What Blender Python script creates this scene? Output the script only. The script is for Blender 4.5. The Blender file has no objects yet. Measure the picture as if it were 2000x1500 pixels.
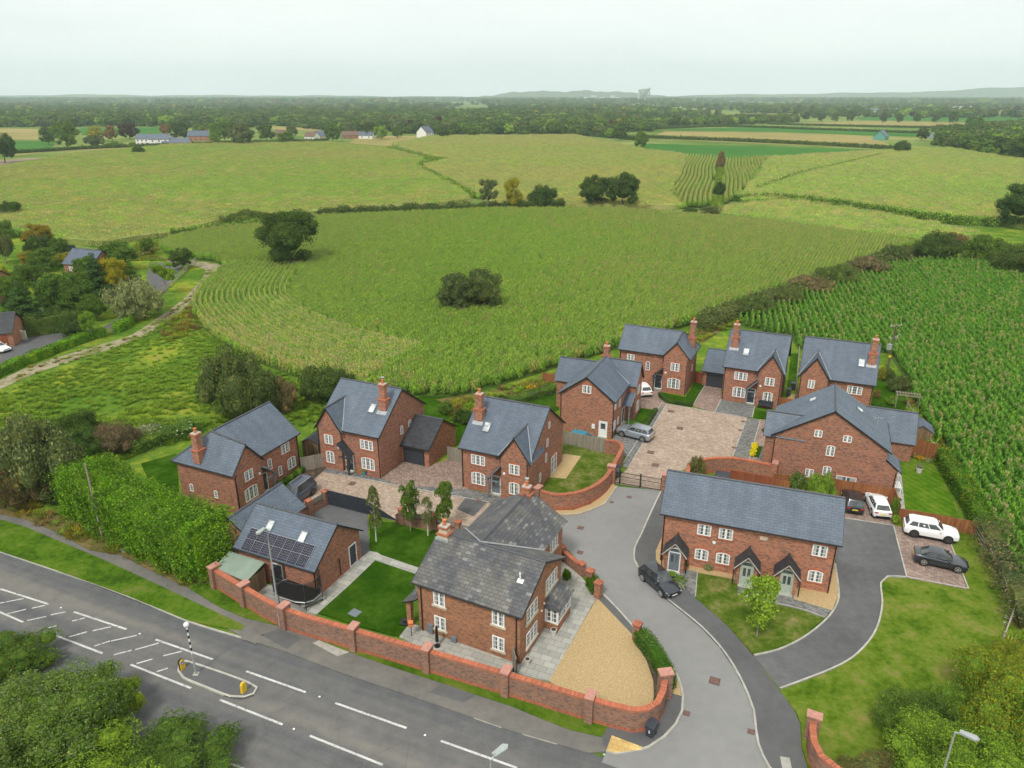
import bpy, math, random
import numpy as np
from mathutils import Vector, Matrix
random.seed(7); RNG = np.random.default_rng(7)
S = bpy.context.scene; C = S.collection
PI = math.pi; R = math.radians
# ---------------------------------------------------------------- camera
CH, CF, CT = 40.0, 1428.0, 0.37575        # height, focal length in photo pixels, downward tilt
cam = bpy.data.objects.new('camera', bpy.data.cameras.new('camera')); C.objects.link(cam)
cam.location = (0, 0, CH); cam.rotation_euler = (PI/2 - CT, 0, 0)
cam.data.sensor_width = 36; cam.data.lens = CF*36/2000
cam.data.clip_start = .5; cam.data.clip_end = 60000
S.camera = cam
# ---------------------------------------------------------------- sky and sun
SUN_EL, SUN_AZ = R(52), R(205)            # from behind the camera, slightly left (azimuth clockwise from +Y)
w = bpy.data.worlds.new('World'); S.world = w; w.use_nodes = True
nt = w.node_tree; nt.nodes.clear(); N = nt.nodes.new; LK = nt.links.new
sky = N('ShaderNodeTexSky'); sky.sky_type = 'NISHITA'; sky.sun_disc = False
sky.sun_elevation = SUN_EL; sky.sun_rotation = SUN_AZ
sk = N('ShaderNodeVectorMath'); sk.operation = 'SCALE'; sk.inputs['Scale'].default_value = .1
LK(sky.outputs[0], sk.inputs[0])
tc = N('ShaderNodeTexCoord'); mp = N('ShaderNodeMapping'); mp.inputs['Scale'].default_value = (1, 1, 5)
LK(tc.outputs['Generated'], mp.inputs[0])
nz = N('ShaderNodeTexNoise'); nz.inputs['Scale'].default_value = 2.2; nz.inputs['Detail'].default_value = 7; nz.inputs['Roughness'].default_value = .55
LK(mp.outputs[0], nz.inputs[0])
cr = N('ShaderNodeValToRGB'); cr.color_ramp.elements[0].position = .3; cr.color_ramp.elements[1].position = .62
cr.color_ramp.elements[0].color = (.87, .89, .86, 1); cr.color_ramp.elements[1].color = (.945, .955, .905, 1)
LK(nz.outputs[0], cr.inputs[0])
fr = N('ShaderNodeValToRGB'); fr.color_ramp.elements[0].position = .28; fr.color_ramp.elements[1].position = .5
fr.color_ramp.elements[0].color = (.86,)*3+(1,); fr.color_ramp.elements[1].color = (.97,)*3+(1,)
LK(nz.outputs[0], fr.inputs[0])
mx = N('ShaderNodeMix'); mx.data_type = 'RGBA'
LK(fr.outputs[0], mx.inputs[0]); LK(sk.outputs[0], mx.inputs[6]); LK(cr.outputs[0], mx.inputs[7])
sx_ = N('ShaderNodeSeparateXYZ'); LK(tc.outputs['Generated'], sx_.inputs[0])
hr = N('ShaderNodeValToRGB'); hr.color_ramp.elements[0].position = 0; hr.color_ramp.elements[1].position = .22
hr.color_ramp.elements[0].color = (.985, 1.02, 1.06, 1); hr.color_ramp.elements[1].color = (1, 1, 1, 1); LK(sx_.outputs[2], hr.inputs[0])
m2 = N('ShaderNodeMix'); m2.data_type = 'RGBA'; m2.blend_type = 'MULTIPLY'; m2.inputs[0].default_value = 1; LK(mx.outputs[2], m2.inputs[6]); LK(hr.outputs[0], m2.inputs[7]); mx = m2
bg = N('ShaderNodeBackground'); bg.inputs[1].default_value = .90
LK(mx.outputs[2], bg.inputs[0]); wo = N('ShaderNodeOutputWorld'); LK(bg.outputs[0], wo.inputs[0])
sl = bpy.data.lights.new('sun', 'SUN'); sl.energy = 2.1; sl.angle = R(10); sl.color = (1, .95, .86)
so = bpy.data.objects.new('sun', sl); C.objects.link(so); so.location = (-30, -40, 120)
so.rotation_euler = (PI/2 - SUN_EL, 0, -SUN_AZ + PI)
S.view_settings.view_transform = 'Standard'; S.view_settings.look = 'None'; S.view_settings.gamma = 1
S.view_settings.exposure = .35; S.view_settings.use_curve_mapping = False
S.cycles.use_denoising = True; S.cycles.denoiser = 'OPENIMAGEDENOISE'; S.cycles.denoising_prefilter = 'ACCURATE'; S.cycles.max_bounces = 6; S.cycles.diffuse_bounces = 3; S.cycles.volume_bounces = 1
S.cycles.use_adaptive_sampling = True; S.cycles.adaptive_threshold = .02
# ---------------------------------------------------------------- helpers
def at(px, py, z=0.0):
    """the point at height z seen at photo pixel (px, py)"""
    u = (px-1000)/CF; v = (py-750)/CF
    dy = math.cos(CT) - v*math.sin(CT); dz = -math.sin(CT) - v*math.cos(CT)
    t = (CH-z)/-dz
    return Vector((u*t, dy*t, z))
def A(pts, z=0.0): return [at(x, y, z) for x, y in pts]
def tag(o, label=None, cat=None, group=None, kind=None):
    if label: o['label'] = label
    if cat: o['category'] = cat
    if group: o['group'] = group
    if kind: o['kind'] = kind
    return o
def thing(name, label, cat, loc=(0, 0, 0), rz=0, group=None):
    o = bpy.data.objects.new(name, None); C.objects.link(o)
    o.location = loc; o.rotation_euler = (0, 0, rz); o.empty_display_size = .3
    return tag(o, label, cat, group)
def link(name, me, parent=None, smooth=False):
    if smooth: me.polygons.foreach_set('use_smooth', [True]*len(me.polygons))
    o = bpy.data.objects.new(name, me); C.objects.link(o)
    if parent: o.parent = parent
    return o
class MB:
    """collects faces (with metre UVs laid along each face) and links them as one mesh"""
    def __init__(s, M=None): s.v = []; s.f = []; s.uv = []; s.mi = []; s.M = M or Matrix()
    def face(s, pts, mi=0, uo=None, uvs=None):
        P = [s.M @ Vector(p) for p in pts]
        n = Vector((0, 0, 0))
        for i in range(len(P)):
            a, b = P[i], P[(i+1) % len(P)]
            n += Vector(((a.y-b.y)*(a.z+b.z), (a.z-b.z)*(a.x+b.x), (a.x-b.x)*(a.y+b.y)))
        if n.length < 1e-12: return
        n.normalize()
        if uvs is None:
            if abs(n.z) > .95: uvs = [(p.x, p.y) for p in P]
            else:
                t = Vector((0, 0, 1)).cross(n).normalized(); b = n.cross(t)
                o = 0 if uo is None else uo - t.dot(P[0])
                uvs = [(p.dot(t)+o, p.dot(b)) for p in P]
        k = len(s.v); s.v += P; s.f.append(list(range(k, k+len(P)))); s.uv += uvs; s.mi.append(mi)
    def box(s, x0, x1, y0, y1, z0, z1, mi=0, skip=''):
        if x0 > x1: x0, x1 = x1, x0
        if y0 > y1: y0, y1 = y1, y0
        a = [(x0,y0,z0),(x1,y0,z0),(x1,y1,z0),(x0,y1,z0),(x0,y0,z1),(x1,y0,z1),(x1,y1,z1),(x0,y1,z1)]
        for k, idx in (('b',(3,2,1,0)),('t',(4,5,6,7)),('f',(0,1,5,4)),('r',(1,2,6,5)),('k',(2,3,7,6)),('l',(3,0,4,7))):
            if k not in skip: s.face([a[i] for i in idx], mi)
        return s
    def prism(s, poly, th, mi=0, mside=None):
        """poly (3-D, counter-clockwise seen from outside) thickened backwards by th"""
        P = [Vector(p) for p in poly]; n = Vector((0, 0, 0))
        for i in range(len(P)):
            a, b = P[i], P[(i+1) % len(P)]
            n += Vector(((a.y-b.y)*(a.z+b.z), (a.z-b.z)*(a.x+b.x), (a.x-b.x)*(a.y+b.y)))
        n.normalize(); Q = [p - n*th for p in P]; ms = mi if mside is None else mside
        s.face(P, mi); s.face(Q[::-1], ms)
        for i in range(len(P)):
            j = (i+1) % len(P); s.face([P[i], Q[i], Q[j], P[j]], ms)
        return s
    def cyl(s, p0, p1, r0, r1=None, n=8, mi=0, caps=True):
        r1 = r0 if r1 is None else r1
        p0, p1 = Vector(p0), Vector(p1); d = (p1-p0).normalized()
        a = d.orthogonal().normalized(); b = d.cross(a)
        A0 = [p0+(a*math.cos(2*PI*i/n)+b*math.sin(2*PI*i/n))*r0 for i in range(n)]
        A1 = [p1+(a*math.cos(2*PI*i/n)+b*math.sin(2*PI*i/n))*r1 for i in range(n)]
        for i in range(n):
            j = (i+1) % n; s.face([A0[i], A0[j], A1[j], A1[i]], mi)
        if caps:
            s.face(A0[::-1], mi); s.face(A1, mi)
        return s
    def ball(s, c, r, sc=(1, 1, 1), n=10, m=6, mi=0):
        c = Vector(c)
        g = [[c+Vector((math.sin(PI*j/m)*math.cos(2*PI*i/n)*sc[0], math.sin(PI*j/m)*math.sin(2*PI*i/n)*sc[1], math.cos(PI*j/m)*sc[2]))*r for i in range(n)] for j in range(m+1)]
        for j in range(m):
            for i in range(n):
                k = (i+1) % n; q = [g[j][i], g[j+1][i], g[j+1][k], g[j][k]]
                if j == 0: q = [g[0][0], g[1][i], g[1][k]]
                if j == m-1: q = [g[j][i], g[m][0], g[j][k]]
                s.face(q, mi)
        return s
    def build(s, name, mats, parent=None, smooth=False):
        me = bpy.data.meshes.new(name)
        me.from_pydata([tuple(p) for p in s.v], [], s.f)
        uv = me.uv_layers.new(name='UVMap')
        uv.data.foreach_set('uv', [c for t in s.uv for c in t])
        if not isinstance(mats, (list, tuple)): mats = [mats]
        for m in mats: me.materials.append(M[m] if isinstance(m, str) else m)
        me.polygons.foreach_set('material_index', s.mi)
        if smooth:
            me.polygons.foreach_set('use_smooth', [True]*len(s.f))
        me.update()
        return link(name, me, parent)
def smoothline(P, step=1.0, closed=False):
    """Catmull-Rom through the points, resampled"""
    P = [Vector(p) for p in P]; n = len(P); out = []
    rng = range(n) if closed else range(n-1)
    for i in rng:
        if closed: p0, p1, p2, p3 = P[i-1], P[i], P[(i+1) % n], P[(i+2) % n]
        else:
            p1, p2 = P[i], P[i+1]; p0 = P[i-1] if i else p1*2-p2; p3 = P[i+2] if i+2 < n else p2*2-p1
        k = max(1, int((p2-p1).length/step))
        for j in range(k):
            t = j/k
            out.append(.5*((2*p1)+(p2-p0)*t+(2*p0-5*p1+4*p2-p3)*t*t+(3*p1-p0-3*p2+p3)*t**3))
    if not closed: out.append(P[-1])
    return out
def side(P, d):
    """polyline moved sideways (left of travel = +) by d"""
    out = []
    for i, p in enumerate(P):
        a = P[max(0, i-1)]; b = P[min(len(P)-1, i+1)]; t = (b-a); t.z = 0; t.normalize()
        out.append(p + Vector((-t.y, t.x, 0))*d)
    return out
# ---------------------------------------------------------------- materials
M = {}
def newmat(name):
    m = bpy.data.materials.new(name); m.use_nodes = True; n = m.node_tree; n.nodes.clear()
    o = n.nodes.new('ShaderNodeOutputMaterial'); b = n.nodes.new('ShaderNodeBsdfPrincipled'); n.links.new(b.outputs[0], o.inputs[0])
    M[name] = m
    return m, n, b, o
def rgb(c): return (c[0], c[1], c[2], 1)
def plain(name, col, rough=.6, metal=0, var=.12, scale=3.0, spec=None, coat=0):
    m, n, b, o = newmat(name)
    b.inputs['Roughness'].default_value = rough; b.inputs['Metallic'].default_value = metal
    if spec is not None: b.inputs['Specular IOR Level'].default_value = spec
    if coat: b.inputs['Coat Weight'].default_value = coat; b.inputs['Coat Roughness'].default_value = .05
    t = n.nodes.new('ShaderNodeTexCoord'); z = n.nodes.new('ShaderNodeTexNoise'); z.inputs['Scale'].default_value = scale; z.inputs['Detail'].default_value = 4
    n.links.new(t.outputs['Object'], z.inputs[0])
    r = n.nodes.new('ShaderNodeValToRGB'); r.color_ramp.elements[0].position = .3; r.color_ramp.elements[1].position = .7
    r.color_ramp.elements[0].color = rgb([c*(1-var) for c in col]); r.color_ramp.elements[1].color = rgb([min(1, c*(1+var)) for c in col])
    n.links.new(z.outputs[0], r.inputs[0]); n.links.new(r.outputs[0], b.inputs['Base Color'])
    return m
def noise(n, vec, scale, detail=4, rough=.55, dist=0):
    z = n.nodes.new('ShaderNodeTexNoise'); z.inputs['Scale'].default_value = scale; z.inputs['Detail'].default_value = detail
    z.inputs['Roughness'].default_value = rough; z.inputs['Distortion'].default_value = dist
    if vec is not None: n.links.new(vec, z.inputs[0])
    return z.outputs[0]
def ramp(n, fac, stops):
    r = n.nodes.new('ShaderNodeValToRGB'); e = r.color_ramp.elements
    while len(e) < len(stops): e.new(.5)
    for k, (p, c) in enumerate(stops): e[k].position = p; e[k].color = rgb(c) if len(c) == 3 else c
    n.links.new(fac, r.inputs[0]); return r.outputs[0]
def mixc(n, fac, a, b, mode='MIX'):
    x = n.nodes.new('ShaderNodeMix'); x.data_type = 'RGBA'; x.blend_type = mode
    for sock, v in ((x.inputs[0], fac), (x.inputs[6], a), (x.inputs[7], b)):
        if isinstance(v, (int, float)): sock.default_value = v
        elif isinstance(v, (tuple, list)): sock.default_value = rgb(v)
        else: n.links.new(v, sock)
    return x.outputs[2]
def bump(n, b, h, strength=.3, dist=.05):
    k = n.nodes.new('ShaderNodeBump'); k.inputs['Strength'].default_value = strength; k.inputs['Distance'].default_value = dist
    n.links.new(h, k.inputs['Height']); n.links.new(k.outputs[0], b.inputs['Normal'])
def uvn(n): return n.nodes.new('ShaderNodeUVMap').outputs[0]
def obj(n): return n.nodes.new('ShaderNodeTexCoord').outputs['Object']
def mapv(n, v, sc=(1, 1, 1), rot=(0, 0, 0), loc=(0, 0, 0)):
    m = n.nodes.new('ShaderNodeMapping'); m.inputs['Scale'].default_value = sc; m.inputs['Rotation'].default_value = rot; m.inputs['Location'].default_value = loc
    n.links.new(v, m.inputs[0]); return m.outputs[0]
def bricktex(n, vec, w, h, c1, c2, mortar, msize=.01, off=.5, bias=0):
    t = n.nodes.new('ShaderNodeTexBrick'); n.links.new(vec, t.inputs[0])
    t.inputs['Scale'].default_value = 1; t.inputs['Brick Width'].default_value = w; t.inputs['Row Height'].default_value = h
    t.inputs['Mortar Size'].default_value = msize; t.inputs['Mortar Smooth'].default_value = .1; t.inputs['Bias'].default_value = bias
    t.offset = off
    t.inputs['Color1'].default_value = rgb(c1); t.inputs['Color2'].default_value = rgb(c2); t.inputs['Mortar'].default_value = rgb(mortar)
    return t
def brickmat(name, a, b_, dark, mortar, w=.24, h=.085):
    """mixed facing brick: every brick takes its own tone"""
    m, n, b, o = newmat(name); v = uvn(n)
    t = bricktex(n, v, w, h, (0, 0, 0), (1, 1, 1), (.5, .5, .5), .009)
    cell = ramp(n, t.outputs[0], [(.0, dark), (.1, dark), (.2, b_), (.6, a), (1, tuple(min(1, x*1.18) for x in a))])
    cell = mixc(n, t.outputs[1], cell, mortar)
    patch = ramp(n, noise(n, mapv(n, v, (1, 2.5, 1)), .8, 5, .65), [(.3, (.88, .87, .88)), (.7, (1.1, 1.08, 1.05))])
    oi = n.nodes.new('ShaderNodeObjectInfo').outputs['Random']; patch = mixc(n, 1, patch, ramp(n, oi, [(0, (.90, .92, .95)), (1, (1.1, 1.05, 1.02))]), 'MULTIPLY')
    n.links.new(mixc(n, 1, cell, patch, 'MULTIPLY'), b.inputs['Base Color'])
    b.inputs['Roughness'].default_value = .85; b.inputs['Specular IOR Level'].default_value = .2
    bump(n, b, t.outputs[1], -.25, .01)
brickmat('brick', (.385, .155, .088), (.26, .10, .064), (.13, .078, .07), (.32, .245, .195))
brickmat('brick_old', (.385, .165, .082), (.285, .115, .06), (.18, .085, .055), (.31, .225, .16))
brickmat('brick_wall', (.30, .145, .095), (.215, .105, .075), (.12, .085, .075), (.28, .225, .185))
brickmat('brick_red', (.44, .135, .072), (.37, .115, .062), (.28, .09, .055), (.32, .18, .125), w=.1, h=.24)
def slatemat(name, w, h, c1, c2, c3, gap, patch=.15, lich=None):
    m, n, b, o = newmat(name); v = uvn(n)
    t = bricktex(n, v, w, h, (0, 0, 0), (1, 1, 1), (.5, .5, .5), .016)
    cell = ramp(n, t.outputs[0], [(0, c1), (.5, c2), (1, c3)])
    if lich:
        k = ramp(n, noise(n, v, .45, 4), [(.48, (0, 0, 0)), (.6, (1, 1, 1))])
        l2 = ramp(n, t.outputs[0], [(.75, (0, 0, 0)), (.8, (1, 1, 1))])
        cell = mixc(n, mixc(n, 1, k, l2, 'MULTIPLY'), cell, lich)
        cell = mixc(n, ramp(n, noise(n, mapv(n, v, (1, .6, 1), loc=(4, 9, 0)), .5, 3), [(.45, (0, 0, 0)), (.62, (.45,)*3)]), cell, (.19, .18, .15))
    cell = mixc(n, t.outputs[1], cell, gap)
    p = ramp(n, noise(n, mapv(n, v, (1, .35, 1)), .7, 6, .6), [(.3, (1-patch,)*3), (.72, (1+patch,)*3)])
    oi = n.nodes.new('ShaderNodeObjectInfo').outputs['Random']
    cell = mixc(n, 1, cell, ramp(n, oi, [(0, (.90, .90, .92)), (1, (1.08, 1.07, 1.04))]), 'MULTIPLY')
    st_ = ramp(n, noise(n, mapv(n, v, (1.6, .12, 1)), 1, 5, .7), [(.35, (.93,)*3), (.65, (1.07,)*3)]); p = mixc(n, 1, p, st_, 'MULTIPLY')
    n.links.new(mixc(n, 1, cell, p, 'MULTIPLY'), b.inputs['Base Color'])
    b.inputs['Roughness'].default_value = .62; b.inputs['Specular IOR Level'].default_value = .35
    bump(n, b, t.outputs[1], -.5, .02)
slatemat('slate', .6, .25, (.098, .125, .168), (.108, .138, .184), (.12, .152, .20), (.055, .07, .096))
slatemat('slate_old', .5, .3, (.066, .070, .083), (.086, .090, .102), (.112, .113, .12), (.038, .038, .045), .2, (.21, .21, .205))
slatemat('slate_dark', .5, .25, (.035, .038, .045), (.045, .048, .056), (.055, .06, .07), (.02, .022, .026))
plain('ridge', (.075, .08, .092), .6, var=.25, scale=6)
plain('lead', (.33, .35, .37), .55, var=.15)
plain('mortar', (.42, .40, .36), .85, var=.2)
plain('black', (.012, .012, .014), .45, var=.3)
plain('anthracite', (.035, .042, .055), .5, var=.15)
plain('grey_paint', (.16, .19, .22), .5, var=.1)
plain('sage', (.38, .43, .37), .5, var=.06)
plain('white', (.80, .81, .80), .45, var=.04)
plain('cream', (.78, .74, .58), .55, var=.06)
plain('stone', (.52, .44, .33), .85, var=.18, scale=2)
plain('cap_stone', (.46, .225, .18), .8, var=.15, scale=4)
plain('terracotta', (.55, .17, .06), .8, var=.18)
plain('kerbstone', (.40, .39, .35), .85, var=.2, scale=1.5)
plain('concrete', (.36, .35, .32), .85, var=.2)
plain('steel', (.42, .45, .45), .45, .4, var=.15)
plain('paint_white', (.60, .60, .58), .7, var=.22, scale=5)
plain('rust', (.16, .085, .065), .8, var=.25, scale=9)
plain('iron', (.05, .05, .05), .6, var=.2)
plain('bark', (.12, .085, .055), .9, var=.4, scale=5)
plain('bark_pale', (.62, .59, .52), .8, var=.25, scale=12)
plain('bark_grey', (.26, .22, .17), .9, var=.3, scale=8)
plain('yellow', (.75, .48, .02), .5, var=.06)
plain('blue_sign', (.01, .13, .55), .5, var=.04)
plain('teal', (.02, .30, .48), .5, var=.15)
plain('felt_green', (.21, .27, .22), .9, var=.1, scale=.8)
plain('net', (.02, .02, .02), .8)
plain('solar', (.010, .009, .030), .6, var=.3, scale=2, spec=.2)
plain('tyre', (.02, .02, .02), .8); plain('alloy', (.55, .56, .57), .35, .6, var=.08)
plain('alloy_dark', (.12, .12, .12), .4, .5)
plain('lamp_red', (.45, .02, .02), .25); plain('lamp_clear', (.7, .72, .74), .15)
plain('plate_yellow', (.8, .6, .03), .5); plain('red_flower', (.6, .03, .05), .6); plain('wire', (.03, .03, .03), .5)
plain('car_white', (.82, .84, .86), .3, var=.01, coat=.6); plain('car_black', (.045, .052, .068), .28, .6, var=.05, coat=1)
plain('car_silver', (.36, .41, .47), .35, .55, var=.02, coat=.7); plain('car_blue_grey', (.06, .078, .115), .35, .5, var=.03, coat=.7)
plain('car_teal', (.02, .28, .42), .3, .2, coat=.8); plain('pot_white', (.6, .58, .54), .8); plain('mulch', (.07, .05, .035), .95, var=.5, scale=3)
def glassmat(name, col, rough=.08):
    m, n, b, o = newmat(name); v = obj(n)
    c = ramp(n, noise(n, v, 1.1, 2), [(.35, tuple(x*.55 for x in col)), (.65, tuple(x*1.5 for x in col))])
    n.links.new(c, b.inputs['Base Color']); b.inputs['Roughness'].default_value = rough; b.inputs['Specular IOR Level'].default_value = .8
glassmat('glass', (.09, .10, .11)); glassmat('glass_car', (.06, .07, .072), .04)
glassmat('skylight', (.55, .58, .6), .1); plain('curtain', (.36, .37, .37), .8, var=.3, scale=7)  # skylight panes: sky reflection painted in as a pale base colour
def woodmat(name, c1, c2, w=.14, msize=.006):
    m, n, b, o = newmat(name); v = uvn(n)
    t = bricktex(n, v, w, 60, (0, 0, 0), (1, 1, 1), (.5, .5, .5), msize, 0)
    cell = ramp(n, t.outputs[0], [(0, c1), (1, c2)])
    cell = mixc(n, 1, cell, ramp(n, noise(n, mapv(n, v, (12, .8, 1)), 1, 4), [(.3, (.72,)*3), (.7, (1.2,)*3)]), 'MULTIPLY')
    n.links.new(mixc(n, t.outputs[1], cell, tuple(x*.3 for x in c1)), b.inputs['Base Color']); b.inputs['Roughness'].default_value = .85
woodmat('fence_brown', (.24, .085, .03), (.33, .13, .045)); woodmat('fence_grey', (.22, .20, .16), (.31, .28, .23))
woodmat('fence_red', (.22, .055, .025), (.28, .08, .035)); woodmat('wood_rail', (.30, .26, .20), (.36, .32, .25), .6); woodmat('shed_wood', (.17, .10, .05), (.30, .21, .12), .16)
woodmat('slat_dark', (.018, .024, .036), (.028, .036, .05), 50)
def groundmat(name, stops, scales=(.25, 2.2, 12), bstr=.3, bdist=.05, rough=.95, extra=None, detail=6):
    m, n, b, o = newmat(name); v = obj(n)
    a = noise(n, v, scales[0], detail, .6); c = noise(n, v, scales[1], detail, .65); d = noise(n, v, scales[2], 4, .7)
    f = n.nodes.new('ShaderNodeMath'); f.operation = 'MULTIPLY_ADD'; n.links.new(a, f.inputs[0]); f.inputs[1].default_value = .5; 
    g = n.nodes.new('ShaderNodeMath'); g.operation = 'MULTIPLY_ADD'; n.links.new(c, g.inputs[0]); g.inputs[1].default_value = .3
    h = n.nodes.new('ShaderNodeMath'); h.operation = 'MULTIPLY'; n.links.new(d, h.inputs[0]); h.inputs[1].default_value = .2
    n.links.new(h.outputs[0], g.inputs[2]); n.links.new(g.outputs[0], f.inputs[2])
    col = ramp(n, f.outputs[0], stops)
    if extra: col = extra(n, v, col)
    n.links.new(col, b.inputs['Base Color']); b.inputs['Roughness'].default_value = rough; b.inputs['Specular IOR Level'].default_value = .15 if name[:3] in ('asp', 'pav', 'sla') else .0
    if bstr: bump(n, b, d, bstr, bdist)
    return m
def ex_stripes(n, v, col):
    # mowing stripes along the lawn of the right-hand garden
    wv = n.nodes.new('ShaderNodeTexWave'); n.links.new(mapv(n, v, rot=(0, 0, R(-20))), wv.inputs[0]); wv.inputs['Scale'].default_value = .38; wv.inputs['Distortion'].default_value = .6
    return mixc(n, 1, col, ramp(n, wv.outputs[0], [(.3, (.9, .92, .9)), (.7, (1.12, 1.08, 1.1))]), 'MULTIPLY')
groundmat('lawn', [(.42, (.020, .060, .003)), (.5, (.033, .085, .005)), (.58, (.055, .115, .010))], (.3, 1.6, 14))
groundmat('lawn_striped', [(.42, (.05, .125, .006)), (.5, (.08, .165, .010)), (.58, (.13, .19, .025))], (.3, 1.6, 14), extra=ex_stripes)
groundmat('lawn_worn', [(.42, (.05, .095, .010)), (.48, (.08, .125, .014)), (.53, (.12, .15, .03)), (.6, (.23, .195, .085))], (.5, 2.2, 12))
groundmat('lawn_common', [(.40, (.05, .10, .008)), (.46, (.085, .145, .012)), (.52, (.125, .18, .022)), (.57, (.17, .19, .04)), (.62, (.24, .20, .08))], (.45, 2.4, 11))
groundmat('verge_grass', [(.42, (.035, .08, .008)), (.49, (.07, .14, .010)), (.55, (.10, .16, .018)), (.62, (.17, .17, .05))], (.3, 2, 14))
groundmat('dry_verge', [(.36, (.06, .075, .02)), (.48, (.13, .11, .04)), (.6, (.24, .17, .075)), (.7, (.13, .10, .045))], (.4, 2, 12))
groundmat('rough_grass', [(.40, (.06, .13, .015)), (.47, (.09, .175, .02)), (.52, (.13, .21, .028)), (.57, (.26, .30, .03)), (.64, (.24, .19, .07))], (.09, .7, 6), .6, .2)
groundmat('ground_far', [(.40, (.07, .13, .03)), (.5, (.13, .20, .05)), (.58, (.27, .28, .10))], (.004, .03, .3), 0)
groundmat('soil', [(.35, (.10, .065, .04)), (.6, (.2, .13, .08))], (.3, 2, 9), .4, .1)
groundmat('track', [(.40, (.09, .13, .025)), (.46, (.17, .17, .07)), (.51, (.30, .26, .18)), (.57, (.36, .31, .23)), (.62, (.16, .17, .05))], (.25, 1.2, 6), .4, .06)
groundmat('gravel', [(.38, (.27, .18, .085)), (.47, (.42, .30, .15)), (.54, (.50, .375, .21)), (.62, (.62, .51, .34))], (11, 16, 26), .6, .04)
groundmat('asphalt_footway', [(.35, (.095, .097, .10)), (.6, (.125, .127, .13))], (.3, 1.2, 30), .15, .01)
groundmat('asphalt_dark', [(.40, (.095, .097, .102)), (.6, (.155, .157, .160))], (.12, 1.2, 30), .12, .01)
groundmat('asphalt_estate', [(.35, (.20, .20, .20)), (.5, (.235, .235, .232)), (.66, (.27, .268, .262))], (.10, 1, 30), .15, .01)
groundmat('pavement', [(.35, (.12, .118, .11)), (.5, (.16, .155, .145)), (.68, (.21, .195, .17))], (.35, 2, 25), .15, .01)
def ex_slab(n, v, col):
    t = bricktex(n, mapv(n, v, rot=(0, 0, R(23))), .9, .6, (0, 0, 0), (1, 1, 1), (.5, .5, .5), .012)
    c = ramp(n, t.outputs[0], [(0, (.26, .27, .25)), (.5, (.36, .36, .33)), (1, (.46, .46, .42))])
    c = mixc(n, .35, c, col); return mixc(n, t.outputs[1], c, (.13, .12, .10))
groundmat('slabs', [(.35, (.30, .30, .28)), (.6, (.44, .43, .39))], (.5, 2, 15), 0, extra=ex_slab)
def paver(name, base, dark, mortar, w=.2, h=.2, rot=23, tone=.5):
    def ex(n, v, col):
        t = bricktex(n, mapv(n, v, rot=(0, 0, R(rot))), w, h, (0, 0, 0), (1, 1, 1), (.5, .5, .5), .012)
        c = ramp(n, t.outputs[0], [(0, dark), (.5, base), (1, tuple(x*1.3 for x in base))])
        c = mixc(n, 1, c, ramp(n, noise(n, v, .35, 6, .7), [(.3, (.82,)*3), (.7, (1.18,)*3)]), 'MULTIPLY')
        return mixc(n, t.outputs[1], c, mortar)
    groundmat(name, [(0, base), (1, base)], bstr=0, extra=ex)
paver('paver_pink', (.37, .29, .23), (.31, .235, .185), (.24, .19, .15), .3, .2)
paver('paver_drive', (.29, .215, .18), (.22, .155, .135), (.15, .12, .10), .3, .2, 66)
paver('paver_grey', (.19, .19, .185), (.13, .13, .13), (.08, .08, .08), .3, .2)
paver('tactile', (.60, .42, .17), (.5, .33, .12), (.33, .24, .12), .4, .4)
def ex_road(n, v, col):
    # polished wheel tracks and a paler worn middle run along the carriageway
    vv = mapv(n, v, rot=(0, 0, R(ROADDEG)))
    wv = n.nodes.new('ShaderNodeTexNoise'); wv.inputs['Scale'].default_value = 1; wv.inputs['Detail'].default_value = 3
    n.links.new(mapv(n, vv, (.012, .42, 1)), wv.inputs[0])
    c = mixc(n, ramp(n, wv.outputs[0], [(.36, (0, 0, 0)), (.64, (1, 1, 1))]), (.098, .103, .111), (.178, .170, .158))
    c = mixc(n, 1, c, ramp(n, noise(n, v, .7, 7, .7), [(.34, (.86, .86, .87)), (.5, (1, 1, 1)), (.68, (1.16, 1.15, 1.12))]), 'MULTIPLY')
    cr_ = n.nodes.new('ShaderNodeTexVoronoi'); cr_.feature = 'DISTANCE_TO_EDGE'; cr_.inputs['Scale'].default_value = .22; n.links.new(mapv(n, v, (1, 1, 1)), cr_.inputs[0])
    c = mixc(n, ramp(n, cr_.outputs[0], [(.0, (.3,)*3), (.006, (0, 0, 0))]), c, (.05, .05, .05))
    return mixc(n, 1, c, mixc(n, .6, (1, 1, 1), ramp(n, noise(n, v, 14, 4, .8), [(.3, (.72,)*3), (.7, (1.28,)*3)])), 'MULTIPLY')
def wornpaint():
    m, n, b, o = newmat('paint_white'); v = obj(n)
    f = ramp(n, noise(n, v, 3.5, 8, .8), [(.40, (1, 1, 1)), (.47, (0, 0, 0))])
    c = mixc(n, 1, ramp(n, noise(n, v, 9, 4), [(.3, (.48, .48, .47)), (.7, (.66, .66, .65))]), ramp(n, noise(n, v, .6, 3), [(.35, (.82,)*3), (.65, (1.05,)*3)]), 'MULTIPLY')
    n.links.new(mixc(n, f, c, (.17, .168, .16)), b.inputs['Base Color']); b.inputs['Roughness'].default_value = .8
wornpaint()
ROADDEG = 23.0
groundmat('asphalt_main', [(0, (.1,)*3), (1, (.1,)*3)], bstr=0, extra=ex_road)
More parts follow.
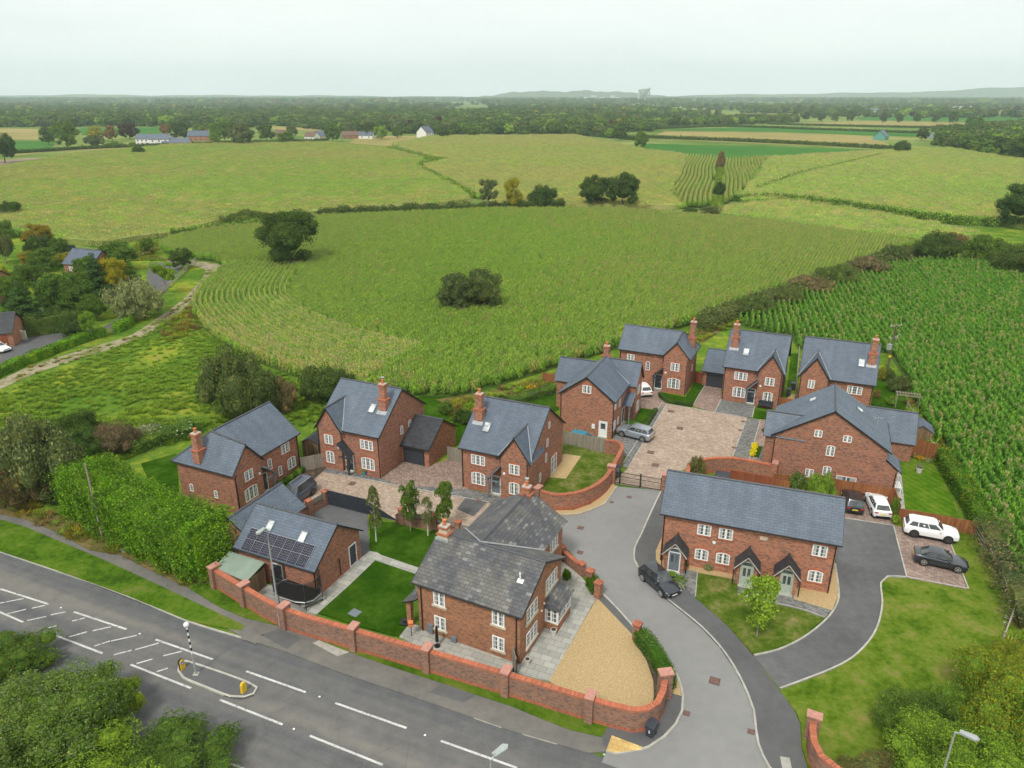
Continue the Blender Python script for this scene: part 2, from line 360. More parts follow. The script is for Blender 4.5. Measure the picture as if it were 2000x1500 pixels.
def leafmat(name, col, var=.4, hue2=None, trans=.25, h2=.5):
    m, n, b, o = newmat(name)
    g = n.nodes.new('ShaderNodeNewGeometry'); oi = n.nodes.new('ShaderNodeObjectInfo')
    c2 = hue2 or (col[0]*1.5, col[1]*1.25, col[2]*.9)
    c = ramp(n, g.outputs['Random Per Island'], [(0, tuple(x*(1-var) for x in col)), (h2, col), (.9, c2), (1, tuple(min(1, x*1.35) for x in c2))])
    c = mixc(n, 1, c, ramp(n, noise(n, obj(n), .45, 4, .6), [(.3, (.72, .78, .7)), (.7, (1.25, 1.18, 1.1))]), 'MULTIPLY')
    c = mixc(n, 1, c, ramp(n, oi.outputs['Random'], [(0, (.85, .88, .95)), (1, (1.15, 1.08, .95))]), 'MULTIPLY')
    n.links.new(c, b.inputs['Base Color']); b.inputs['Roughness'].default_value = .75; b.inputs['Specular IOR Level'].default_value = .06
    if trans:
        t = n.nodes.new('ShaderNodeBsdfTranslucent'); n.links.new(c, t.inputs[0]); x = n.nodes.new('ShaderNodeMixShader'); x.inputs[0].default_value = trans
        n.links.new(b.outputs[0], x.inputs[1]); n.links.new(t.outputs[0], x.inputs[2]); n.links.new(x.outputs[0], o.inputs[0])
LEAF = {'thicket': (.082, .150, .026), 'oak': (.045, .085, .022), 'mid': (.070, .130, .024), 'olive': (.085, .115, .045), 'light': (.13, .23, .03), 'yellow': (.20, .21, .02),
        'laurel': (.075, .19, .014), 'conifer': (.045, .095, .03), 'copper': (.045, .022, .022), 'brown': (.15, .10, .05), 'bramble': (.075, .12, .028),
        'grassy': (.12, .21, .025), 'autumn': (.16, .15, .02), 'silver': (.15, .19, .10), 'box': (.05, .12, .015), 'lemon': (.55, .50, .02), 'twig': (.16, .12, .08)}
for k, c in LEAF.items(): c = tuple(min(.8, x*1.55) for x in c); leafmat('leaf_'+k, c, hue2={'yellow': (.40, .33, .02), 'autumn': (.34, .22, .015), 'laurel': (.22, .38, .02)}.get(k))
leafmat('flower_white', (.75, .75, .66), .1, (.85, .85, .8), 0); leafmat('flower_orange', (.8, .33, .01), .1, (.9, .5, .02), 0)
leafmat('flower_red', (.6, .03, .06), .2, (.8, .3, .35), 0); leafmat('flower_purple', (.12, .05, .3), .2, (.2, .1, .4), 0)
leafmat('corn_leaf', (.27, .50, .07), .3, (.43, .60, .12), .35); leafmat('corn_tassel', (.45, .42, .19), .2, (.52, .48, .24), .1)
leafmat('corn_leaf_right', (.155, .37, .05), .3, (.26, .48, .075), .35); leafmat('corn_pale', (.38, .44, .12), .3, (.52, .50, .18), .25)
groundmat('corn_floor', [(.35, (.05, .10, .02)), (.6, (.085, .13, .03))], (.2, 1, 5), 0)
# ================================================================ building parts (local frame: x along the front, y into the house, outward = -y)
def faces(W, D):
    T = Matrix.Translation; Z = lambda a: Matrix.Rotation(R(a), 4, 'Z')
    return {'f': Matrix(), 'r': T((W, 0, 0)) @ Z(90), 'k': T((W, D, 0)) @ Z(180), 'l': T((0, D, 0)) @ Z(-90)}
def archpts(w, h, rise, y, n=6):
    """outline, counter-clockwise from outside, bottom-left first; the top is a segment arch"""
    pts = [(-w/2, y, 0), (w/2, y, 0)]
    if rise <= 0: return pts + [(w/2, y, h), (-w/2, y, h)]
    for i in range(n+1):
        t = i/n; x = w/2 - w*t
        pts.append((x, y, h - rise + rise*math.sin(PI*t)**.8 if rise < w*.4 else h - rise + rise*math.sqrt(max(0, 1-(2*x/w)**2))))
    return pts
def ring(mb, outer, inner, y0, y1, mi=0):
    n = len(outer)
    for i in range(n):
        j = (i+1) % n; a, b, c, d = outer[i], outer[j], inner[j], inner[i]
        q = lambda p, y: (p[0], y, p[2])
        mb.face([q(a, y1), q(b, y1), q(c, y1), q(d, y1)], mi)
        mb.face([q(a, y0), q(b, y0), q(b, y1), q(a, y1)], mi)
        mb.face([q(d, y1), q(c, y1), q(c, y0), q(d, y0)], mi)
def inset(pts, w, h, d):
    return [(p[0]*(w-2*d)/w, p[1], d + p[2]*(h-2*d)/h) for p in pts]
def window(root, Mx, x, z, w, h, lights=2, rows=3, rise=0, sill='brick', lintel=True, curtain=.2, bars=True):
    m0 = Mx @ Matrix.Translation((x, 0, z))
    mb = MB(m0); mb.face(archpts(w-.04, h-.02, rise, -.012), 0)
    lw = w/lights
    if curtain > 0:
        for sgn in (-1, 1):
            xa = sgn*(w/2-.06); xb = sgn*(w/2-.06-w*curtain)
            mb.face([(min(xa, xb), -.016, .08), (max(xa, xb), -.016, .08), (max(xa, xb), -.016, h-rise-.05), (min(xa, xb), -.016, h-rise-.05)], 1)
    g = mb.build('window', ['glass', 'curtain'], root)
    mb = MB(m0); o = archpts(w, h, rise, -.06); ring(mb, o, inset(o, w, h, .07), 0, -.06)
    for k in range(1, lights): xx = -w/2 + lw*k; mb.box(xx-.05, xx+.05, -.055, -.02, .06, h-rise*.3-.04)
    if bars:
        for k in range(lights):
            xx = -w/2 + lw*(k+.5); mb.box(xx-.013, xx+.013, -.045, -.02, .06, h-rise*.3-.05)
            mb.box(-w/2+lw*k+.05, -w/2+lw*k+.1, -.05, -.02, .06, h-rise-.04); mb.box(-w/2+lw*(k+1)-.1, -w/2+lw*(k+1)-.05, -.05, -.02, .06, h-rise-.04)
        for r_ in range(1, rows): zz = h*r_/rows; mb.box(-w/2+.05, w/2-.05, -.044, -.021, zz-.013, zz+.013)
    mb.build('frame', 'white', g)
    mb = MB(m0)
    if sill == 'brick': mb.box(-w/2-.12, w/2+.12, -.07, .0, -.15, -.003); mb.build('sill', 'brick_red', g)
    elif sill == 'stone': mb.box(-w/2-.14, w/2+.14, -.12, .0, -.16, -.003); mb.build('sill', 'stone', g)
    if lintel:
        mb = MB(m0)
        if rise > 0:
            a = archpts(w+.04, h+.01, rise, 0)[2:]; b = [(p[0]*1.12, p[1], p[2]+.24) for p in a]
            for i in range(len(a)-1):
                q = lambda p, y: (p[0], y, p[2])
                mb.face([q(a[i], -.02), q(b[i], -.02), q(b[i+1], -.02), q(a[i+1], -.02)]); mb.face([q(b[i], -.02), q(b[i], 0), q(b[i+1], 0), q(b[i+1], -.02)])
        else: mb.box(-w/2-.12, w/2+.12, -.02, 0, h+.003, h+.22)
        mb.build('lintel', 'brick_red', g)
    return g
def door(root, Mx, x, w=.95, h=2.1, col='anthracite', arch=False, glazed=True, z=.12, name='door'):
    m0 = Mx @ Matrix.Translation((x, 0, z)); rise = w/2 if arch else 0; H = h + rise*.9
    mb = MB(m0); mb.box(-w/2+.02, w/2-.02, -.035, 0, .02, h-.02 if not arch else h-.05)
    mb.box(-w/2+.1, w/2-.1, -.045, -.03, .15, .75)
    d = mb.build(name, col, root)
    mb = MB(m0); o = archpts(w+.16, H+.08, rise, -.07, 10); ring(mb, o, inset(o, w+.16, H+.08, .09), 0, -.07)
    if arch: mb.box(-w/2, w/2, -.06, 0, h-.05, h+.03)
    mb.build('frame', 'white' if col != 'sage' else 'sage', d)
    if glazed:
        mb = MB(m0)
        for sx in (-1, 1): mb.box(sx*w*.07, sx*w*.34, -.05, -.03, .95, h-.22)
        if arch: mb.face(archpts(w, rise*.85+.02, rise*.8, -.03)[0:], 0); 
        if arch:
            for k in range(len(mb.v)-len(archpts(w, 1, rise*.8, 0)), len(mb.v)): mb.v[k] = mb.v[k] + Vector((0, 0, h+.02))
        mb.build('window', 'glass', d)
    mb = MB(m0); mb.box(w*.36, w*.42, -.09, -.03, .95, 1.15); mb.build('handle', 'steel', d)
    mb = MB(m0); mb.box(-w/2-.15, w/2+.15, -.35, 0, -z, 0); mb.build('doorstep', 'concrete', root)
    return d
def walls(mb, x0, x1, y0, y1, he, hr=None, axis='x', mi=0, z0=-.3):
    """brick box with gables; axis = direction of the ridge"""
    t = .14; he2 = he-t
    mb.box(x0, x1, y0, y1, z0, he2, mi, 'bt')
    if hr is None: return
    if axis == 'x':
        ym = (y0+y1)/2; s = (hr-he)/((y1-y0)/2)
        mb.face([(x0, y1, he2), (x0, y0, he2), (x0, ym, hr-t)], mi); mb.face([(x1, y0, he2), (x1, y1, he2), (x1, ym, hr-t)], mi)
    else:
        xm = (x0+x1)/2
        mb.face([(x0, y0, he2), (x1, y0, he2), (xm, y0, hr-t)], mi); mb.face([(x1, y1, he2), (x0, y1, he2), (xm, y1, hr-t)], mi)
OE, OG = .35, .2
def roof(mb, x0, x1, y0, y1, he, hr, axis='x', oe=OE, og=OG, th=.1, verge='both', mi=0, barge=1):
    """two sloping slabs, ridge tiles, dark verges (mats: 0 slate, 1 barge, 2 ridge)"""
    if axis == 'y':
        keep = mb.M; mb.M = keep @ Matrix(((0, -1, 0, 0), (1, 0, 0, 0), (0, 0, 1, 0), (0, 0, 0, 1)))   # local x -> world y
        roof(mb, y0, y1, -x1, -x0, he, hr, 'x', oe, og, th, verge, mi, barge); mb.M = keep; return
    ym = (y0+y1)/2; s = (hr-he)/((y1-y0)/2); ze = he-oe*s
    a, b = x0-(og if verge in ('both', 'low') else 0), x1+(og if verge in ('both', 'high') else 0)
    mb.prism([(a, y0-oe, ze), (b, y0-oe, ze), (b, ym, hr), (a, ym, hr)], th, mi, barge)
    mb.prism([(b, y1+oe, ze), (a, y1+oe, ze), (a, ym, hr), (b, ym, hr)], th, mi, barge)
    n = max(2, int((b-a)/.45))
    for k in range(n):
        xa, xb = a+(b-a)*k/n, a+(b-a)*(k+1)/n
        mb.cyl((xa, ym, hr+.0), (xb-.02, ym, hr+.0), .10, .115, 6, 2)
    for xx, on in ((a, verge in ('both', 'low')), (b, verge in ('both', 'high'))):
        if not on: continue
        for ya, yb in ((y0-oe, ym), (y1+oe, ym)):
            L = math.hypot(ym-y0+oe, hr-ze); mb.cyl((xx, ya, ze-.09), (xx, yb, hr-.09), .075, .075, 4, barge)
def gutter(root, Mx, x0, x1, y, z, r=.065):
    mb = MB(Mx); mb.cyl((x0, y, z), (x1, y, z), r, r, 7); mb.build('gutter', 'black', root)
def pipe(root, Mx, x, z, y=-.08, z0=0):
    mb = MB(Mx); mb.cyl((x, y, z0), (x, y, z-.35), .05, .05, 7); mb.cyl((x, y, z-.35), (x, y-.26, z), .05, .05, 7)
    mb.build('downpipe', 'black', root)
def chimney(root, x, y, z0, z1, w=.72, d=.62, pots=1, mat='brick', cowl=False):
    mb = MB(); mb.box(x-w/2-.12, x+w/2+.12, y-d/2-.1, y+d/2+.1, z0, z0+(z1-z0)*.42, 0)
    mb.box(x-w/2-.2, x+w/2+.2, y-d/2-.17, y+d/2+.17, z0+(z1-z0)*.42, z0+(z1-z0)*.42+.14, 1)
    mb.box(x-w/2, x+w/2, y-d/2, y+d/2, z0+(z1-z0)*.42+.14, z1-.22, 0); mb.box(x-w/2-.08, x+w/2+.08, y-d/2-.08, y+d/2+.08, z1-.22, z1-.04, 1)
    mb.box(x-w/2-.03, x+w/2+.03, y-d/2-.03, y+d/2+.03, z1-.04, z1+.03, 2)
    c = mb.build('chimney', [mat, 'brick_red', 'mortar'], root)
    for k in range(pots):
        px = x + (k-(pots-1)/2)*.4; mb = MB(); mb.cyl((px, y, z1), (px, y, z1+.45), .16, .13, 10, 0); mb.cyl((px, y, z1+.45), (px, y, z1+.52), .19, .19, 10, 0)
        if cowl: mb.cyl((px, y, z1+.52), (px, y, z1+.72), .1, .1, 8, 1); mb.cyl((px, y, z1+.74), (px, y, z1+.78), .2, .2, 8, 1)
        mb.build('chimney_pot', ['terracotta', 'steel'], c)
    return c
def slopeM(y0, he, hr, half, oe=OE):
    """frame lying on the front slope: x along the eaves, y up the slope, z outwards"""
    s = (hr-he)/half; a = math.atan(s)
    return Matrix.Translation((0, y0-oe, he-oe*s)) @ Matrix.Rotation(a, 4, 'X'), math.hypot(half+oe, (half+oe)*s)
def skylight(root, Mx, x, y, w=.8, h=1.2):
    mb = MB(Mx); mb.box(x-w/2+.06, x+w/2-.06, y-h/2+.06, y+h/2-.06, 0, .085); g = mb.build('skylight', 'skylight', root)
    mb = MB(Mx); o = [(x-w/2, y-h/2), (x+w/2, y-h/2), (x+w/2, y+h/2), (x-w/2, y+h/2)]; d = .08
    mb.box(x-w/2, x+w/2, y-h/2, y-h/2+d, 0, .12); mb.box(x-w/2, x+w/2, y+h/2-d, y+h/2, 0, .12)
    mb.box(x-w/2, x-w/2+d, y-h/2+d, y+h/2-d, 0, .12); mb.box(x+w/2-d, x+w/2, y-h/2+d, y+h/2-d, 0, .12)
    mb.build('frame', 'grey_paint', g)
def slopeframe_y(x_eave, he, hr, half, side, oe=OE):
    """frame on a slope of a roof whose ridge runs along y; side=-1 left slope, +1 right slope; x runs along the house, y up the slope"""
    s = (hr-he)/half; a = math.atan(s)
    if side > 0: return Matrix.Translation((x_eave+oe, 0, he-oe*s)) @ Matrix.Rotation(R(90), 4, 'Z') @ Matrix.Rotation(a, 4, 'X')
    return Matrix.Translation((x_eave-oe, 0, he-oe*s)) @ Matrix.Rotation(R(-90), 4, 'Z') @ Matrix.Rotation(a, 4, 'X')
def side_canopy(root, Mx, xh, xl, zh, zl, depth, roofmat='slate_dark', post='anthracite'):
    """lean-to porch roof that falls sideways from xh to xl, carried by a post at its low outer corner"""
    mb = MB(Mx); sg = 1 if xl > xh else -1
    P = [(xh, -depth, zh), (xl, -depth, zl), (xl, .02, zl), (xh, .02, zh)]
    if sg < 0: P = P[::-1]
    mb.prism(P, .1, 0, 1)
    mb.cyl((xh, -depth-.03, zh-.08), (xl, -depth-.03, zl-.08), .08, .08, 4, 1)
    p = mb.build('porch', [roofmat, post], root)
    mb = MB(Mx); xp = xl - sg*.25; zz = zl+.25*(zh-zl)/abs(xh-xl)-.1
    mb.box(xp-.08, xp+.08, -depth+.1, -depth+.26, 0, zz); mb.box(min(xp, xh), max(xp, xh), -depth+.12, -depth+.24, zl-.25, zl-.1); mb.build('post', post, p)
def kneeline(root, Mx, W, z, skip=()): pass
def alarm(root, Mx, x, z):
    mb = MB(Mx); mb.cyl((x, 0, z), (x, -.08, z), .16, .14, 8); mb.build('alarm_box', 'white', root)
def flash(mb, pts, r=.045, mi=0):
    for a, b in zip(pts[:-1], pts[1:]): mb.cyl(a, b, r, r, 5, mi)
def detached(label, q, gside, wg, hg, pr, chim, sky, wins, canopy, dcol, postcol, cowl=False):
    """two-storey brick house with a front gable at one side"""
    x0, y0, a, W, D, he, hr = q
    rt = thing('brick_house', label, 'house', (x0, y0, 0), a); Fc = faces(W, D); s = (hr-he)/(D/2); ze = he-OE*s
    g0, g1 = (0, wg) if gside == 'l' else (W-wg, W); gm = (g0+g1)/2
    mb = MB(); walls(mb, 0, W, 0, D, he, hr, 'x', 0)
    walls(mb, g0, g1, -pr, .05, he, None); heg = he
    mb.face([(g0, -pr, he-.14), (g1, -pr, he-.14), (gm, -pr, hg-.14)], 0)
    for xa, xb, yy in ((g0, g1, -pr), ((g1, W, 0) if gside == 'l' else (0, g0, 0))):
        mb.box(xa+.01, xb-.01, yy-.025, yy, 0, .16, 1, 'kb'); mb.box(xa+.01, xb-.01, yy-.02, yy, 2.62, 2.72, 0, 'k')
    mb.box(gm-.12, gm+.12, -pr-.03, -pr, hg-1.35, hg-.95, 1)
    mb.build('wall', ['brick', 'brick_red'], rt)
    mb = MB(); roof(mb, 0, W, 0, D, he, hr, 'x')
    yv = D/2*(hg-he)/(hr-he) if hr > he else 0
    roof(mb, g0, g1, -pr, yv+.25, he, hg, 'y', og=OG, verge='low')
    rf = mb.build('roof', ['slate', 'black', 'ridge'], rt)
    mb = MB(); sg = (hg-he)/(wg/2)
    # lead valleys from the small ridge down to the eaves
    for sx in (-1, 1):
        xe = gm+sx*(wg/2+OE); zz = he-OE*sg; ye = max(-OE, (zz-he)/s)
        flash(mb, [(gm, yv, hg+.03), (xe, ye, he+ye*s+.04)], .05)
    mb.build('valley', 'lead', rf)
    if gside == 'l': gutter(rt, Matrix(), g1+OE, W+OG, -OE-.05, ze-.06)
    else: gutter(rt, Matrix(), -OG, g0-OE, -OE-.05, ze-.06)
    pipe(rt, Fc['f'], W-.12 if gside == 'l' else .12, ze-.05); pipe(rt, Matrix.Translation((0, -pr, 0)), g0+.1 if gside == 'l' else g1-.1, he-.2)
    cx, cf = chim; yy = -OE+(D/2+OE)*cf
    chimney(rt, cx, yy, he+yy*s-.4, hr+1.25, cowl=cowl)
    mb = MB(slopeM(0, he, hr, D/2)[0]); L = slopeM(0, he, hr, D/2)[1]
    mb.box(cx-.62, cx+.62, L*cf-.95, L*cf-.45, .004, .018); mb.build('flashing', 'lead', rf)
    for sx, sf in sky: skylight(rt, slopeM(0, he, hr, D/2)[0], sx, L*sf)
    for wd in wins:
        fc = wd[0]; Mx = Matrix.Translation((0, -pr, 0)) if fc == 'g' else Fc[fc]
        window(rt, Mx, *wd[1:5], **(wd[5] if len(wd) > 5 else {}))
    xh = g1 if gside == 'l' else g0; sg_ = 1 if gside == 'l' else -1
    side_canopy(rt, Fc['f'], xh, xh+sg_*1.45, 3.9, 2.35, 1.15, post=postcol)
    door(rt, Fc['f'], xh+sg_*.72, col=dcol)
    alarm(rt, Matrix.Translation((0, -pr, 0)), g1-.35 if gside == 'l' else g0+.4, 3.0)
    return rt, rf, Fc
W3 = dict(lights=3, rows=3, curtain=.16); A3 = dict(lights=3, rows=3, rise=.18, curtain=.16); A2 = dict(lights=2, rows=3, rise=.16, curtain=.2); N1 = dict(lights=1, rows=3, curtain=0, rise=.08)
detached('tall brick house with left front gable and black porch post, joined to garage', (-21.94, 75.73, -.413, 7.98, 9.83, 5.45, 9.07), 'l', 3.1, 7.75, .4, (7.1, .58), [(5.75, .52)],
    [('g', 1.45, 3.2, 1.15, 1.15, dict(lights=2, rows=3)), ('g', 1.45, .8, 1.15, 1.5, A2), ('f', 6.3, 3.25, 1.7, 1.15, W3), ('f', 6.3, .75, 1.75, 1.5, A3), ('r', 4.6, 3.5, .55, 1.05, N1), ('r', 6.4, 3.5, .55, 1.05, N1)], 1, 'anthracite', 'anthracite', cowl=True)
detached('brick house with grey porch post and french doors facing the walled side lawn', (-5.45, 70.61, -.417, 7.98, 10.02, 5.18, 8.93), 'r', 3.15, 7.45, .4, (.85, .6), [(2.1, .45)],
    [('f', 2.0, 3.15, 1.65, 1.15, W3), ('f', 2.0, .75, 1.65, 1.5, A3), ('g', 6.4, 3.15, 1.2, 1.15, dict(lights=2, rows=3)), ('g', 6.4, .75, 1.2, 1.45, A2),
     ('r', 2.9, .95, .5, 1.1, N1), ('r', 4.6, 2.55, .5, 1.1, N1), ('r', 5.4, 6.3, .5, .8, N1), ('r', 4.9, 4.3, .5, 1.0, N1), ('r', 7.1, .15, 1.7, 2.1, dict(lights=2, rows=3, sill='', curtain=0))], 1, 'grey_paint', 'grey_paint')
detached('middle house of the far courtyard row, with low attached garage and bench below its window', (29.59, 95.51, -.43, 7.7, 7.98, 5.39, 9.3), 'r', 3.05, 7.65, .4, (.75, .6), [(2.45, .44)],
    [('f', 2.3, 3.3, 1.75, 1.15, W3), ('f', 2.3, .75, 1.75, 1.5, A3), ('g', 6.17, 3.25, 1.25, 1.15, dict(lights=2, rows=3)), ('g', 6.17, .8, 1.25, 1.5, A2)], 1, 'anthracite', 'grey_paint')
detached('far right house with front gable on its left and tall chimney beside a skylight', (39.26, 92.95, -.407, 9.11, 8.01, 5.0, 8.96), 'l', 3.5, 7.55, .4, (8.45, .57), [(7.25, .5)],
    [('g', 1.5, 3.1, .85, 1.2, dict(lights=2, rows=3)), ('g', 1.5, .7, 1.0, 1.4, A2), ('f', 6.9, 2.95, 1.85, 1.15, W3), ('f', 6.9, .7, 1.85, 1.5, A3)], 1, 'anthracite', 'grey_paint')
# ---- L-shaped houses with a hipped end
def hipped(label, q, m, chim, wins, canopy, dcol, postcol):
    x0, y0, a, W, D, he, hr, p, wg, hw = q
    rt = thing('brick_house', label, 'house', (x0, y0, 0), a); Fc = faces(W, D); s = (hr-he)/(D/2); ze = he-OE*s
    X = (lambda u: u) if m > 0 else (lambda u: W-u)
    w0, w1 = sorted((X(0), X(wg))); wm = (w0+w1)/2
    def order(P): return P if m > 0 else P[::-1]
    mb = MB(); t = .14; mb.box(0, W, 0, D, -.3, he-t, 0, 'bt')
    xg = X(W); Q = [(xg, 0, he-t), (xg, D, he-t), (xg, D/2, hr-t)]; mb.face(order(Q), 0)
    mb.box(w0, w1, -p, .05, -.3, he-t, 0, 'bt'); mb.face([(w0, -p, he-t), (w1, -p, he-t), (wm, -p, hw-t)], 0)
    a0, a1 = sorted((X(wg), X(W)))
    for xa, xb, yy in ((w0, w1, -p), (a0, a1, 0)): mb.box(xa+.01, xb-.01, yy-.025, yy, 0, .16, 1, 'kb'); mb.box(xa+.01, xb-.01, yy-.02, yy, 2.62, 2.72, 0, 'k')
    mb.box(wm-.12, wm+.12, -p-.03, -p, hw-1.2, hw-.8, 1)
    mb.build('wall', ['brick', 'brick_red'], rt)
    mb = MB(); xr = X(wg/2); xe = X(W+OG); xo = X(-OE); hc = (xr, D/2, hr)
    mb.prism(order([(xr if True else 0, -OE, ze), (xe, -OE, ze), (xe, D/2, hr), (xr, D/2, hr)]), .1, 0, 1)          # front slope
    mb.prism(order([(xe, D+OE, ze), (xo, D+OE, ze), (xr, D/2, hr), (xe, D/2, hr)]), .1, 0, 1)                        # back slope
    mb.prism(order([(xo, D+OE, ze), (xo, -p-OG, ze), (xr, D/2, hr)]), .1, 0, 1); mb.prism(order([(xo, -p-OG, ze), (xr, -p-OG, hw), (xr, D/2, hr)]), .1, 0, 1)                     # outer side: hip and wing in one
    xw = X(wg+OE); zw = he-OE*(hw-he)/(wg/2)
    mb.prism(order([(xw, -p-OG, zw), (xw, .3, zw), (xr, D/2, hw+.0), (xr, -p-OG, hw)]), .1, 0, 1)                    # inner side of the wing
    flash(mb, [(xe, D/2, hr), (xr, D/2, hr)], .11, 2); flash(mb, [(xr, D/2, hr), (xo, D+OE, ze)], .1, 2)
    n = 12
    for k in range(n):
        y1_, y2_ = -p-OG+(D/2+p+OG)*k/n, -p-OG+(D/2+p+OG)*(k+1)/n; z1_, z2_ = hw+(hr-hw)*k/n, hw+(hr-hw)*(k+1)/n
        mb.cyl((xr, y1_, z1_+.02), (xr, y2_-.03, z2_+.02), .11, .09, 6, 2)
    for P in ([(xe, -OE, ze-.09), (xe, D/2, hr-.09), (xe, D+OE, ze-.09)], [(xo, -p-OG, ze-.09), (xr, -p-OG, hw-.09), (xw, -p-OG, zw-.09)]): flash(mb, P, .075, 1)
    rf = mb.build('roof', ['slate', 'black', 'ridge'], rt)
    gutter(rt, Matrix(), *sorted((X(wg+OE), X(W+OG))), -OE-.05, ze-.06)
    mb = MB(); mb.cyl((X(-OE-.05), -p-OG, ze-.06), (X(-OE-.05), D+OE, ze-.06), .065, .065, 7); mb.build('gutter', 'black', rt)
    pipe(rt, Matrix.Translation((0, -p, 0)), X(.1), ze-.05); pipe(rt, Fc['f'], X(W-.12), ze-.05)
    chimney(rt, *chim)
    for wd in wins:
        Mx = Matrix.Translation((0, -p, 0)) if wd[0] == 'g' else Fc[wd[0]]
        window(rt, Mx, *wd[1:5], **(wd[5] if len(wd) > 5 else {}))
    xh = X(wg); sg_ = m
    side_canopy(rt, Fc['f'], xh, xh+sg_*1.4, 3.7, 2.35, 1.3, post=postcol)
    door(rt, Fc['f'], xh+sg_*.72, col=dcol)
    alarm(rt, Matrix.Translation((0, -p, 0)), X(wg-.4), 3.0)
    return rt, rf
hipped('left most brick house with hipped slate end, beside the long green hedge', (-28.65, 65.28, 1.143, 10.39, 7.13, 4.84, 7.72, .72, 3.85, 7.11), 1, (.25, 3.9, 4.9, 8.2, .72, .68),
    [('g', 1.95, 3.0, 1.2, 1.15, dict(lights=2, rows=3)), ('g', 1.95, .75, 1.8, 1.5, A3), ('f', 5.75, 2.2, .6, 1.3, dict(lights=1, rows=3, rise=.1, curtain=0)), ('f', 8.35, 3.05, 1.3, 1.1, dict(lights=2, rows=3)),
     ('f', 7.15, .8, .55, 1.15, dict(lights=1, rows=3, rise=.1, curtain=0)), ('f', 9.05, .8, 1.3, 1.35, A2), ('l', 1.6, 1.2, .5, .9, N1), ('l', 5.0, 1.2, .5, .9, N1)], 1, 'anthracite', 'grey_paint')
hipped('far left courtyard house with hipped end, front gable on its right and chimney behind', (15.88, 101.87, -.43, 10.18, 5.69, 5.76, 8.33, .74, 3.46, 7.79), -1, (9.75, 3.2, 5.6, 9.9, .75, .7),
    [('f', 1.7, 3.6, 1.1, 1.2, dict(lights=2, rows=3)), ('f', 4.3, 2.7, .6, 1.35, N1), ('g', 8.4, 3.45, 1.25, 1.2, dict(lights=2, rows=3)), ('g', 8.4, .8, 1.8, 1.55, A3), ('r', 2.6, 2.6, .5, 1.1, N1)], 1, 'anthracite', 'anthracite')
# ---- side-on gabled house by the silver car
x0, y0, a, W, D, he, hr = 6.12, 85.45, -.409, 6.89, 7.66, 5.31, 7.88
rt = thing('brick_house', 'brick house turned gable-on with a white side door, behind the silver car', 'house', (x0, y0, 0), a); Fc = faces(W, D)
mb = MB(); walls(mb, 0, W, 0, D, he, hr, 'y', 0); walls(mb, 3.0, 8.0, 6.7, 10.0, he, 7.5, 'x', 0); walls(mb, -3.0, 3.2, 6.9, 10.6, 4.4, 6.6, 'x', 0)
mb.box(.01, W-.01, -.025, 0, 0, .16, 1, 'kb'); mb.box(.01, W-.01, -.02, 0, 2.6, 2.7, 0, 'k'); mb.build('wall', ['brick', 'brick_red'], rt)
mb = MB(); roof(mb, 0, W, 0, D+.6, he, hr, 'y', verge='low', og=.3); roof(mb, 3.4, 8.0, 6.7, 10.0, he, 7.6, 'x', verge='high'); roof(mb, -3.0, 3.4, 6.9, 10.6, 4.4, 6.7, 'x', verge='low')
flash(mb, [(7.2, 6.4, 5.1), (3.45, 7.6, 7.75)], .06, 3)
rf = mb.build('roof', ['slate', 'black', 'ridge', 'lead'], rt)
gutter(rt, Fc['r'], -.3, 6.0, -OE-.05, he-OE*(hr-he)/(W/2)-.06); pipe(rt, Fc['r'], .12, 5.0); pipe(rt, Fc['f'], .12, 5.0)
chimney(rt, 3.1, 9.4, 6.4, 8.9)
for wd in [('f', 3.45, 5.6, 1.15, 1.05, dict(lights=2, rows=2)), ('r', 1.0, 3.6, .8, 1.1, dict(lights=2)), ('r', 3.1, 3.2, .7, 1.5, N1), ('r', 1.0, .8, 1.0, 1.3, A2), ('r', 2.7, .9, .6, 1.1, N1)]: window(rt, Fc[wd[0]], *wd[1:5], **wd[5])
Mg = Matrix.Translation((8.0, 6.7, 0)) @ Matrix.Rotation(R(90), 4, 'Z')
window(rt, Mg, 1.65, 3.2, 1.2, 1.2, 2, 3); window(rt, Mg, 1.65, .7, 1.3, 1.5, 2, 3, .16)
side_canopy(rt, Fc['r'], 6.6, 4.3, 3.9, 2.9, 1.15, 'slate', 'grey_paint'); door(rt, Fc['r'], 5.0, col='anthracite')
door(rt, Fc['f'], 5.75, w=.95, h=2.0, col='white', glazed=False, z=.1)
mb = MB(Fc['f']); mb.box(5.45, 6.05, -.055, -.03, 1.15, 1.9); mb.build('window', 'glass', rt)
mb = MB(Fc['f']); mb.box(4.3, 4.7, -.12, 0, 1.0, 1.6); mb.build('meter_box', 'white', rt)
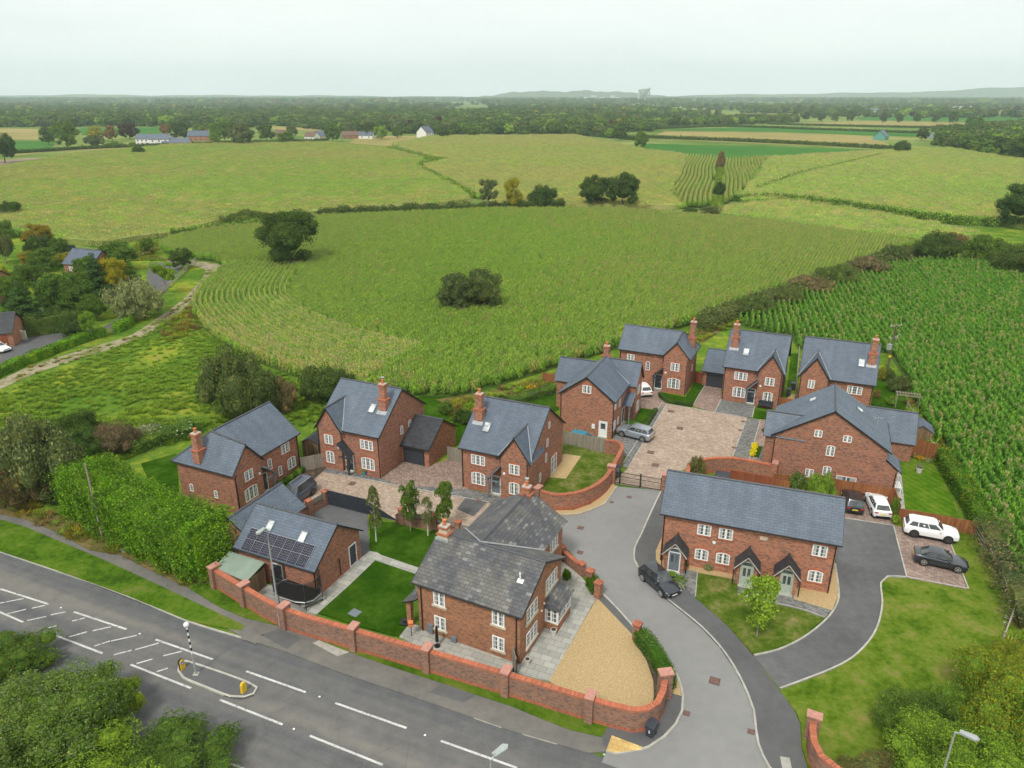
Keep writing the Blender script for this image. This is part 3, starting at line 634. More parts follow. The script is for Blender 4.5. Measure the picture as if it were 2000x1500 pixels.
# ---- big gable-on house on the right
x0, y0, a, W, D, he, hr = 28.92, 72.95, -.39, 11.37, 8.07, 5.47, 9.07
rt = thing('brick_house', 'largest brick gable wall with six white windows, behind the garden fences', 'house', (x0, y0, 0), a); Fc = faces(W, D)
mb = MB(); walls(mb, 0, W, 0, D, he, hr, 'y', 0); walls(mb, -.9, 3.0, .25, 3.6, he, 7.2, 'x', 0); walls(mb, 6, 15, 9.6, 14.2, 2.9, 5.5, 'x', 0); mb.box(6.5, 10.8, D, 9.7, 0, 2.9, 0, 'b')
mb.prism([(W, -.02, 0), (W+1.25, -.02, 0), (W+1.25, -.02, 3.25), (W, -.02, 4.2)], 2.9, 0); mb.box(.01, W-.01, -.02, 0, 2.66, 2.76, 0, 'k'); mb.build('wall', ['brick', 'brick_red'], rt)
mb = MB(); roof(mb, 0, W, 0, D, he, hr, 'y'); roof(mb, -.9, 3.2, .25, 3.6, he-.1, 7.2, 'x', verge='low'); roof(mb, 6, 15, 9.6, 14.2, 2.9, 5.5, 'x')
mb.prism([(W-.02, -.2, 4.45), (W+1.55, -.2, 3.2), (W+1.55, 3.1, 3.2), (W-.02, 3.1, 4.45)], .1, 0, 1)
flash(mb, [(W+1.6, -.2, 3.12), (W+1.6, 3.1, 3.12)], .065, 1)
rf = mb.build('roof', ['slate', 'black', 'ridge', 'lead'], rt)
hs = (hr-he)/(W/2)
gutter(rt, Fc['r'], 3.2, D+.2, -OE-.05, he-OE*hs-.06); pipe(rt, Fc['f'], .12, he-.2); pipe(rt, Matrix.Translation((1.2, 0, 0)), W-.1, 3.2)
for wd in [(4.4, 5.75, .8, .85, dict(lights=2, rows=2, rise=.1, curtain=0)), (7.3, 5.65, .85, .8, dict(lights=2, rows=2, rise=.1, curtain=0)), (5.87, 3.75, .85, 1.25, dict(lights=2, rows=3, rise=.12, curtain=0)),
           (5.86, 1.35, .85, 1.15, dict(lights=2, rows=3, rise=.12, curtain=0)), (4.15, .8, .85, 1.0, dict(lights=2, rows=3, curtain=0)), (7.9, .35, 2.0, 1.3, dict(lights=2, rows=1, curtain=.3, bars=False))]:
    window(rt, Fc['f'], *wd[:4], **wd[4])
skylight(rt, slopeframe_y(0, he, hr, W/2, -1), -5.8, 4.6, 1.0, .8); skylight(rt, slopeframe_y(W, he, hr, W/2, 1), 5.6, 3.9, 1.0, .8)
mb = MB(); mb.cyl((10.2, 3.4, 6.2), (10.2, 3.4, 7.6), .03, .03, 5); mb.cyl((9.7, 3.4, 7.6), (10.7, 3.4, 7.6), .02, .02, 4); mb.cyl((9.9, 3.1, 7.5), (9.9, 3.7, 7.5), .02, .02, 4); mb.build('aerial', 'steel', rt)
# ---- garages attached to the two houses
def garage(label, x0, y0, a, W, yf, yb, he, hr, dx, dw=2.6):
    rt = thing('garage', label, 'garage', (x0, y0, 0), a)
    mb = MB(); walls(mb, 0, W, yf, yb, he, hr, 'x', 0); mb.build('wall', ['brick'], rt)
    mb = MB(); roof(mb, .02, W, yf, yb, he, hr, 'x', verge='high' if dx > 0 else 'low'); mb.build('roof', ['slate_dark' if dx > 0 else 'slate', 'black', 'ridge'], rt)
    mb = MB(); c = W*.5-.2*dx
    for k in range(5): mb.box(c-dw/2, c+dw/2, yf-.03-(k % 2)*.004, yf, .02+k*.42, .43+k*.42-.015)
    mb.build('garage_door', 'anthracite', rt)
    mb = MB(); mb.box(c-dw/2-.08, c-dw/2, yf-.05, yf, 0, 2.2); mb.box(c+dw/2, c+dw/2+.08, yf-.05, yf, 0, 2.2); mb.box(c-dw/2-.08, c+dw/2+.08, yf-.05, yf, 2.12, 2.24); mb.build('frame', 'black', rt)
    gutter(rt, Matrix(), 0, W+.1, yf-OE-.05, he-.33)
    return rt
ca, sa = math.cos(-.413), math.sin(-.413)
garage('attached garage with dark roof and dark slatted door beside two brick driveways', -21.94+8.0*ca, 75.73+8.0*sa, -.413, 3.6, 4.4, 11.0, 2.6, 4.75, 1)
ca, sa = math.cos(-.43), math.sin(-.43)
garage('low attached garage with dark door at the far end of a courtyard driveway', 29.59-3.5*ca, 95.51-3.5*sa, -.43, 3.48, 4.2, 12.1, 2.6, 4.6, -1)
# ---- terrace of three cottages
x0, y0, a, W, D, he, hr = 13.66, 56.91, -.343, 14.49, 5.85, 5.46, 7.93
rt = thing('terraced_cottages', 'row of three brick cottages under one long slate roof with three arched porches', 'terrace', (x0, y0, 0), a); Fc = faces(W, D); s = (hr-he)/(D/2)
mb = MB(); walls(mb, 0, W, 0, D, he, hr, 'x', 0); mb.box(.01, W-.01, -.025, 0, 0, .16, 1, 'kb'); mb.box(.01, W-.01, -.02, 0, 2.75, 2.83, 0, 'k'); mb.box(8.35, 8.95, -.02, 0, 4.15, 4.5, 2); mb.build('wall', ['brick', 'brick_red', 'stone'], rt)
mb = MB(); roof(mb, 0, W, 0, D, he, hr, 'x', og=.3); mb.build('roof', ['slate', 'black', 'ridge'], rt)
gutter(rt, Matrix(), -.3, W+.3, -OE-.05, he-OE*s-.06); pipe(rt, Fc['f'], .1, he-.35); pipe(rt, Fc['f'], W-.1, he-.35)
for wx in (3.64, 5.5, 13.2):
    window(rt, Fc['f'], wx, 3.55, 1.2, 1.1, 2, 3); window(rt, Fc['f'], wx, .95, 1.2, 1.15, 2, 3, .14)
    alarm(rt, Fc['f'], wx-.9, 3.0) if wx == 5.5 else None
for k, (px, col) in enumerate(((1.42, 'grey_paint'), (7.62, 'sage'), (10.9, 'sage'))):
    mb = MB(); w_, d_, e_, r_ = 1.75, 1.35, 2.15, 3.15
    mb.box(px-w_/2, px+w_/2, -d_, 0, -.1, e_-.1, 0, 'bt'); mb.face([(px-w_/2, -d_, e_-.1), (px+w_/2, -d_, e_-.1), (px, -d_, r_-.1)], 0)
    o = archpts(1.3, 2.62, .62, -d_-.02, 10); ii = inset(o, 1.3, 2.62, .1); o = [(q_[0]+px, q_[1], q_[2]) for q_ in o]; ii = [(q_[0]+px, q_[1], q_[2]) for q_ in ii]
    for i in range(2, len(o)-1): mb.face([(o[i][0], -d_-.02, o[i][2]), (o[i+1][0], -d_-.02, o[i+1][2]), (ii[i+1][0], -d_-.02, ii[i+1][2]), (ii[i][0], -d_-.02, ii[i][2])][::-1], 1)
    p = mb.build('porch', ['brick', 'brick_red'], rt)
    mb = MB(); roof(mb, px-w_/2, px+w_/2, -d_, .05, e_, r_+.1, 'y', oe=.22, og=.28, verge='low'); mb.build('porch_roof', ['slate_dark', 'black', 'slate_dark'], p)
    mb = MB(); flash(mb, [(px-w_/2-.22, -d_-.32, e_-.32), (px, -d_-.32, r_+.0), (px+w_/2+.22, -d_-.32, e_-.32)], .05); mb.build('bargeboard', 'mortar', p)
    for sx in (-1, 1): mb = MB(); mb.cyl((px+sx*(w_/2+.2), -d_-.1, 0), (px+sx*(w_/2+.2), -d_-.1, e_-.3), .05, .05, 6); mb.build('downpipe', 'black', p)
    door(rt, Matrix.Translation((0, -d_, 0)), px, .92, 2.0, col, arch=True)
# ---- old slate-roofed house in front
x0, y0, a, W, D, he, hr = -7.43, 47.51, -.459, 8.97, 7.74, 4.92, 6.91
rt = thing('old_house', 'old brick house nearest the road with weathered slate roof and stone sills', 'house', (x0, y0, 0), a); Fc = faces(W, D); s = (hr-he)/(D/2)
mb = MB(); walls(mb, 0, W, 0, D, he, hr, 'x', 0); walls(mb, .1, 6.9, D-.1, 13.0, he-.05, 6.85, 'y', 0); mb.build('wall', ['brick_old'], rt)
mb = MB(); roof(mb, 0, W, 0, D, he, hr, 'x', og=.3); roof(mb, .1, 6.9, D/2+.1, 13.0, he-.05, 6.88, 'y', og=.3, verge='high')
for sx, xx in ((-1, .1-OE), (1, 6.9+OE)): flash(mb, [(3.5, D/2+.15, 6.95), (xx, D+.32, he-.1)], .07, 3)
rf = mb.build('roof', ['slate_old', 'black', 'ridge', 'lead'], rt)
gutter(rt, Matrix(), -.3, W+.3, -OE-.05, he-OE*s-.06); pipe(rt, Fc['f'], .35, he-.2); pipe(rt, Fc['f'], W-.3, he-.2)
chimney(rt, .35, 3.75, 6.4, 7.75, .7, .6, 1, 'stone'); chimney(rt, 3.5, 12.7, 6.2, 7.6, .7, .6, 1, 'brick_old', True)
mb = MB(); mb.box(-.25, .95, 3.2, 3.4, 6.55, 6.75); mb.build('flashing', 'lead', rf)
mb = MB(slopeM(0, he, hr, D/2)[0]); mb.cyl((8.0, 2.7, 0), (8.0, 2.95, .75), .07, .07, 8); mb.box(7.75, 8.25, 2.5, 2.85, .005, .05); mb.build('vent_pipe', 'white', rf)
ST = dict(lights=2, rows=3, sill='stone', lintel=False, curtain=.15)
for wx in (2.0, 7.15): window(rt, Fc['f'], wx, 3.05, 1.05, 1.3, **ST); window(rt, Fc['f'], wx, .75, 1.05, 1.25, **ST)
window(rt, Fc['r'], 2.0, 3.0, 1.9, 1.3, lights=3, rows=3, sill='stone', lintel=False, curtain=0); window(rt, Fc['r'], 5.7, 3.3, 2.2, 1.3, lights=4, rows=3, sill='stone', lintel=False, curtain=0)
window(rt, Fc['r'], 2.0, .75, 1.9, 1.3, lights=3, rows=3, sill='stone', lintel=False, curtain=0)
window(rt, Matrix.Translation((6.9, 0, 0)) @ Matrix.Rotation(R(90), 4, 'Z'), 11.0, 3.0, 1.7, 1.2, lights=3, rows=3, sill='stone', lintel=False, curtain=0)
# bay: brick plinth, white casements all round, small slate roof
mb = MB(); mb.box(W, W+1.15, 4.55, 7.2, -.1, .75, 0, 'b'); by = mb.build('bay_window', 'brick_old', rt)
mb = MB(); mb.box(W, W+1.05, 4.65, 7.1, .75, 2.15); mb.build('glass', 'glass', by)
mb = MB()
for (fx, fy) in ((W+1.08, 4.6), (W+1.08, 7.15), (W+.05, 4.6)): mb.box(fx-.07, fx+.07, fy-.07, fy+.07, .75, 2.25)
for zz in (.75, 2.12): mb.box(W, W+1.12, 4.56, 4.66, zz, zz+.13); mb.box(W+1.03, W+1.13, 4.56, 7.2, zz, zz+.13)
for k in range(1, 3): yy = 4.6+2.55*k/3; mb.box(W+1.02, W+1.12, yy-.05, yy+.05, .8, 2.2)
mb.box(W+.5, W+.62, 4.57, 4.66, .8, 2.2)
for k in range(7): yy = 4.8+.36*k; mb.box(W+1.05, W+1.09, yy-.02, yy+.02, .85, 2.12)
for k in range(4): xx = W+.2+.26*k; mb.box(xx-.02, xx+.02, 4.61, 4.645, .85, 2.12)
for zz in (1.25, 1.7): mb.box(W, W+1.09, 4.6, 4.64, zz, zz+.035); mb.box(W+1.05, W+1.09, 4.6, 7.15, zz, zz+.035)
mb.build('frame', 'white', by)
mb = MB(); z1, z2 = 2.22, 3.2
mb.prism([(W+1.4, 4.3, z1), (W+1.4, 7.45, z1), (W+.05, 6.9, z2), (W+.05, 4.9, z2)], .08, 0, 1); mb.prism([(W, 4.3, z1), (W+1.4, 4.3, z1), (W+.05, 4.9, z2)], .08, 0, 1); mb.prism([(W+1.4, 7.45, z1), (W, 7.45, z1), (W+.05, 6.9, z2)], .08, 0, 1)
mb.build('bay_roof', ['slate_old', 'black'], by)
# left porch on a brick pillar
mb = MB(); mb.prism([(-1.35, -.35, 2.45), (0, -.35, 3.15), (0, 2.6, 3.15), (-1.35, 2.6, 2.45)], .1, 0, 1); p = mb.build('porch', ['slate_old', 'black'], rt)
mb = MB(); mb.box(-1.15, -.75, -.05, .35, 0, 2.45); mb.build('pillar', 'brick_old', p)
door(rt, Fc['l'], 6.5, col='anthracite')
for xx in (.85, 3.0): mb = MB(); mb.box(xx, xx+.5, -.22, 0, .25 if xx < 1 else .02, 1.0 if xx < 1 else .6); mb.build('meter_box', 'grey_paint', rt)
mb = MB(Fc['r']); mb.ball((3.6, -.12, 2.5), .1); mb.ball((4.1, -.12, 2.85), .09); mb.build('wall_lamp', 'cream', rt)
# ---- outbuilding with solar panels
x0, y0, a, W, D, he, hr = -24.31, 54.97, -.419, 8.47, 6.3, 3.16, 5.52
rt = thing('outbuilding', 'single-storey brick outbuilding with rows of solar panels and two skylights', 'outbuilding', (x0, y0, 0), a); Fc = faces(W, D); s = (hr-he)/(D/2)
mb = MB(); walls(mb, 0, W, 0, D, he, hr, 'x', 0); walls(mb, -4.1, .7, 1.2, 7.9, 3.0, 4.75, 'y', 0); mb.box(.01, W-.01, -.02, 0, 0, .3, 1, 'kb'); mb.box(W, W+.02, .01, D-.01, 0, .3, 1, 'lb'); mb.build('wall', ['brick', 'brick_red'], rt)
mb = MB(); roof(mb, 0, W, 0, D, he, hr, 'x'); roof(mb, -4.1, .7, 1.2, 7.9, 3.0, 4.75, 'y'); rf = mb.build('roof', ['slate', 'black', 'ridge'], rt)
gutter(rt, Matrix(), -.2, W+.2, -OE-.05, he-OE*s-.06); pipe(rt, Fc['f'], W-.12, he-.35)
SM, SL = slopeM(0, he, hr, D/2)
skylight(rt, SM, 2.35, SL*.62, .75, 1.05); skylight(rt, SM, 6.05, SL*.58, .75, 1.05)
for r_ in range(2):
    for k in range(7):
        xa = .75+k*.99; ya = .12+r_*1.0
        mb = MB(SM); mb.box(xa, xa+.95, ya, ya+.96, .05, .11, 0); pn = mb.build('solar_panel', 'solar', rt)
        mb = MB(SM)
        for j in range(1, 6): mb.box(xa+.158*j-.004, xa+.158*j+.004, ya+.02, ya+.94, .111, .114)
        for j in range(1, 5): mb.box(xa+.02, xa+.93, ya+.192*j-.004, ya+.192*j+.004, .111, .1145)
        mb.box(xa-.02, xa+.97, ya+.96, ya+.985, .04, .125); mb.box(xa+.95, xa+.97, ya, ya+.98, .04, .12); mb.build('grid_line', 'steel', pn)
door(rt, Fc['f'], 4.35, .95, 2.1, 'anthracite', glazed=False); door(rt, Fc['r'], 5.1, .95, 2.05, 'anthracite', glazed=False)
mb = MB(Fc['r']); mb.cyl((3.1, -.1, .35), (3.1, -.1, 1.9), .05, .05, 7); mb.cyl((3.1, 0, 2.0), (3.1, -.15, 1.9), .04, .04, 6); mb.build('vent_pipe', 'black', rt)
# ---- felt-roofed lean-to shed
rt = thing('shed', 'timber lean-to shed with flat pale green felt roof behind the boundary wall', 'shed', (x0, y0, 0), a)
mb = MB(); mb.prism([(-.6, -2.35, 2.0), (3.4, -2.75, 2.0), (3.4, -.42, 2.45), (-.6, -.42, 2.45)], .07); mb.build('roof', 'felt_green', rt)
mb = MB(); mb.box(-.5, 3.3, -2.3, -.5, 0, 1.93, 0, 'bt'); mb.box(-.45, 3.32, -2.6, -2.3, 0, 1.9, 0, 'b'); mb.build('wall', 'shed_wood', rt)
mb = MB(); mb.box(3.32, 3.36, -2.4, -2.0, .2, .6, 0); mb.box(3.365, 3.375, -2.3, -2.1, .28, .52, 1); mb.build('vent', ['white', 'black'], rt)
mb = MB(); mb.box(-.62, -.55, -2.4, -.4, 1.95, 2.1); mb.build('fascia', 'white', rt)
# ================================================================ ground, roads, paths
def sheet(name, P, mat, z, label, raised=False, sm=None, kind='structure', cat='ground'):
    if P and not isinstance(P[0], Vector): P = A(P, z)
    P = [Vector((p.x, p.y, z)) for p in P]
    if sm: P = smoothline(P, sm, True)
    P = [Vector((p.x, p.y, z)) for p in P]
    ar = sum(P[i-1].x*P[i].y-P[i].x*P[i-1].y for i in range(len(P)))
    if ar < 0: P = P[::-1]
    mb = MB(); mb.face(P)
    if raised:
        for i in range(len(P)):
            a, b = P[i-1], P[i]; mb.face([(a.x, a.y, -.1), (b.x, b.y, -.1), b, a])
    o = mb.build(name, mat); tag(o, label, cat, None, kind); return o
def ribbon(name, L, w, h, mat, label, z=0.0, kind='structure', sm=.8, cat='kerb', cen=True):
    if not isinstance(L[0], Vector): L = A(L, z)
    L = smoothline(L, sm); a = side(L, w/2 if cen else w); b = side(L, -w/2 if cen else 0); mb = MB(); n = len(L); d = 0
    for i in range(n-1):
        q = lambda p, zz: (p.x, p.y, zz)
        mb.face([q(b[i], z+h), q(b[i+1], z+h), q(a[i+1], z+h), q(a[i], z+h)]); mb.face([q(b[i], z-.1), q(b[i+1], z-.1), q(b[i+1], z+h), q(b[i], z+h)]); mb.face([q(a[i+1], z-.1), q(a[i], z-.1), q(a[i], z+h), q(a[i+1], z+h)])
    return tag(mb.build(name, mat), label, cat, None, kind)
G = 9400
sheet('ground', [Vector((-G, -300, 0)), Vector((G, -300, 0)), Vector((G, G, 0)), Vector((-G, G, 0))], 'ground_far', -.06, 'open farmland stretching to the horizon')
near = sheet('rough_grass', [Vector((-200, -20, 0)), Vector((170, -20, 0)), Vector((170, 240, 0)), Vector((-200, 240, 0))], 'rough_grass', -.02, 'rough weedy grassland around the houses and beside the farm track')
# main road, verge and footway along it
k0, k1 = at(0, 1078), at(1150, 1470); rd = (k1-k0).normalized(); rn = Vector((rd.y, -rd.x, 0))
KT = [(0, 1078), (120, 1118), (250, 1165), (370, 1215), (460, 1243), (545, 1268), (680, 1318), (850, 1375), (1000, 1427), (1150, 1470)]
kerb_line = [k0-rd*120] + A(KT) + [k1+rd*90]
K = smoothline(kerb_line, 3)
near_edge = side(K, -11.0)
mr = sheet('main_road', K+near_edge[::-1], 'asphalt_main', .0, 'grey tarmac main road crossing the bottom left of the view', cat='road')
sheet('far_verge', near_edge+side(K, -60)[::-1], 'verge_grass', .03, 'grass bank on the near side of the main road')
ribbon('kerb', [k1+rd*9]+[k1+rd*90], .13, .1, 'kerbstone', 'concrete kerb of the main road beyond the junction')
ribbon('kerb', A([(400, 1471)])+[at(400, 1471)+rd*70], .14, .1, 'kerbstone', 'kerb on the near side of the main road')
ribbon('kerb', kerb_line[:-1], .14, .1, 'kerbstone', 'weathered kerb between the main road and the grass verge')
U = [(0, 1004), (50, 1015), (112, 1040), (175, 1075), (237, 1085), (275, 1105), (370, 1150), (430, 1187), (480, 1208), (554, 1225), (615, 1248), (670, 1270), (766, 1303), (862, 1334), (917, 1353), (1000, 1380), (1035, 1395), (1110, 1425), (1175, 1440), (1187, 1417)]
sheet('footway', [k0-rd*120+Vector((3, 7.2, 0))] + A(U, .1) + A([(1184, 1467), (1150, 1470), (1000, 1427), (850, 1375), (680, 1318), (545, 1268), (480, 1248), (430, 1218), (320, 1147), (200, 1092), (112, 1055), (50, 1029), (0, 1014)], .1) + [k0-rd*120+Vector((2, 5.4, 0))], 'pavement', .104, 'patched grey footway beside the main road', True, cat='footpath')
sheet('grass_verge', [k0-rd*120+Vector((2, 5.4, 0))] + A([(0, 1014), (50, 1029), (112, 1055), (200, 1092), (320, 1147), (400, 1185), (480, 1222), (470, 1232), (370, 1213), (250, 1164), (120, 1117), (0, 1077)], .1) + [k0-rd*120+Vector((0, .3, 0))], 'verge_grass', .108, 'bright mown verge between footway and main road', True)
sheet('wall_verge', [(425, 1143), (481, 1183), (560, 1226), (696, 1268), (836, 1308), (989, 1354), (1151, 1405), (1190, 1416), (1175, 1439), (1110, 1424), (1035, 1394), (1000, 1379), (917, 1352), (862, 1333), (766, 1302), (670, 1269), (615, 1247), (554, 1224), (480, 1207), (430, 1186), (370, 1149), (370, 1135)], 'verge_grass', .11, 'narrow strip of grass at the foot of the boundary wall', True)
sheet('hedge_verge', [k0-rd*120+Vector((3, 7.3, 0))] + A([(0, 1003), (50, 1014), (112, 1039), (175, 1074), (237, 1084), (275, 1104), (370, 1149), (430, 1150), (400, 1125), (300, 1075), (200, 1040), (100, 1000), (0, 960)], .1) + [k0-rd*120+Vector((4, 12, 0))], 'dry_verge', .106, 'dry weedy strip between hedge and footway', True)
for P, m in (([(480, 1222), (520, 1232), (500, 1258), (470, 1246)], 'pavement'), ([(610, 1256), (640, 1243), (700, 1266), (660, 1282)], 'concrete'), ([(510, 1240), (545, 1228), (590, 1246), (560, 1268)], 'asphalt_footway'), ([(860, 1336), (930, 1358), (905, 1372), (838, 1352)], 'asphalt_footway')):
    sheet('footway_patch', P, m, .109, 'repaired patch in the roadside footway', False)
# estate road with its kerbs
LK_ = [(1184, 1467), (1200, 1472), (1252, 1465), (1267, 1460), (1297, 1440), (1320, 1415), (1332, 1390), (1334, 1360), (1325, 1327), (1312, 1302), (1290, 1275), (1262, 1248), (1237, 1225), (1205, 1189), (1175, 1159), (1163, 1140), (1148, 1115), (1125, 1090), (1100, 1065), (1085, 1040), (1075, 1012)]
UK = [(1087, 1006), (1129, 1004), (1156, 995), (1180, 985), (1193, 968), (1205, 950)]
RK = [(1292, 958), (1272, 1000), (1252, 1045), (1240, 1070), (1239, 1095), (1250, 1115), (1275, 1146), (1305, 1172), (1340, 1200), (1370, 1225), (1405, 1262), (1435, 1305), (1460, 1355), (1472, 1388), (1476, 1424), (1481, 1454), (1502, 1499), (1540, 1540)]
er = sheet('estate_road', smoothline(A(LK_), 1.5) + smoothline(A(UK), 1) + smoothline(A(RK), 1.5) + [k1+rd*22+rn*.5, k1+rd*1+rn*.4], 'asphalt_estate', .008, 'pale tarmac estate road curving up to the gates', cat='road')
ribbon('kerb', LK_[:15], .16, .11, 'kerbstone', 'pale kerb on the gravel side of the estate road')
ribbon('kerb', RK, .15, .11, 'kerbstone', 'long pale kerb between estate road and its right footway')
ribbon('kerb', UK, .12, .11, 'kerbstone', 'kerb edging the gravel below the curved wall')
FO = [(1294, 1045), (1281, 1075), (1281, 1092), (1292, 1112), (1315, 1130), (1340, 1147), (1357, 1167), (1390, 1195), (1422, 1224), (1445, 1250), (1472, 1281), (1520, 1346), (1535, 1364), (1553, 1391), (1563, 1415), (1565, 1460), (1577, 1499), (1590, 1560)]
sheet('footway', smoothline(A(RK, .1), 1.5) + smoothline(A([(1298, 965)]+FO, .1), 1.5)[::-1], 'asphalt_footway', .1, 'dark tarmac footway on the right of the estate road', True, cat='footpath')
# side drive
IK = [(1472, 1281), (1520, 1270), (1568, 1247), (1607, 1217), (1628, 1193), (1638, 1169), (1637, 1145), (1631, 1102), (1636, 1060), (1649, 1012)]
OK_ = [(1523, 1346), (1580, 1325), (1625, 1307), (1664, 1286), (1697, 1253), (1715, 1220), (1723, 1178), (1720, 1140), (1733, 1127), (1769, 1128)]
sheet('side_drive', smoothline(A(IK), 1) + A([(1750, 1027), (1771, 1127)]) + smoothline(A(OK_), 1)[::-1], 'asphalt_dark', .02, 'dark tarmac drive curving round to the parking bays', cat='driveway')
ribbon('kerb', IK[:-2], .14, .12, 'kerbstone', 'kerb on the inner side of the curving drive'); ribbon('kerb', OK_, .14, .12, 'kerbstone', 'kerb on the outer side of the curving drive')
ribbon('kerb', [(1649, 1012), (1745, 1027), (1771, 1128)], .12, .07, 'kerbstone', 'edging between tarmac and the parking bays', sm=9)
sheet('parking_bay', [(1745, 1027), (1845, 1040), (1857, 1065), (1891, 1151), (1771, 1128)], 'paver_drive', .05, 'red brown block paved parking bay under the white and black cars', True)
ribbon('kerb', [(1771, 1128), (1891, 1151), (1857, 1065)], .12, .125, 'kerbstone', 'edging round the outer parking bay', sm=9)
sheet('parking_bay', [(1649, 1011), (1750, 1026), (1752, 990), (1742, 970), (1660, 952), (1650, 960)], 'paver_drive', .05, 'block paved bay against the brown fence', True)
sheet('common_lawn', [(1523, 1348), (1580, 1327), (1625, 1309), (1664, 1288), (1697, 1255), (1715, 1222), (1723, 1180), (1720, 1142), (1733, 1129), (1769, 1130), (1891, 1153), (1857, 1066), (1848, 1040), (1905, 1040), (1937, 1105), (1970, 1175), (1985, 1220), (2040, 1330), (2060, 1560), (1592, 1560), (1579, 1499), (1567, 1460), (1565, 1415), (1555, 1391)], 'lawn_common', .1, 'large patchy lawn right of the drive', True, cat='lawn')
sheet('front_lawn', [(1362, 1119), (1442, 1133), (1441, 1162), (1515, 1180), (1565, 1191), (1610, 1207), (1568, 1245), (1520, 1268), (1473, 1279), (1446, 1250), (1423, 1224), (1391, 1195), (1358, 1167)], 'lawn_worn', .112, 'lawn with a young tree in front of the cottages', True, cat='lawn')
sheet('gravel_border', [(1294, 1045), (1281, 1075), (1281, 1092), (1292, 1112), (1312, 1122), (1362, 1117), (1442, 1132), (1515, 1147), (1551, 1170), (1625, 1192), (1637, 1165), (1636, 1130), (1630, 1095), (1636, 1060), (1600, 1040)], 'gravel', .106, 'golden gravel border round the cottages', True)
sheet('path', [(1441, 1134), (1471, 1140), (1473, 1153), (1515, 1160), (1527, 1152), (1551, 1158), (1551, 1170), (1625, 1192), (1610, 1207), (1565, 1191), (1515, 1180), (1441, 1162)], 'paver_grey', .116, 'grey block path to the two right cottages', True)
sheet('path', [(1313, 1105), (1362, 1117), (1357, 1167), (1340, 1147), (1315, 1128)], 'paver_grey', .116, 'grey block path to the left cottage', True)
ribbon('kerb', [(1362, 1119), (1358, 1167)], .08, .13, 'kerbstone', 'edging beside the left cottage path', sm=9); ribbon('kerb', [(1441, 1162), (1515, 1180), (1565, 1191), (1610, 1207)], .08, .13, 'kerbstone', 'edging below the right cottages path')
# gravel forecourt, patios, corner
sheet('gravel_forecourt', [(1167, 1166), (1241, 1245), (1262, 1285), (1278, 1325), (1280, 1350), (1272, 1380), (1255, 1400), (1180, 1396), (1072, 1330), (1087, 1305)], 'gravel', .1, 'golden gravel forecourt inside the curved wall', True)
sheet('footway', [(1177, 1160), (1240, 1227), (1250, 1240), (1245, 1250), (1167, 1168), (1165, 1160)], 'asphalt_footway', .101, 'narrow grey edging path beside the gravel forecourt', True, cat='footpath')
sheet('patio', [(1096, 1095), (1135, 1125), (1166, 1166), (1087, 1305), (1072, 1330), (1000, 1312), (1012, 1250)], 'slabs', .104, 'grey slab patio on the right of the old house', True)
sheet('patio', [(800, 1217), (780, 1243), (840, 1275), (990, 1325), (1010, 1318), (1008, 1290), (830, 1225)], 'slabs', .104, 'slab path between the old house and boundary wall', True)
sheet('corner_footway', [(1187, 1417), (1235, 1428), (1285, 1412), (1300, 1352), (1334, 1358), (1332, 1388), (1320, 1413), (1297, 1438), (1267, 1458), (1252, 1463), (1200, 1470), (1184, 1465), (1175, 1440)], 'asphalt_footway', .108, 'dark tarmac footway round the corner wall', True, cat='footpath')
sheet('tactile_paving', [(1195, 1436), (1255, 1459), (1251, 1464), (1200, 1470), (1184, 1465)], 'tactile', .114, 'buff tactile paving at the crossing point')
sheet('gravel_strip', [(1311, 1305), (1325, 1330), (1332, 1359), (1303, 1352), (1300, 1320)], 'gravel', .109, 'small wedge of gravel outside the hedge')
sheet('gravel_strip', [(1060, 1000)] + UK[:1] + UK[1:] + [(1190, 940), (1176, 968), (1154, 984), (1120, 996), (1078, 997)], 'gravel', .09, 'curved gravel strip below the curved wall', True)
sheet('soil_bed', [(1238, 1252), (1262, 1288), (1276, 1330), (1277, 1370), (1284, 1350), (1287, 1310), (1270, 1270)], 'mulch', .112, 'leafy soil bed inside the hedge')
# garden of the old house
sheet('garden_drive', [(605, 1002), (637, 982), (717, 1000), (722, 1076), (705, 1090), (650, 1140), (600, 1030), (590, 1010)], 'asphalt_dark', .03, 'dark tarmac drive behind the sliding gate', cat='driveway')
sheet('garden_lawn', [(722, 1018), (775, 1020), (837, 1040), (862, 1028), (830, 1112), (740, 1083), (722, 1077)], 'lawn', .1, 'upper lawn with birch trees beside the old house', True, cat='lawn')
sheet('garden_lawn', [(729, 1094), (740, 1090), (812, 1121), (806, 1170), (801, 1217), (780, 1243), (700, 1222), (622, 1197)], 'lawn', .1, 'lower lawn between the outbuilding and old house', True, cat='lawn')
sheet('garden_path', [(737, 1079), (722, 1076), (690, 1100), (617, 1168), (590, 1195), (618, 1200), (680, 1145), (733, 1094), (812, 1121), (822, 1110), (745, 1084)], 'slabs', .112, 'slab path beside the outbuilding and across the lawn', True)
sheet('garden_yard', [(455, 1120), (600, 1165), (620, 1168), (592, 1196), (560, 1215), (430, 1150)], 'slabs', .09, 'paved yard under the trampoline', True)
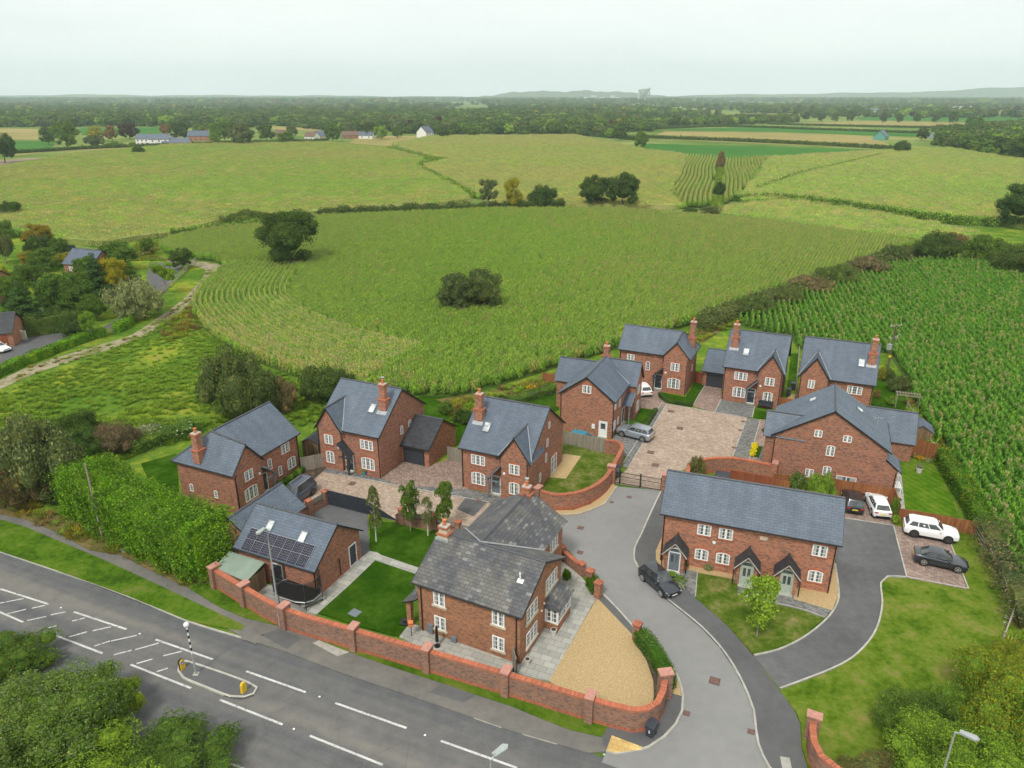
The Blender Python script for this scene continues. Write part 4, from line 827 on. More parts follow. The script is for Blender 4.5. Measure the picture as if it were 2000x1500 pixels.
# lower courtyard of the two left houses
sheet('courtyard', [(600, 945), (630, 918), (661, 926), (955, 981), (985, 1000), (950, 1060), (895, 1047), (850, 1033), (786, 1021), (718, 1004), (637, 984), (605, 1004), (560, 1015), (560, 990), (585, 960)], 'paver_pink', .03, 'pink block paved court between the houses and the garden wall', cat='courtyard')
sheet('courtyard_edge', [(622, 920), (640, 912), (743, 934), (772, 946), (829, 947), (908, 953), (1000, 975), (955, 982), (661, 927)], 'paver_grey', .04, 'grey block edging in front of the two left houses')
ribbon('kerb', [(661, 926), (800, 953), (955, 981)], .1, .06, 'kerbstone', 'pale edging along the lower court', sm=9)
sheet('driveway', [(743, 933), (770, 915), (794, 897), (840, 910), (815, 930), (798, 951), (770, 945)], 'paver_drive', .05, 'brick drive in front of the dark roofed garage', cat='driveway')
sheet('driveway', [(838, 910), (876, 896), (912, 902), (914, 956), (829, 950), (798, 951), (815, 930)], 'paver_drive', .052, 'brick drive left of the middle house', cat='driveway')
sheet('tarmac_patch', [(910, 971), (952, 980), (925, 1009), (892, 994)], 'asphalt_dark', .045, 'dark tarmac patch at the end of the lower court')
sheet('shrub_bed', [(588, 922), (622, 905), (640, 912), (560, 985), (548, 968)], 'mulch', .05, 'dark bed of clipped shrubs by the left house')
# walled side lawn
CW = [(1051, 985), (1078, 994), (1120, 992), (1156, 979), (1180, 961), (1193, 942), (1202, 925), (1210, 909), (1214, 900), (1211, 892), (1202, 887), (1181, 885)]
sheet('side_lawn', A(CW, .1) + A([(1102, 866), (1100, 900), (1045, 965)], .1), 'lawn_worn', .1, 'worn lawn inside the curved brick wall', True, cat='lawn')
sheet('gravel_patch', [(1102, 886), (1135, 891), (1105, 935), (1066, 931), (1045, 965), (1035, 960)], 'gravel', .107, 'gravel patch beside the french doors')
sheet('back_lawn', [(610, 845), (700, 790), (860, 770), (1090, 770), (1092, 800), (1000, 850), (890, 870), (700, 900), (600, 890)], 'lawn', .01, 'green back gardens behind the left houses', cat='lawn')
sheet('back_lawn', [(275, 905), (345, 885), (350, 960), (300, 960)], 'lawn', .01, 'mown lawn behind the left most house', cat='lawn')
# upper courtyard
sheet('courtyard', [(1302, 789), (1459, 816), (1430, 895), (1400, 897), (1360, 903), (1330, 921), (1300, 960), (1195, 943), (1227, 914), (1265, 850)], 'paver_pink', .03, 'large buff pink block paved courtyard inside the gates', cat='courtyard')
sheet('courtyard_edge', [(1459, 816), (1485, 820), (1462, 902), (1430, 895)], 'paver_grey', .04, 'grey block strip right of the courtyard')
sheet('courtyard_edge', [(1302, 789), (1293, 786), (1253, 850), (1215, 912), (1227, 914), (1265, 850)], 'paver_grey', .04, 'grey block strip left of the courtyard')
for L in ([(1302, 789), (1459, 816), (1430, 895)], [(1302, 789), (1265, 850), (1227, 914)], [(1485, 820), (1462, 902)], [(1293, 786), (1217, 905)]): ribbon('kerb', L, .09, .06, 'kerbstone', 'pale edging strip set in the courtyard paving', sm=9)
sheet('driveway', [(1485, 820), (1519, 818), (1508, 908), (1462, 902)], 'paver_drive', .045, 'pinkish drive left of the big gable', cat='driveway')
sheet('driveway', [(1379, 750), (1408, 756), (1409, 779), (1397, 805), (1352, 793)], 'paver_drive', .045, 'brick drive up to the low far garage', cat='driveway')
sheet('driveway', [(1409, 779), (1474, 793), (1469, 816), (1397, 805)], 'paver_grey', .045, 'grey paving in front of the middle far house', cat='driveway')
sheet('driveway', [(1250, 770), (1275, 757), (1292, 764), (1286, 776), (1302, 788), (1284, 801), (1251, 796)], 'paver_drive', .045, 'brick drive beside the far left house', cat='driveway')
sheet('driveway', [(1195, 860), (1200, 850), (1245, 835), (1268, 830), (1242, 871), (1230, 893), (1210, 890), (1205, 868)], 'paver_grey', .05, 'paved drive under the silver car', cat='driveway')
ribbon('kerb', [(1352, 793), (1379, 750)], .1, .08, 'kerbstone', 'edging between lawn and far driveway', sm=9); ribbon('kerb', [(1397, 805), (1409, 779)], .1, .08, 'kerbstone', 'edging between the two far driveways', sm=9); ribbon('kerb', [(1469, 816), (1474, 793)], .1, .08, 'kerbstone', 'edging right of the grey paving', sm=9)
sheet('small_lawn', [(1292, 766), (1339, 775), (1358, 746), (1375, 751), (1352, 793), (1304, 785), (1287, 776)], 'lawn', .1, 'small lawn wrapped round the far left house', True, cat='lawn')
sheet('small_lawn', [(1251, 798), (1284, 801), (1267, 829), (1240, 820)], 'lawn', .1, 'small lawn beside the gable-on house', True, cat='lawn')
sheet('small_lawn', [(1475, 800), (1516, 807), (1515, 816), (1495, 818), (1472, 815)], 'lawn', .1, 'small lawn in front of the middle far house', True, cat='lawn')
sheet('small_lawn', [(1476, 871), (1490, 872), (1482, 893), (1466, 890)], 'lawn', .1, 'tiny lawn beside the lemon shrubs', True, cat='lawn')
sheet('path', [(1490, 872), (1508, 876), (1506, 903), (1481, 897)], 'paver_grey', .08, 'grey path by the big gable')
sheet('garden_lawn', [(1729, 885), (1826, 900), (1850, 950), (1872, 1010), (1767, 994), (1761, 930), (1750, 913)], 'lawn_striped', .1, 'bright striped lawn of the right garden', True, cat='lawn')
sheet('patio', [(1715, 900), (1750, 913), (1761, 930), (1768, 996), (1750, 992), (1735, 955)], 'slabs', .105, 'narrow slab patio beside the striped lawn', True)
sheet('garden_lawn', [(1705, 745), (1755, 745), (1775, 790), (1800, 830), (1740, 800), (1700, 790)], 'lawn', .08, 'small garden lawn behind the far right house', True, cat='lawn')
sheet('small_lawn', [(1545, 690), (1560, 690), (1556, 760), (1537, 760)], 'lawn', .06, 'green strip between the two far right houses', True, cat='lawn')
sheet('gravel_path', [(1516, 800), (1545, 770), (1560, 770), (1556, 790), (1530, 806)], 'gravel', .07, 'gravel path between the far right houses')
# left: neighbour drive and track
sheet('driveway', [(-60, 735), (0, 700), (110, 668), (200, 640), (245, 612), (262, 612), (250, 630), (160, 662), (40, 700), (-60, 760)] , 'asphalt_footway', .02, 'neighbouring tarmac drive at the left edge', cat='driveway')
sheet('driveway', [(0, 668), (45, 660), (150, 640), (170, 655), (60, 690), (0, 712)], 'asphalt_footway', .024, 'tarmac apron before the neighbouring garage', cat='driveway')
sheet('driveway', [(250, 600), (285, 560), (290, 515), (360, 510), (330, 560), (300, 590)], 'asphalt_footway', .02, 'tarmac drive beside the farm track', cat='driveway')
sheet('farm_track', smoothline(A([(-80, 780), (0, 742), (80, 708), (200, 672), (260, 652), (320, 612), (362, 580), (400, 535), (390, 522), (340, 512), (275, 502), (258, 492), (290, 478), (330, 470), (345, 478), (300, 490), (310, 500), (360, 508), (415, 513), (430, 520), (415, 545), (372, 590), (330, 625), (270, 662), (205, 685), (90, 722), (0, 760), (-80, 798)]), 2), 'track', .0, 'rutted stony farm track curving round the maize')
# island in the main road
IP = [(352, 1298), (362, 1293), (378, 1297), (440, 1318), (485, 1335), (502, 1345), (495, 1357), (478, 1363), (450, 1362), (400, 1343), (358, 1325), (349, 1312)]
ri = sheet('traffic_island', smoothline(A(IP, .1), .5, True), 'asphalt_footway', .12, 'kerbed refuge island in the main road', True, kind=None, cat='traffic island')
kk = smoothline(A(IP+IP[:1], 0), .6); kb = ribbon('kerb', kk, .16, .14, 'kerbstone', 'k'); kb.parent = ri
for q in ('label', 'category', 'kind'): 
    if q in kb: del kb[q]
# painted lane lines
def dash(P0, P1, w, parent, z=.006, name='lane_marking', mat='paint_white'):
    a, b = at(*P0), at(*P1); t = (b-a).normalized(); n = Vector((-t.y, t.x, 0))*w/2
    mb = MB(); q = [a-n, b-n, b+n, a+n]; mb.face([(p.x, p.y, z) for p in q]); return mb.build(name, mat, parent)
for P in (((-120, 1113), (-40, 1137)), ((0, 1150), (95, 1180)), ((144, 1195), (247, 1229)), ((304, 1249), (416, 1288)), ((481, 1311), (597, 1352)), ((655, 1373), (794, 1422)), ((861, 1447), (1010, 1500)), ((1090, 1530), (1240, 1585)),
          ((-60, 1170), (45, 1215)), ((93, 1235), (200, 1276)), ((255, 1298), (373, 1344)), ((430, 1367), (552, 1415)), ((605, 1437), (748, 1494)), ((820, 1522), (980, 1590))):
    dash(P[0], P[1], .17, mr)
for a, b in (((0, 1178), (46, 1169)), ((14, 1199), (51, 1190)), ((62, 1188), (89, 1182)), ((53, 1212), (90, 1204)), ((99, 1201), (128, 1195)), ((95, 1226), (110, 1222)), ((141, 1213), (166, 1207)), ((135, 1244), (170, 1234)), ((181, 1232), (217, 1224)),
             ((184, 1262), (215, 1252)), ((217, 1252), (267, 1241)), ((222, 1279), (257, 1270)), ((264, 1269), (310, 1256)), ((267, 1296), (298, 1287)), ((319, 1281), (355, 1272)), ((306, 1312), (328, 1305)), ((-60, 1186), (-20, 1178))):
    dash(a, b, .13, mr)
for a, b in (((1178, 1473), (1330, 1530)), ((1330, 1530), (1480, 1585)), ((-60, 1050), (-58, 1051))): dash(a, b, .12, mr)
for p in ((119, 1187), (273, 1238), (624, 1361), (574, 1424), (830, 1436)): 
    c = at(*p); mb = MB(); mb.box(c.x-.07, c.x+.07, c.y-.06, c.y+.06, .004, .03); mb.build('road_stud', 'white', mr)
# ================================================================ drain covers
covers = [((1396, 1329), .75, 'estate road below the hedge'), ((1341, 1392), .45, 'estate road beside the corner kerb'), ((1467, 1428), .45, 'estate road against the right kerb'), ((1134, 1030), .6, 'estate road beside the old house'),
          ((1133, 1078), .55, 'estate road near the brick piers'), ((1195, 980), .4, 'estate road near the gravel strip'), ((1310, 803), .8, 'far corner of the courtyard'), ((1328, 836), .8, 'middle of the courtyard'), ((1271, 883), .8, 'courtyard left of centre'),
          ((1280, 908), .8, 'courtyard just inside the gates'), ((1452, 823), .5, 'courtyard top right edge'), ((1446, 840), .5, 'courtyard right edge, second from top'), ((1434, 874), .5, 'courtyard right edge, lowest'), ((688, 944), .7, 'lower court by the first gate pier'), ((686, 925), .5, 'grey edging by the house door'),
          ((611, 925), .5, 'corner of the shrub bed'), ((935, 978), .5, 'lower court at its right end'), ((1229, 970), .5, 'tarmac in front of the gates')]
for (px, py), s_, w_ in covers:
    c = at(px, py, .06); rt = thing('drain_cover', 'rusty brown drain cover in the '+w_ if 'edging' not in w_ and 'corner of' not in w_ else 'rusty brown drain cover in the '+w_, 'drain cover', (c.x, c.y, .055 if 'estate' not in w_ and 'tarmac' not in w_ else .012), R(-23), 'drain covers set in the paving')
    mb = MB(); mb.box(-s_/2, s_/2, -s_/2, s_/2, 0, .006); mb.build('frame', 'iron', rt)
    mb = MB(); mb.box(-s_*.42, s_*.42, -s_*.42, s_*.42, .007, .014); mb.build('lid', 'rust', rt)
c = at(1535, 1490, .11); mb = MB(Matrix.Translation((c.x, c.y, .1)) @ Matrix.Rotation(R(-10), 4, 'Z')); mb.box(-.3, .3, -.45, .45, 0, .02); tag(mb.build('access_cover', 'concrete'), 'pale concrete access cover in the right hand footway', 'access cover')
c = at(434, 1349, .13); 
# ================================================================ brick walls, fences, gates
def wallpath(name, label, L, h, th=.33, piers=(), mat='brick_wall', cap=.95, ph=.4, pw=.55, pl=.85, sm=1.0, cat='wall', cope=True, group=None, z0=.1):
    """free-standing wall along L; piers = indices into L"""
    L = A(L, z0) if not isinstance(L[0], Vector) else L
    Ls = smoothline(L, sm) if sm else L; c0 = Ls[0].copy(); rt = thing(name, label, cat, (c0.x, c0.y, 0), 0, group)
    Ls = [p-c0 for p in Ls]; a, b = side(Ls, th/2), side(Ls, -th/2); mb = MB(); cp = MB(); d = 0; q = lambda p, z: (p.x, p.y, z)
    a2, b2 = side(Ls, th/2+.045), side(Ls, -th/2-.045)
    for i in range(len(Ls)-1):
        l = (Ls[i+1]-Ls[i]).length
        mb.face([q(b[i], -.1), q(b[i+1], -.1), q(b[i+1], h), q(b[i], h)], 0, d); mb.face([q(a[i+1], -.1), q(a[i], -.1), q(a[i], h), q(a[i+1], h)], 0, -d-l)
        if h > 1.2: mb.face([q(side(Ls, -th/2-.02)[i], .0), q(side(Ls, -th/2-.02)[i+1], .0), q(side(Ls, -th/2-.02)[i+1], .42), q(side(Ls, -th/2-.02)[i], .42)], 1, d)
        for f, uo in (([q(b2[i], h), q(b2[i+1], h), q(b2[i+1], h+.16), q(b2[i], h+.16)], d), ([q(a2[i+1], h), q(a2[i], h), q(a2[i], h+.16), q(a2[i+1], h+.16)], -d-l)): cp.face(f, 0, uo)
        cp.face([q(b2[i], h+.16), q(b2[i+1], h+.16), q(a2[i+1], h+.16), q(a2[i], h+.16)], 0, uvs=[(d, 0), (d+l, 0), (d+l, .24), (d, .24)]); d += l
    for i, s_ in ((0, -1), (len(Ls)-1, 1)): mb.face([q(a[i], -.1), q(b[i], -.1), q(b[i], h), q(a[i], h)][::-s_], 0); cp.face([q(a2[i], h), q(b2[i], h), q(b2[i], h+.16), q(a2[i], h+.16)][::-s_], 0)
    mb.build('brickwork', [mat, 'brick_red'], rt)
    if cope: cp.build('coping', 'brick_red', rt)
    for k in piers:
        p = L[k]-c0; j = min(range(len(Ls)), key=lambda i: (Ls[i]-p).length); t = Ls[min(j+1, len(Ls)-1)]-Ls[max(j-1, 0)]
        ang = math.atan2(t.y, t.x); Mx = Matrix.Translation((p.x, p.y, 0)) @ Matrix.Rotation(ang, 4, 'Z'); H = h+ph
        mb = MB(Mx); mb.box(-pw/2, pw/2, -pl/2, pl/2, -.1, H, 0, 'b'); pr = mb.build('pier', mat, rt)
        mb = MB(Mx); mb.box(-pw/2-.06, pw/2+.06, -pl/2-.06, pl/2+.06, H, H+.1); mb.build('pier_cap', 'cap_stone' if cap > .9 else 'brick_red', pr)
    return rt
BW = [(424, 1146), (481.6, 1182), (560, 1225), (694, 1267), (836.5, 1309), (989, 1355), (1151, 1405), (1197, 1418), (1235, 1427), (1262, 1424), (1281, 1411), (1291, 1390), (1296, 1362)]
wl = wallpath('boundary_wall', 'long brick boundary wall with orange coping along the main road, curving at its end', BW, 1.85, piers=range(0, 7))
p = A(BW[-1:], .1)[0] - A(BW[:1], .1)[0]
mb = MB(Matrix.Translation((p.x, p.y, 0)) @ Matrix.Rotation(R(10), 4, 'Z')); mb.box(-.45, .45, -.3, .3, -.1, 2.35, 0, 'b'); pr = mb.build('pier', 'brick_wall', wl)
mb = MB(Matrix.Translation((p.x, p.y, 0)) @ Matrix.Rotation(R(10), 4, 'Z')); mb.box(-.52, .52, -.37, .37, 2.35, 2.46); mb.build('pier_cap', 'cap_stone', pr)
wallpath('curved_wall', 'curved brick wall enclosing the worn side lawn by the gates', CW, 1.75, piers=(0, 5), mat='brick')
wallpath('curved_wall', 'low curved brick wall between the courtyard and the cottage gardens', [(1338, 960), (1345, 935), (1362, 925), (1397, 920), (1430, 920), (1510, 935)], 1.7, piers=(5,), mat='brick')
wallpath('curved_wall', 'short curved brick wall with pink capped pier at the bottom right', [(1583, 1440), (1580, 1460), (1583, 1485), (1596, 1512), (1630, 1540), (1700, 1570)], 1.6, piers=(0,))
wallpath('pier_wall', 'low brick wall with two piers behind the old house patio', [(1097, 1088), (1110, 1100), (1136, 1122)], .9, piers=(0, 2), cap=.5, pl=.5, ph=.35)
for (px, py, lb) in ((1152, 1142, 'brick pier at the upper end of the small box hedge'), (1168, 1166, 'brick pier where the gravel forecourt begins'), (1243, 1248, 'orange capped brick pier at the tip of the long low hedge')):
    c = at(px, py, .1); rt = thing('brick_pier', lb, 'pier', (c.x, c.y, .1), R(-35)); mb = MB(); mb.box(-.27, .27, -.27, .27, -.1, 1.45, 0, 'b'); mb.build('pier', 'brick', rt); mb = MB(); mb.box(-.33, .33, -.33, .33, 1.45, 1.57); mb.build('pier_cap', 'brick_red', rt)
def gridpanel(rt, name, P, z0, z1, mat='fence_grey', t=.04):
    mb = MB()
    for a, b in zip(P[:-1], P[1:]):
        tt = (b-a).normalized(); n = Vector((-tt.y, tt.x, 0))*t/2; q = lambda p, z: (p.x, p.y, z)
        mb.face([q(a-n, z0), q(b-n, z0), q(b-n, z1), q(a-n, z1)]); mb.face([q(b+n, z0), q(a+n, z0), q(a+n, z1), q(b+n, z1)]); mb.face([q(a-n, z1), q(b-n, z1), q(b+n, z1), q(a+n, z1)])
    return mb.build(name, mat, rt)
def fence(label, L, h, mat, step=1.83, posts=True, cap=True, z=.05, post_mat=None, cat='fence'):
    P = A(L, z) if not isinstance(L[0], Vector) else L; c0 = P[0].copy(); P = [p-c0 for p in P]; rt = thing('timber_fence', label, cat, (c0.x, c0.y, 0))
    gridpanel(rt, 'panel', P, -.05, h, mat)
    if cap:
        mb = MB()
        for a, b in zip(P[:-1], P[1:]): mb.cyl((a.x, a.y, h+.02), (b.x, b.y, h+.02), .045, .045, 4)
        mb.build('capping', mat, rt)
    if posts:
        for a, b in zip(P[:-1], P[1:]):
            n = max(1, round((b-a).length/step))
            for k in range(n):
                p = a.lerp(b, k/n); mb = MB(); mb.box(p.x-.05, p.x+.05, p.y-.06, p.y+.06, -.1, h+.08); mb.build('post', post_mat or mat, rt)
    return rt
fence('weathered grey board fence closing the walled side lawn', [(1098, 866), (1181, 884)], 1.75, 'fence_grey')
fence('weathered grey fence between the two left houses', [(590, 920), (615, 915), (632, 911)], 1.7, 'fence_grey'); fence('grey garden fence running back from the left most house', [(585, 915), (560, 880)], 1.6, 'fence_grey')
fence('grey gate fence left of the middle house', [(875, 899), (905, 905)], 1.8, 'fence_grey')
fence('brown fence behind the cars with a small white notice', [(1625, 965), (1742, 985), (1753, 1018)], 1.85, 'fence_brown')
fence('brown fence below the striped lawn beside the white car', [(1753, 1018), (1822, 1030), (1903, 1046)], 1.5, 'fence_brown')
fence('brown fence at the head of the striped lawn', [(1727, 876), (1790, 886), (1828, 898)], 1.9, 'fence_brown')
fence('brown fence at the foot of the big gable', [(1509, 948), (1560, 955), (1628, 968)], 1.5, 'fence_brown'); fence('dark red panel fence behind the cottages', [(1425, 945), (1512, 962)], 1.75, 'fence_red')
fence('short brown fence between the cottage back gardens', [(1512, 962), (1540, 966)], 1.6, 'fence_brown'); fence('honey brown fence between the far right houses', [(1519, 796), (1558, 804)], 1.6, 'fence_brown')
fence('dark red gate fence beside the far lawn', [(1357, 746), (1377, 750)], 1.7, 'fence_red'); fence('orange brown fence behind the flower bed', [(1060, 745), (1100, 756)], 1.5, 'fence_brown')
fence('grey timber fence by the house corner inside the roadside wall', [(1002, 1300), (1008, 1322)], 1.7, 'fence_grey')
fence('brown fence by the low garden buildings on the right', [(1560, 690), (1552, 790)], 1.2, 'wood_rail', cap=False)
c = at(1695, 973, 1.35)
def railfence(label, L, h=1.1, step=2.4, rails=3):
    P = A(L); P = smoothline(P, 2.4); c0 = P[0].copy(); P = [p-c0 for p in P]; rt = thing('rail_fence', label, 'fence', (c0.x, c0.y, 0))
    d = 0; last = -9
    for i, p in enumerate(P):
        mb = MB(); mb.box(p.x-.07, p.x+.07, p.y-.07, p.y+.07, -.1, h+.12+.05*((i*7) % 3)); mb.build('post', 'wood_rail', rt)
    for k in range(rails):
        mb = MB()
        for a, b in zip(P[:-1], P[1:]): z = h*(k+.8)/rails; mb.cyl((a.x, a.y, z), (b.x, b.y, z-.02), .055, .055, 4)
        mb.build('rail', 'wood_rail', rt)
railfence('old timber rail fence along the right edge of the big lawn', [(1902, 1043), (1937, 1105), (1966, 1172)]); railfence('lichened rail fence beside the flowers at lower right', [(1985, 1180), (1957, 1256), (1931, 1310), (1905, 1350)], .9, rails=2)
railfence('post and rail fence between the drive and the farm track', [(310, 578), (345, 548), (382, 512)]); railfence('short length of rail fence at the end of the clipped hedge', [(205, 655), (235, 648)])
railfence('dark rail fence beside the neighbours black gate', [(150, 488), (190, 494)])
railfence('field fence running down between the gardens and the right maize', [(1770, 800), (1800, 850), (1830, 900)])
# sliding gate and low walls of the lower court
wallpath('garden_wall', 'low brick wall with grey trellis from the shrubs to the gate', [(575, 1018), (605, 1003), (637, 984)], .85, piers=(1, 2), cap=.5, pl=.5, ph=.75, cope=False)
wallpath('garden_wall', 'low brick wall with grey trellis behind the birch trees', [(775, 1018), (786, 1022), (850, 1033), (895, 1047), (945, 1060)], .95, piers=(1, 2, 3), cap=.5, pl=.5, ph=.75, cope=False)
for P, lb in ((A([(575, 1018), (605, 1003), (637, 984)], .1), 'grey slatted trellis on the wall beside the dark car'), (A([(786, 1022), (850, 1033), (895, 1047), (945, 1060)], .1), 'grey slatted trellis on the wall behind the birches')):
    c0 = P[0].copy(); rt = thing('trellis', lb, 'trellis', (c0.x, c0.y, 0)); gridpanel(rt, 'panel', [p-c0 for p in P], .9 if len(P) == 3 else 1.0, 1.5, 'fence_grey')
P = A([(637, 983), (718, 1003), (778, 1018)], .1); c0 = P[0].copy(); P = [p-c0 for p in P]; t = (P[1]-P[0]).normalized(); rt = thing('sliding_gate', 'long dark slatted metal gate across the tarmac drive', 'gate', (c0.x, c0.y, 0))
mb = MB(Matrix.Rotation(math.atan2(t.y, t.x), 4, 'Z')); Lg = P[1].length
for k in range(9): mb.box(0, Lg, -.02, .02, .15+k*.17, .15+k*.17+.14)
mb.build('panel', 'slat_dark', rt)
mb = MB(Matrix.Rotation(math.atan2(t.y, t.x), 4, 'Z'))
for k in range(5): x = Lg*k/4; mb.box(x-.04, x+.04, -.05, .05, .05, 1.75)
mb.box(0, Lg, -.045, .045, .04, .13); mb.box(0, Lg, -.045, .045, 1.68, 1.76)
for k in (0,): mb.cyl((.1, -.05, 1.6), (Lg*.25, -.05, .2), .035, .035, 4)
mb.build('frame', 'anthracite', rt)
Lt = (P[2]-P[1]).length; mb = MB(Matrix.Rotation(math.atan2(t.y, t.x), 4, 'Z')); mb.prism([(Lg, -.02, .1), (Lg+Lt, -.02, .1), (Lg, -.02, 1.6)], .05); mb.build('tail_panel', 'slat_dark', rt)
# entrance gates
def railgate(label, a, b, h=1.65):
    d = b-a; rt = thing('metal_gate', label, 'gate', (a.x, a.y, 0), math.atan2(d.y, d.x)); Lg = d.length
    mb = MB(); n = int(Lg/.125)
    for k in range(1, n): mb.cyl((Lg*k/n, 0, .1), (Lg*k/n, 0, h-.05-.12*math.sin(PI*k/n)), .014, .014, 4)
    mb.build('bars', 'black', rt)
    mb = MB(); mb.box(0, Lg, -.02, .02, .08, .14); mb.box(0, Lg, -.02, .02, h*.55, h*.55+.05); mb.box(0, Lg, -.02, .02, h-.24, h-.19)
    for x in (0, Lg): mb.box(x-.04, x+.04, -.04, .04, .02, h)
    mb.build('frame', 'black', rt)
ga, gb = at(1211, 945), at(1290, 959); gm = ga.lerp(gb, .5)
railgate('left leaf of the black railed entrance gates', ga, gm-Vector((.05, 0, 0))); railgate('right leaf of the black railed entrance gates', gm+Vector((.05, 0, 0)), gb)
gc = at(1196, 943); railgate('narrow black railed side gate by the grey cabinet', gc, ga-Vector((.1, 0, 0)), 1.6)
rt = thing('brick_pier', 'brick pier at the right end of the entrance gates', 'pier', (gb.x+.45, gb.y, 0), R(-23)); mb = MB(); mb.box(-.35, .35, -.35, .35, -.1, 2.0); mb.build('pier', 'brick', rt); mb = MB(); mb.box(-.42, .42, -.42, .42, 2.0, 2.12); mb.build('pier_cap', 'cap_stone', rt)
c = at(1203, 930); rt = thing('cabinet', 'dark grey metal cabinet beside the gates', 'cabinet', (c.x, c.y, 0), R(-23)); mb = MB(); mb.box(-.4, .4, -.25, .25, 0, 1.35); mb.build('body', 'anthracite', rt); mb = MB(); mb.box(-.43, .43, -.28, .28, 1.35, 1.41); mb.build('lid', 'anthracite', rt); mb = MB(); mb.box(-.37, -.01, -.262, -.25, .1, 1.28); mb.box(.01, .37, -.262, -.25, .1, 1.28); mb.build('door', 'grey_paint', rt)
# ================================================================ foliage
def nrm(a): return a/np.maximum(np.linalg.norm(a, axis=-1, keepdims=True), 1e-9)
def quads_mesh(name, V, mats, mi=None, extra=None):
    """V: (n,4,3) quads -> mesh (optionally plus a core MB)"""
    n = len(V); v = V.reshape(-1, 3); nv = len(v); ev, ef = ([], [])
    if extra: ev = np.array([tuple(p) for p in extra.v]); ef = extra.f
    allv = np.vstack([v, ev]) if len(ev) else v
    me = bpy.data.meshes.new(name); me.vertices.add(len(allv)); me.vertices.foreach_set('co', allv.astype(np.float32).ravel())
    loops = np.arange(nv, dtype=np.int32).tolist(); tot = [4]*n
    for f in ef: loops += [i+nv for i in f]; tot.append(len(f))
    tot = np.array(tot, dtype=np.int32); st = np.concatenate([[0], np.cumsum(tot)[:-1]]).astype(np.int32)
    me.loops.add(len(loops)); me.loops.foreach_set('vertex_index', np.array(loops, dtype=np.int32)); me.polygons.add(len(tot)); me.polygons.foreach_set('loop_start', st)
    m = np.zeros(len(tot), dtype=np.int32)
    if mi is not None: m[:n] = mi
    me.polygons.foreach_set('material_index', m)
    for k in mats: me.materials.append(M[k])
    me.update(calc_edges=True); me.validate(); return me
def leafquads(P, Nn, size, rng, asp=.55, spread=.8):
    n = len(P); nn = nrm(Nn + rng.normal(0, spread, (n, 3))); t = nrm(np.cross(nn, rng.normal(0, 1, (n, 3)))); b = np.cross(nn, t)
    s = size*rng.uniform(.65, 1.35, (n, 1)); 
    return np.stack([P-t*s*.5, P-b*s*asp*.5, P+t*s*.5, P+b*s*asp*.5], 1)
def crown_mesh(name, lobes, n, leaf, mat, seed, mat2=None, frac2=.1, flat=0, droop=0, asp=.55, core=.6):
    """leaf-sized faces spread through a shell over many lobes, with an uneven outline"""
    rng = np.random.default_rng(seed); L = np.array([l[0] for l in lobes], float); Rr = np.array([l[1] for l in lobes], float)
    wgt = (Rr[:, 0]*Rr[:, 2]); k = rng.choice(len(L), n, p=wgt/wgt.sum()); d = nrm(rng.normal(0, 1, (n, 3))); d[:, 2] = np.where(d[:, 2] < -.3, -d[:, 2], d[:, 2])
    rad = rng.uniform(.62, 1.0, n)**.6*(1 + .13*np.sin(d[:, 0]*9+k)+.1*np.sin(d[:, 1]*11+d[:, 2]*7+k*2))
    P = L[k] + d*Rr[k]*rad[:, None]
    ok = np.ones(n, bool)
    for j in range(len(L)):
        q = (P-L[j])/Rr[j]; ok &= ~((np.linalg.norm(q, axis=1) < .7) & (k != j))
    ok &= P[:, 2] > .01
    P, d = P[ok], d[ok]; 
    if droop: d = d*np.array([1, 1, -droop])
    V = leafquads(P, d, leaf, rng, asp)
    mi = (rng.random(len(V)) < frac2).astype(np.int32) if mat2 else None
    ex = MB()
    if core:
        for c, r in lobes:
            if min(r) > .08: ex.ball(c, 1, (r[0]*core, r[1]*core, r[2]*core), 8, 5)
    return quads_mesh(name, V, [mat]+([mat2] if mat2 else []), mi, ex)
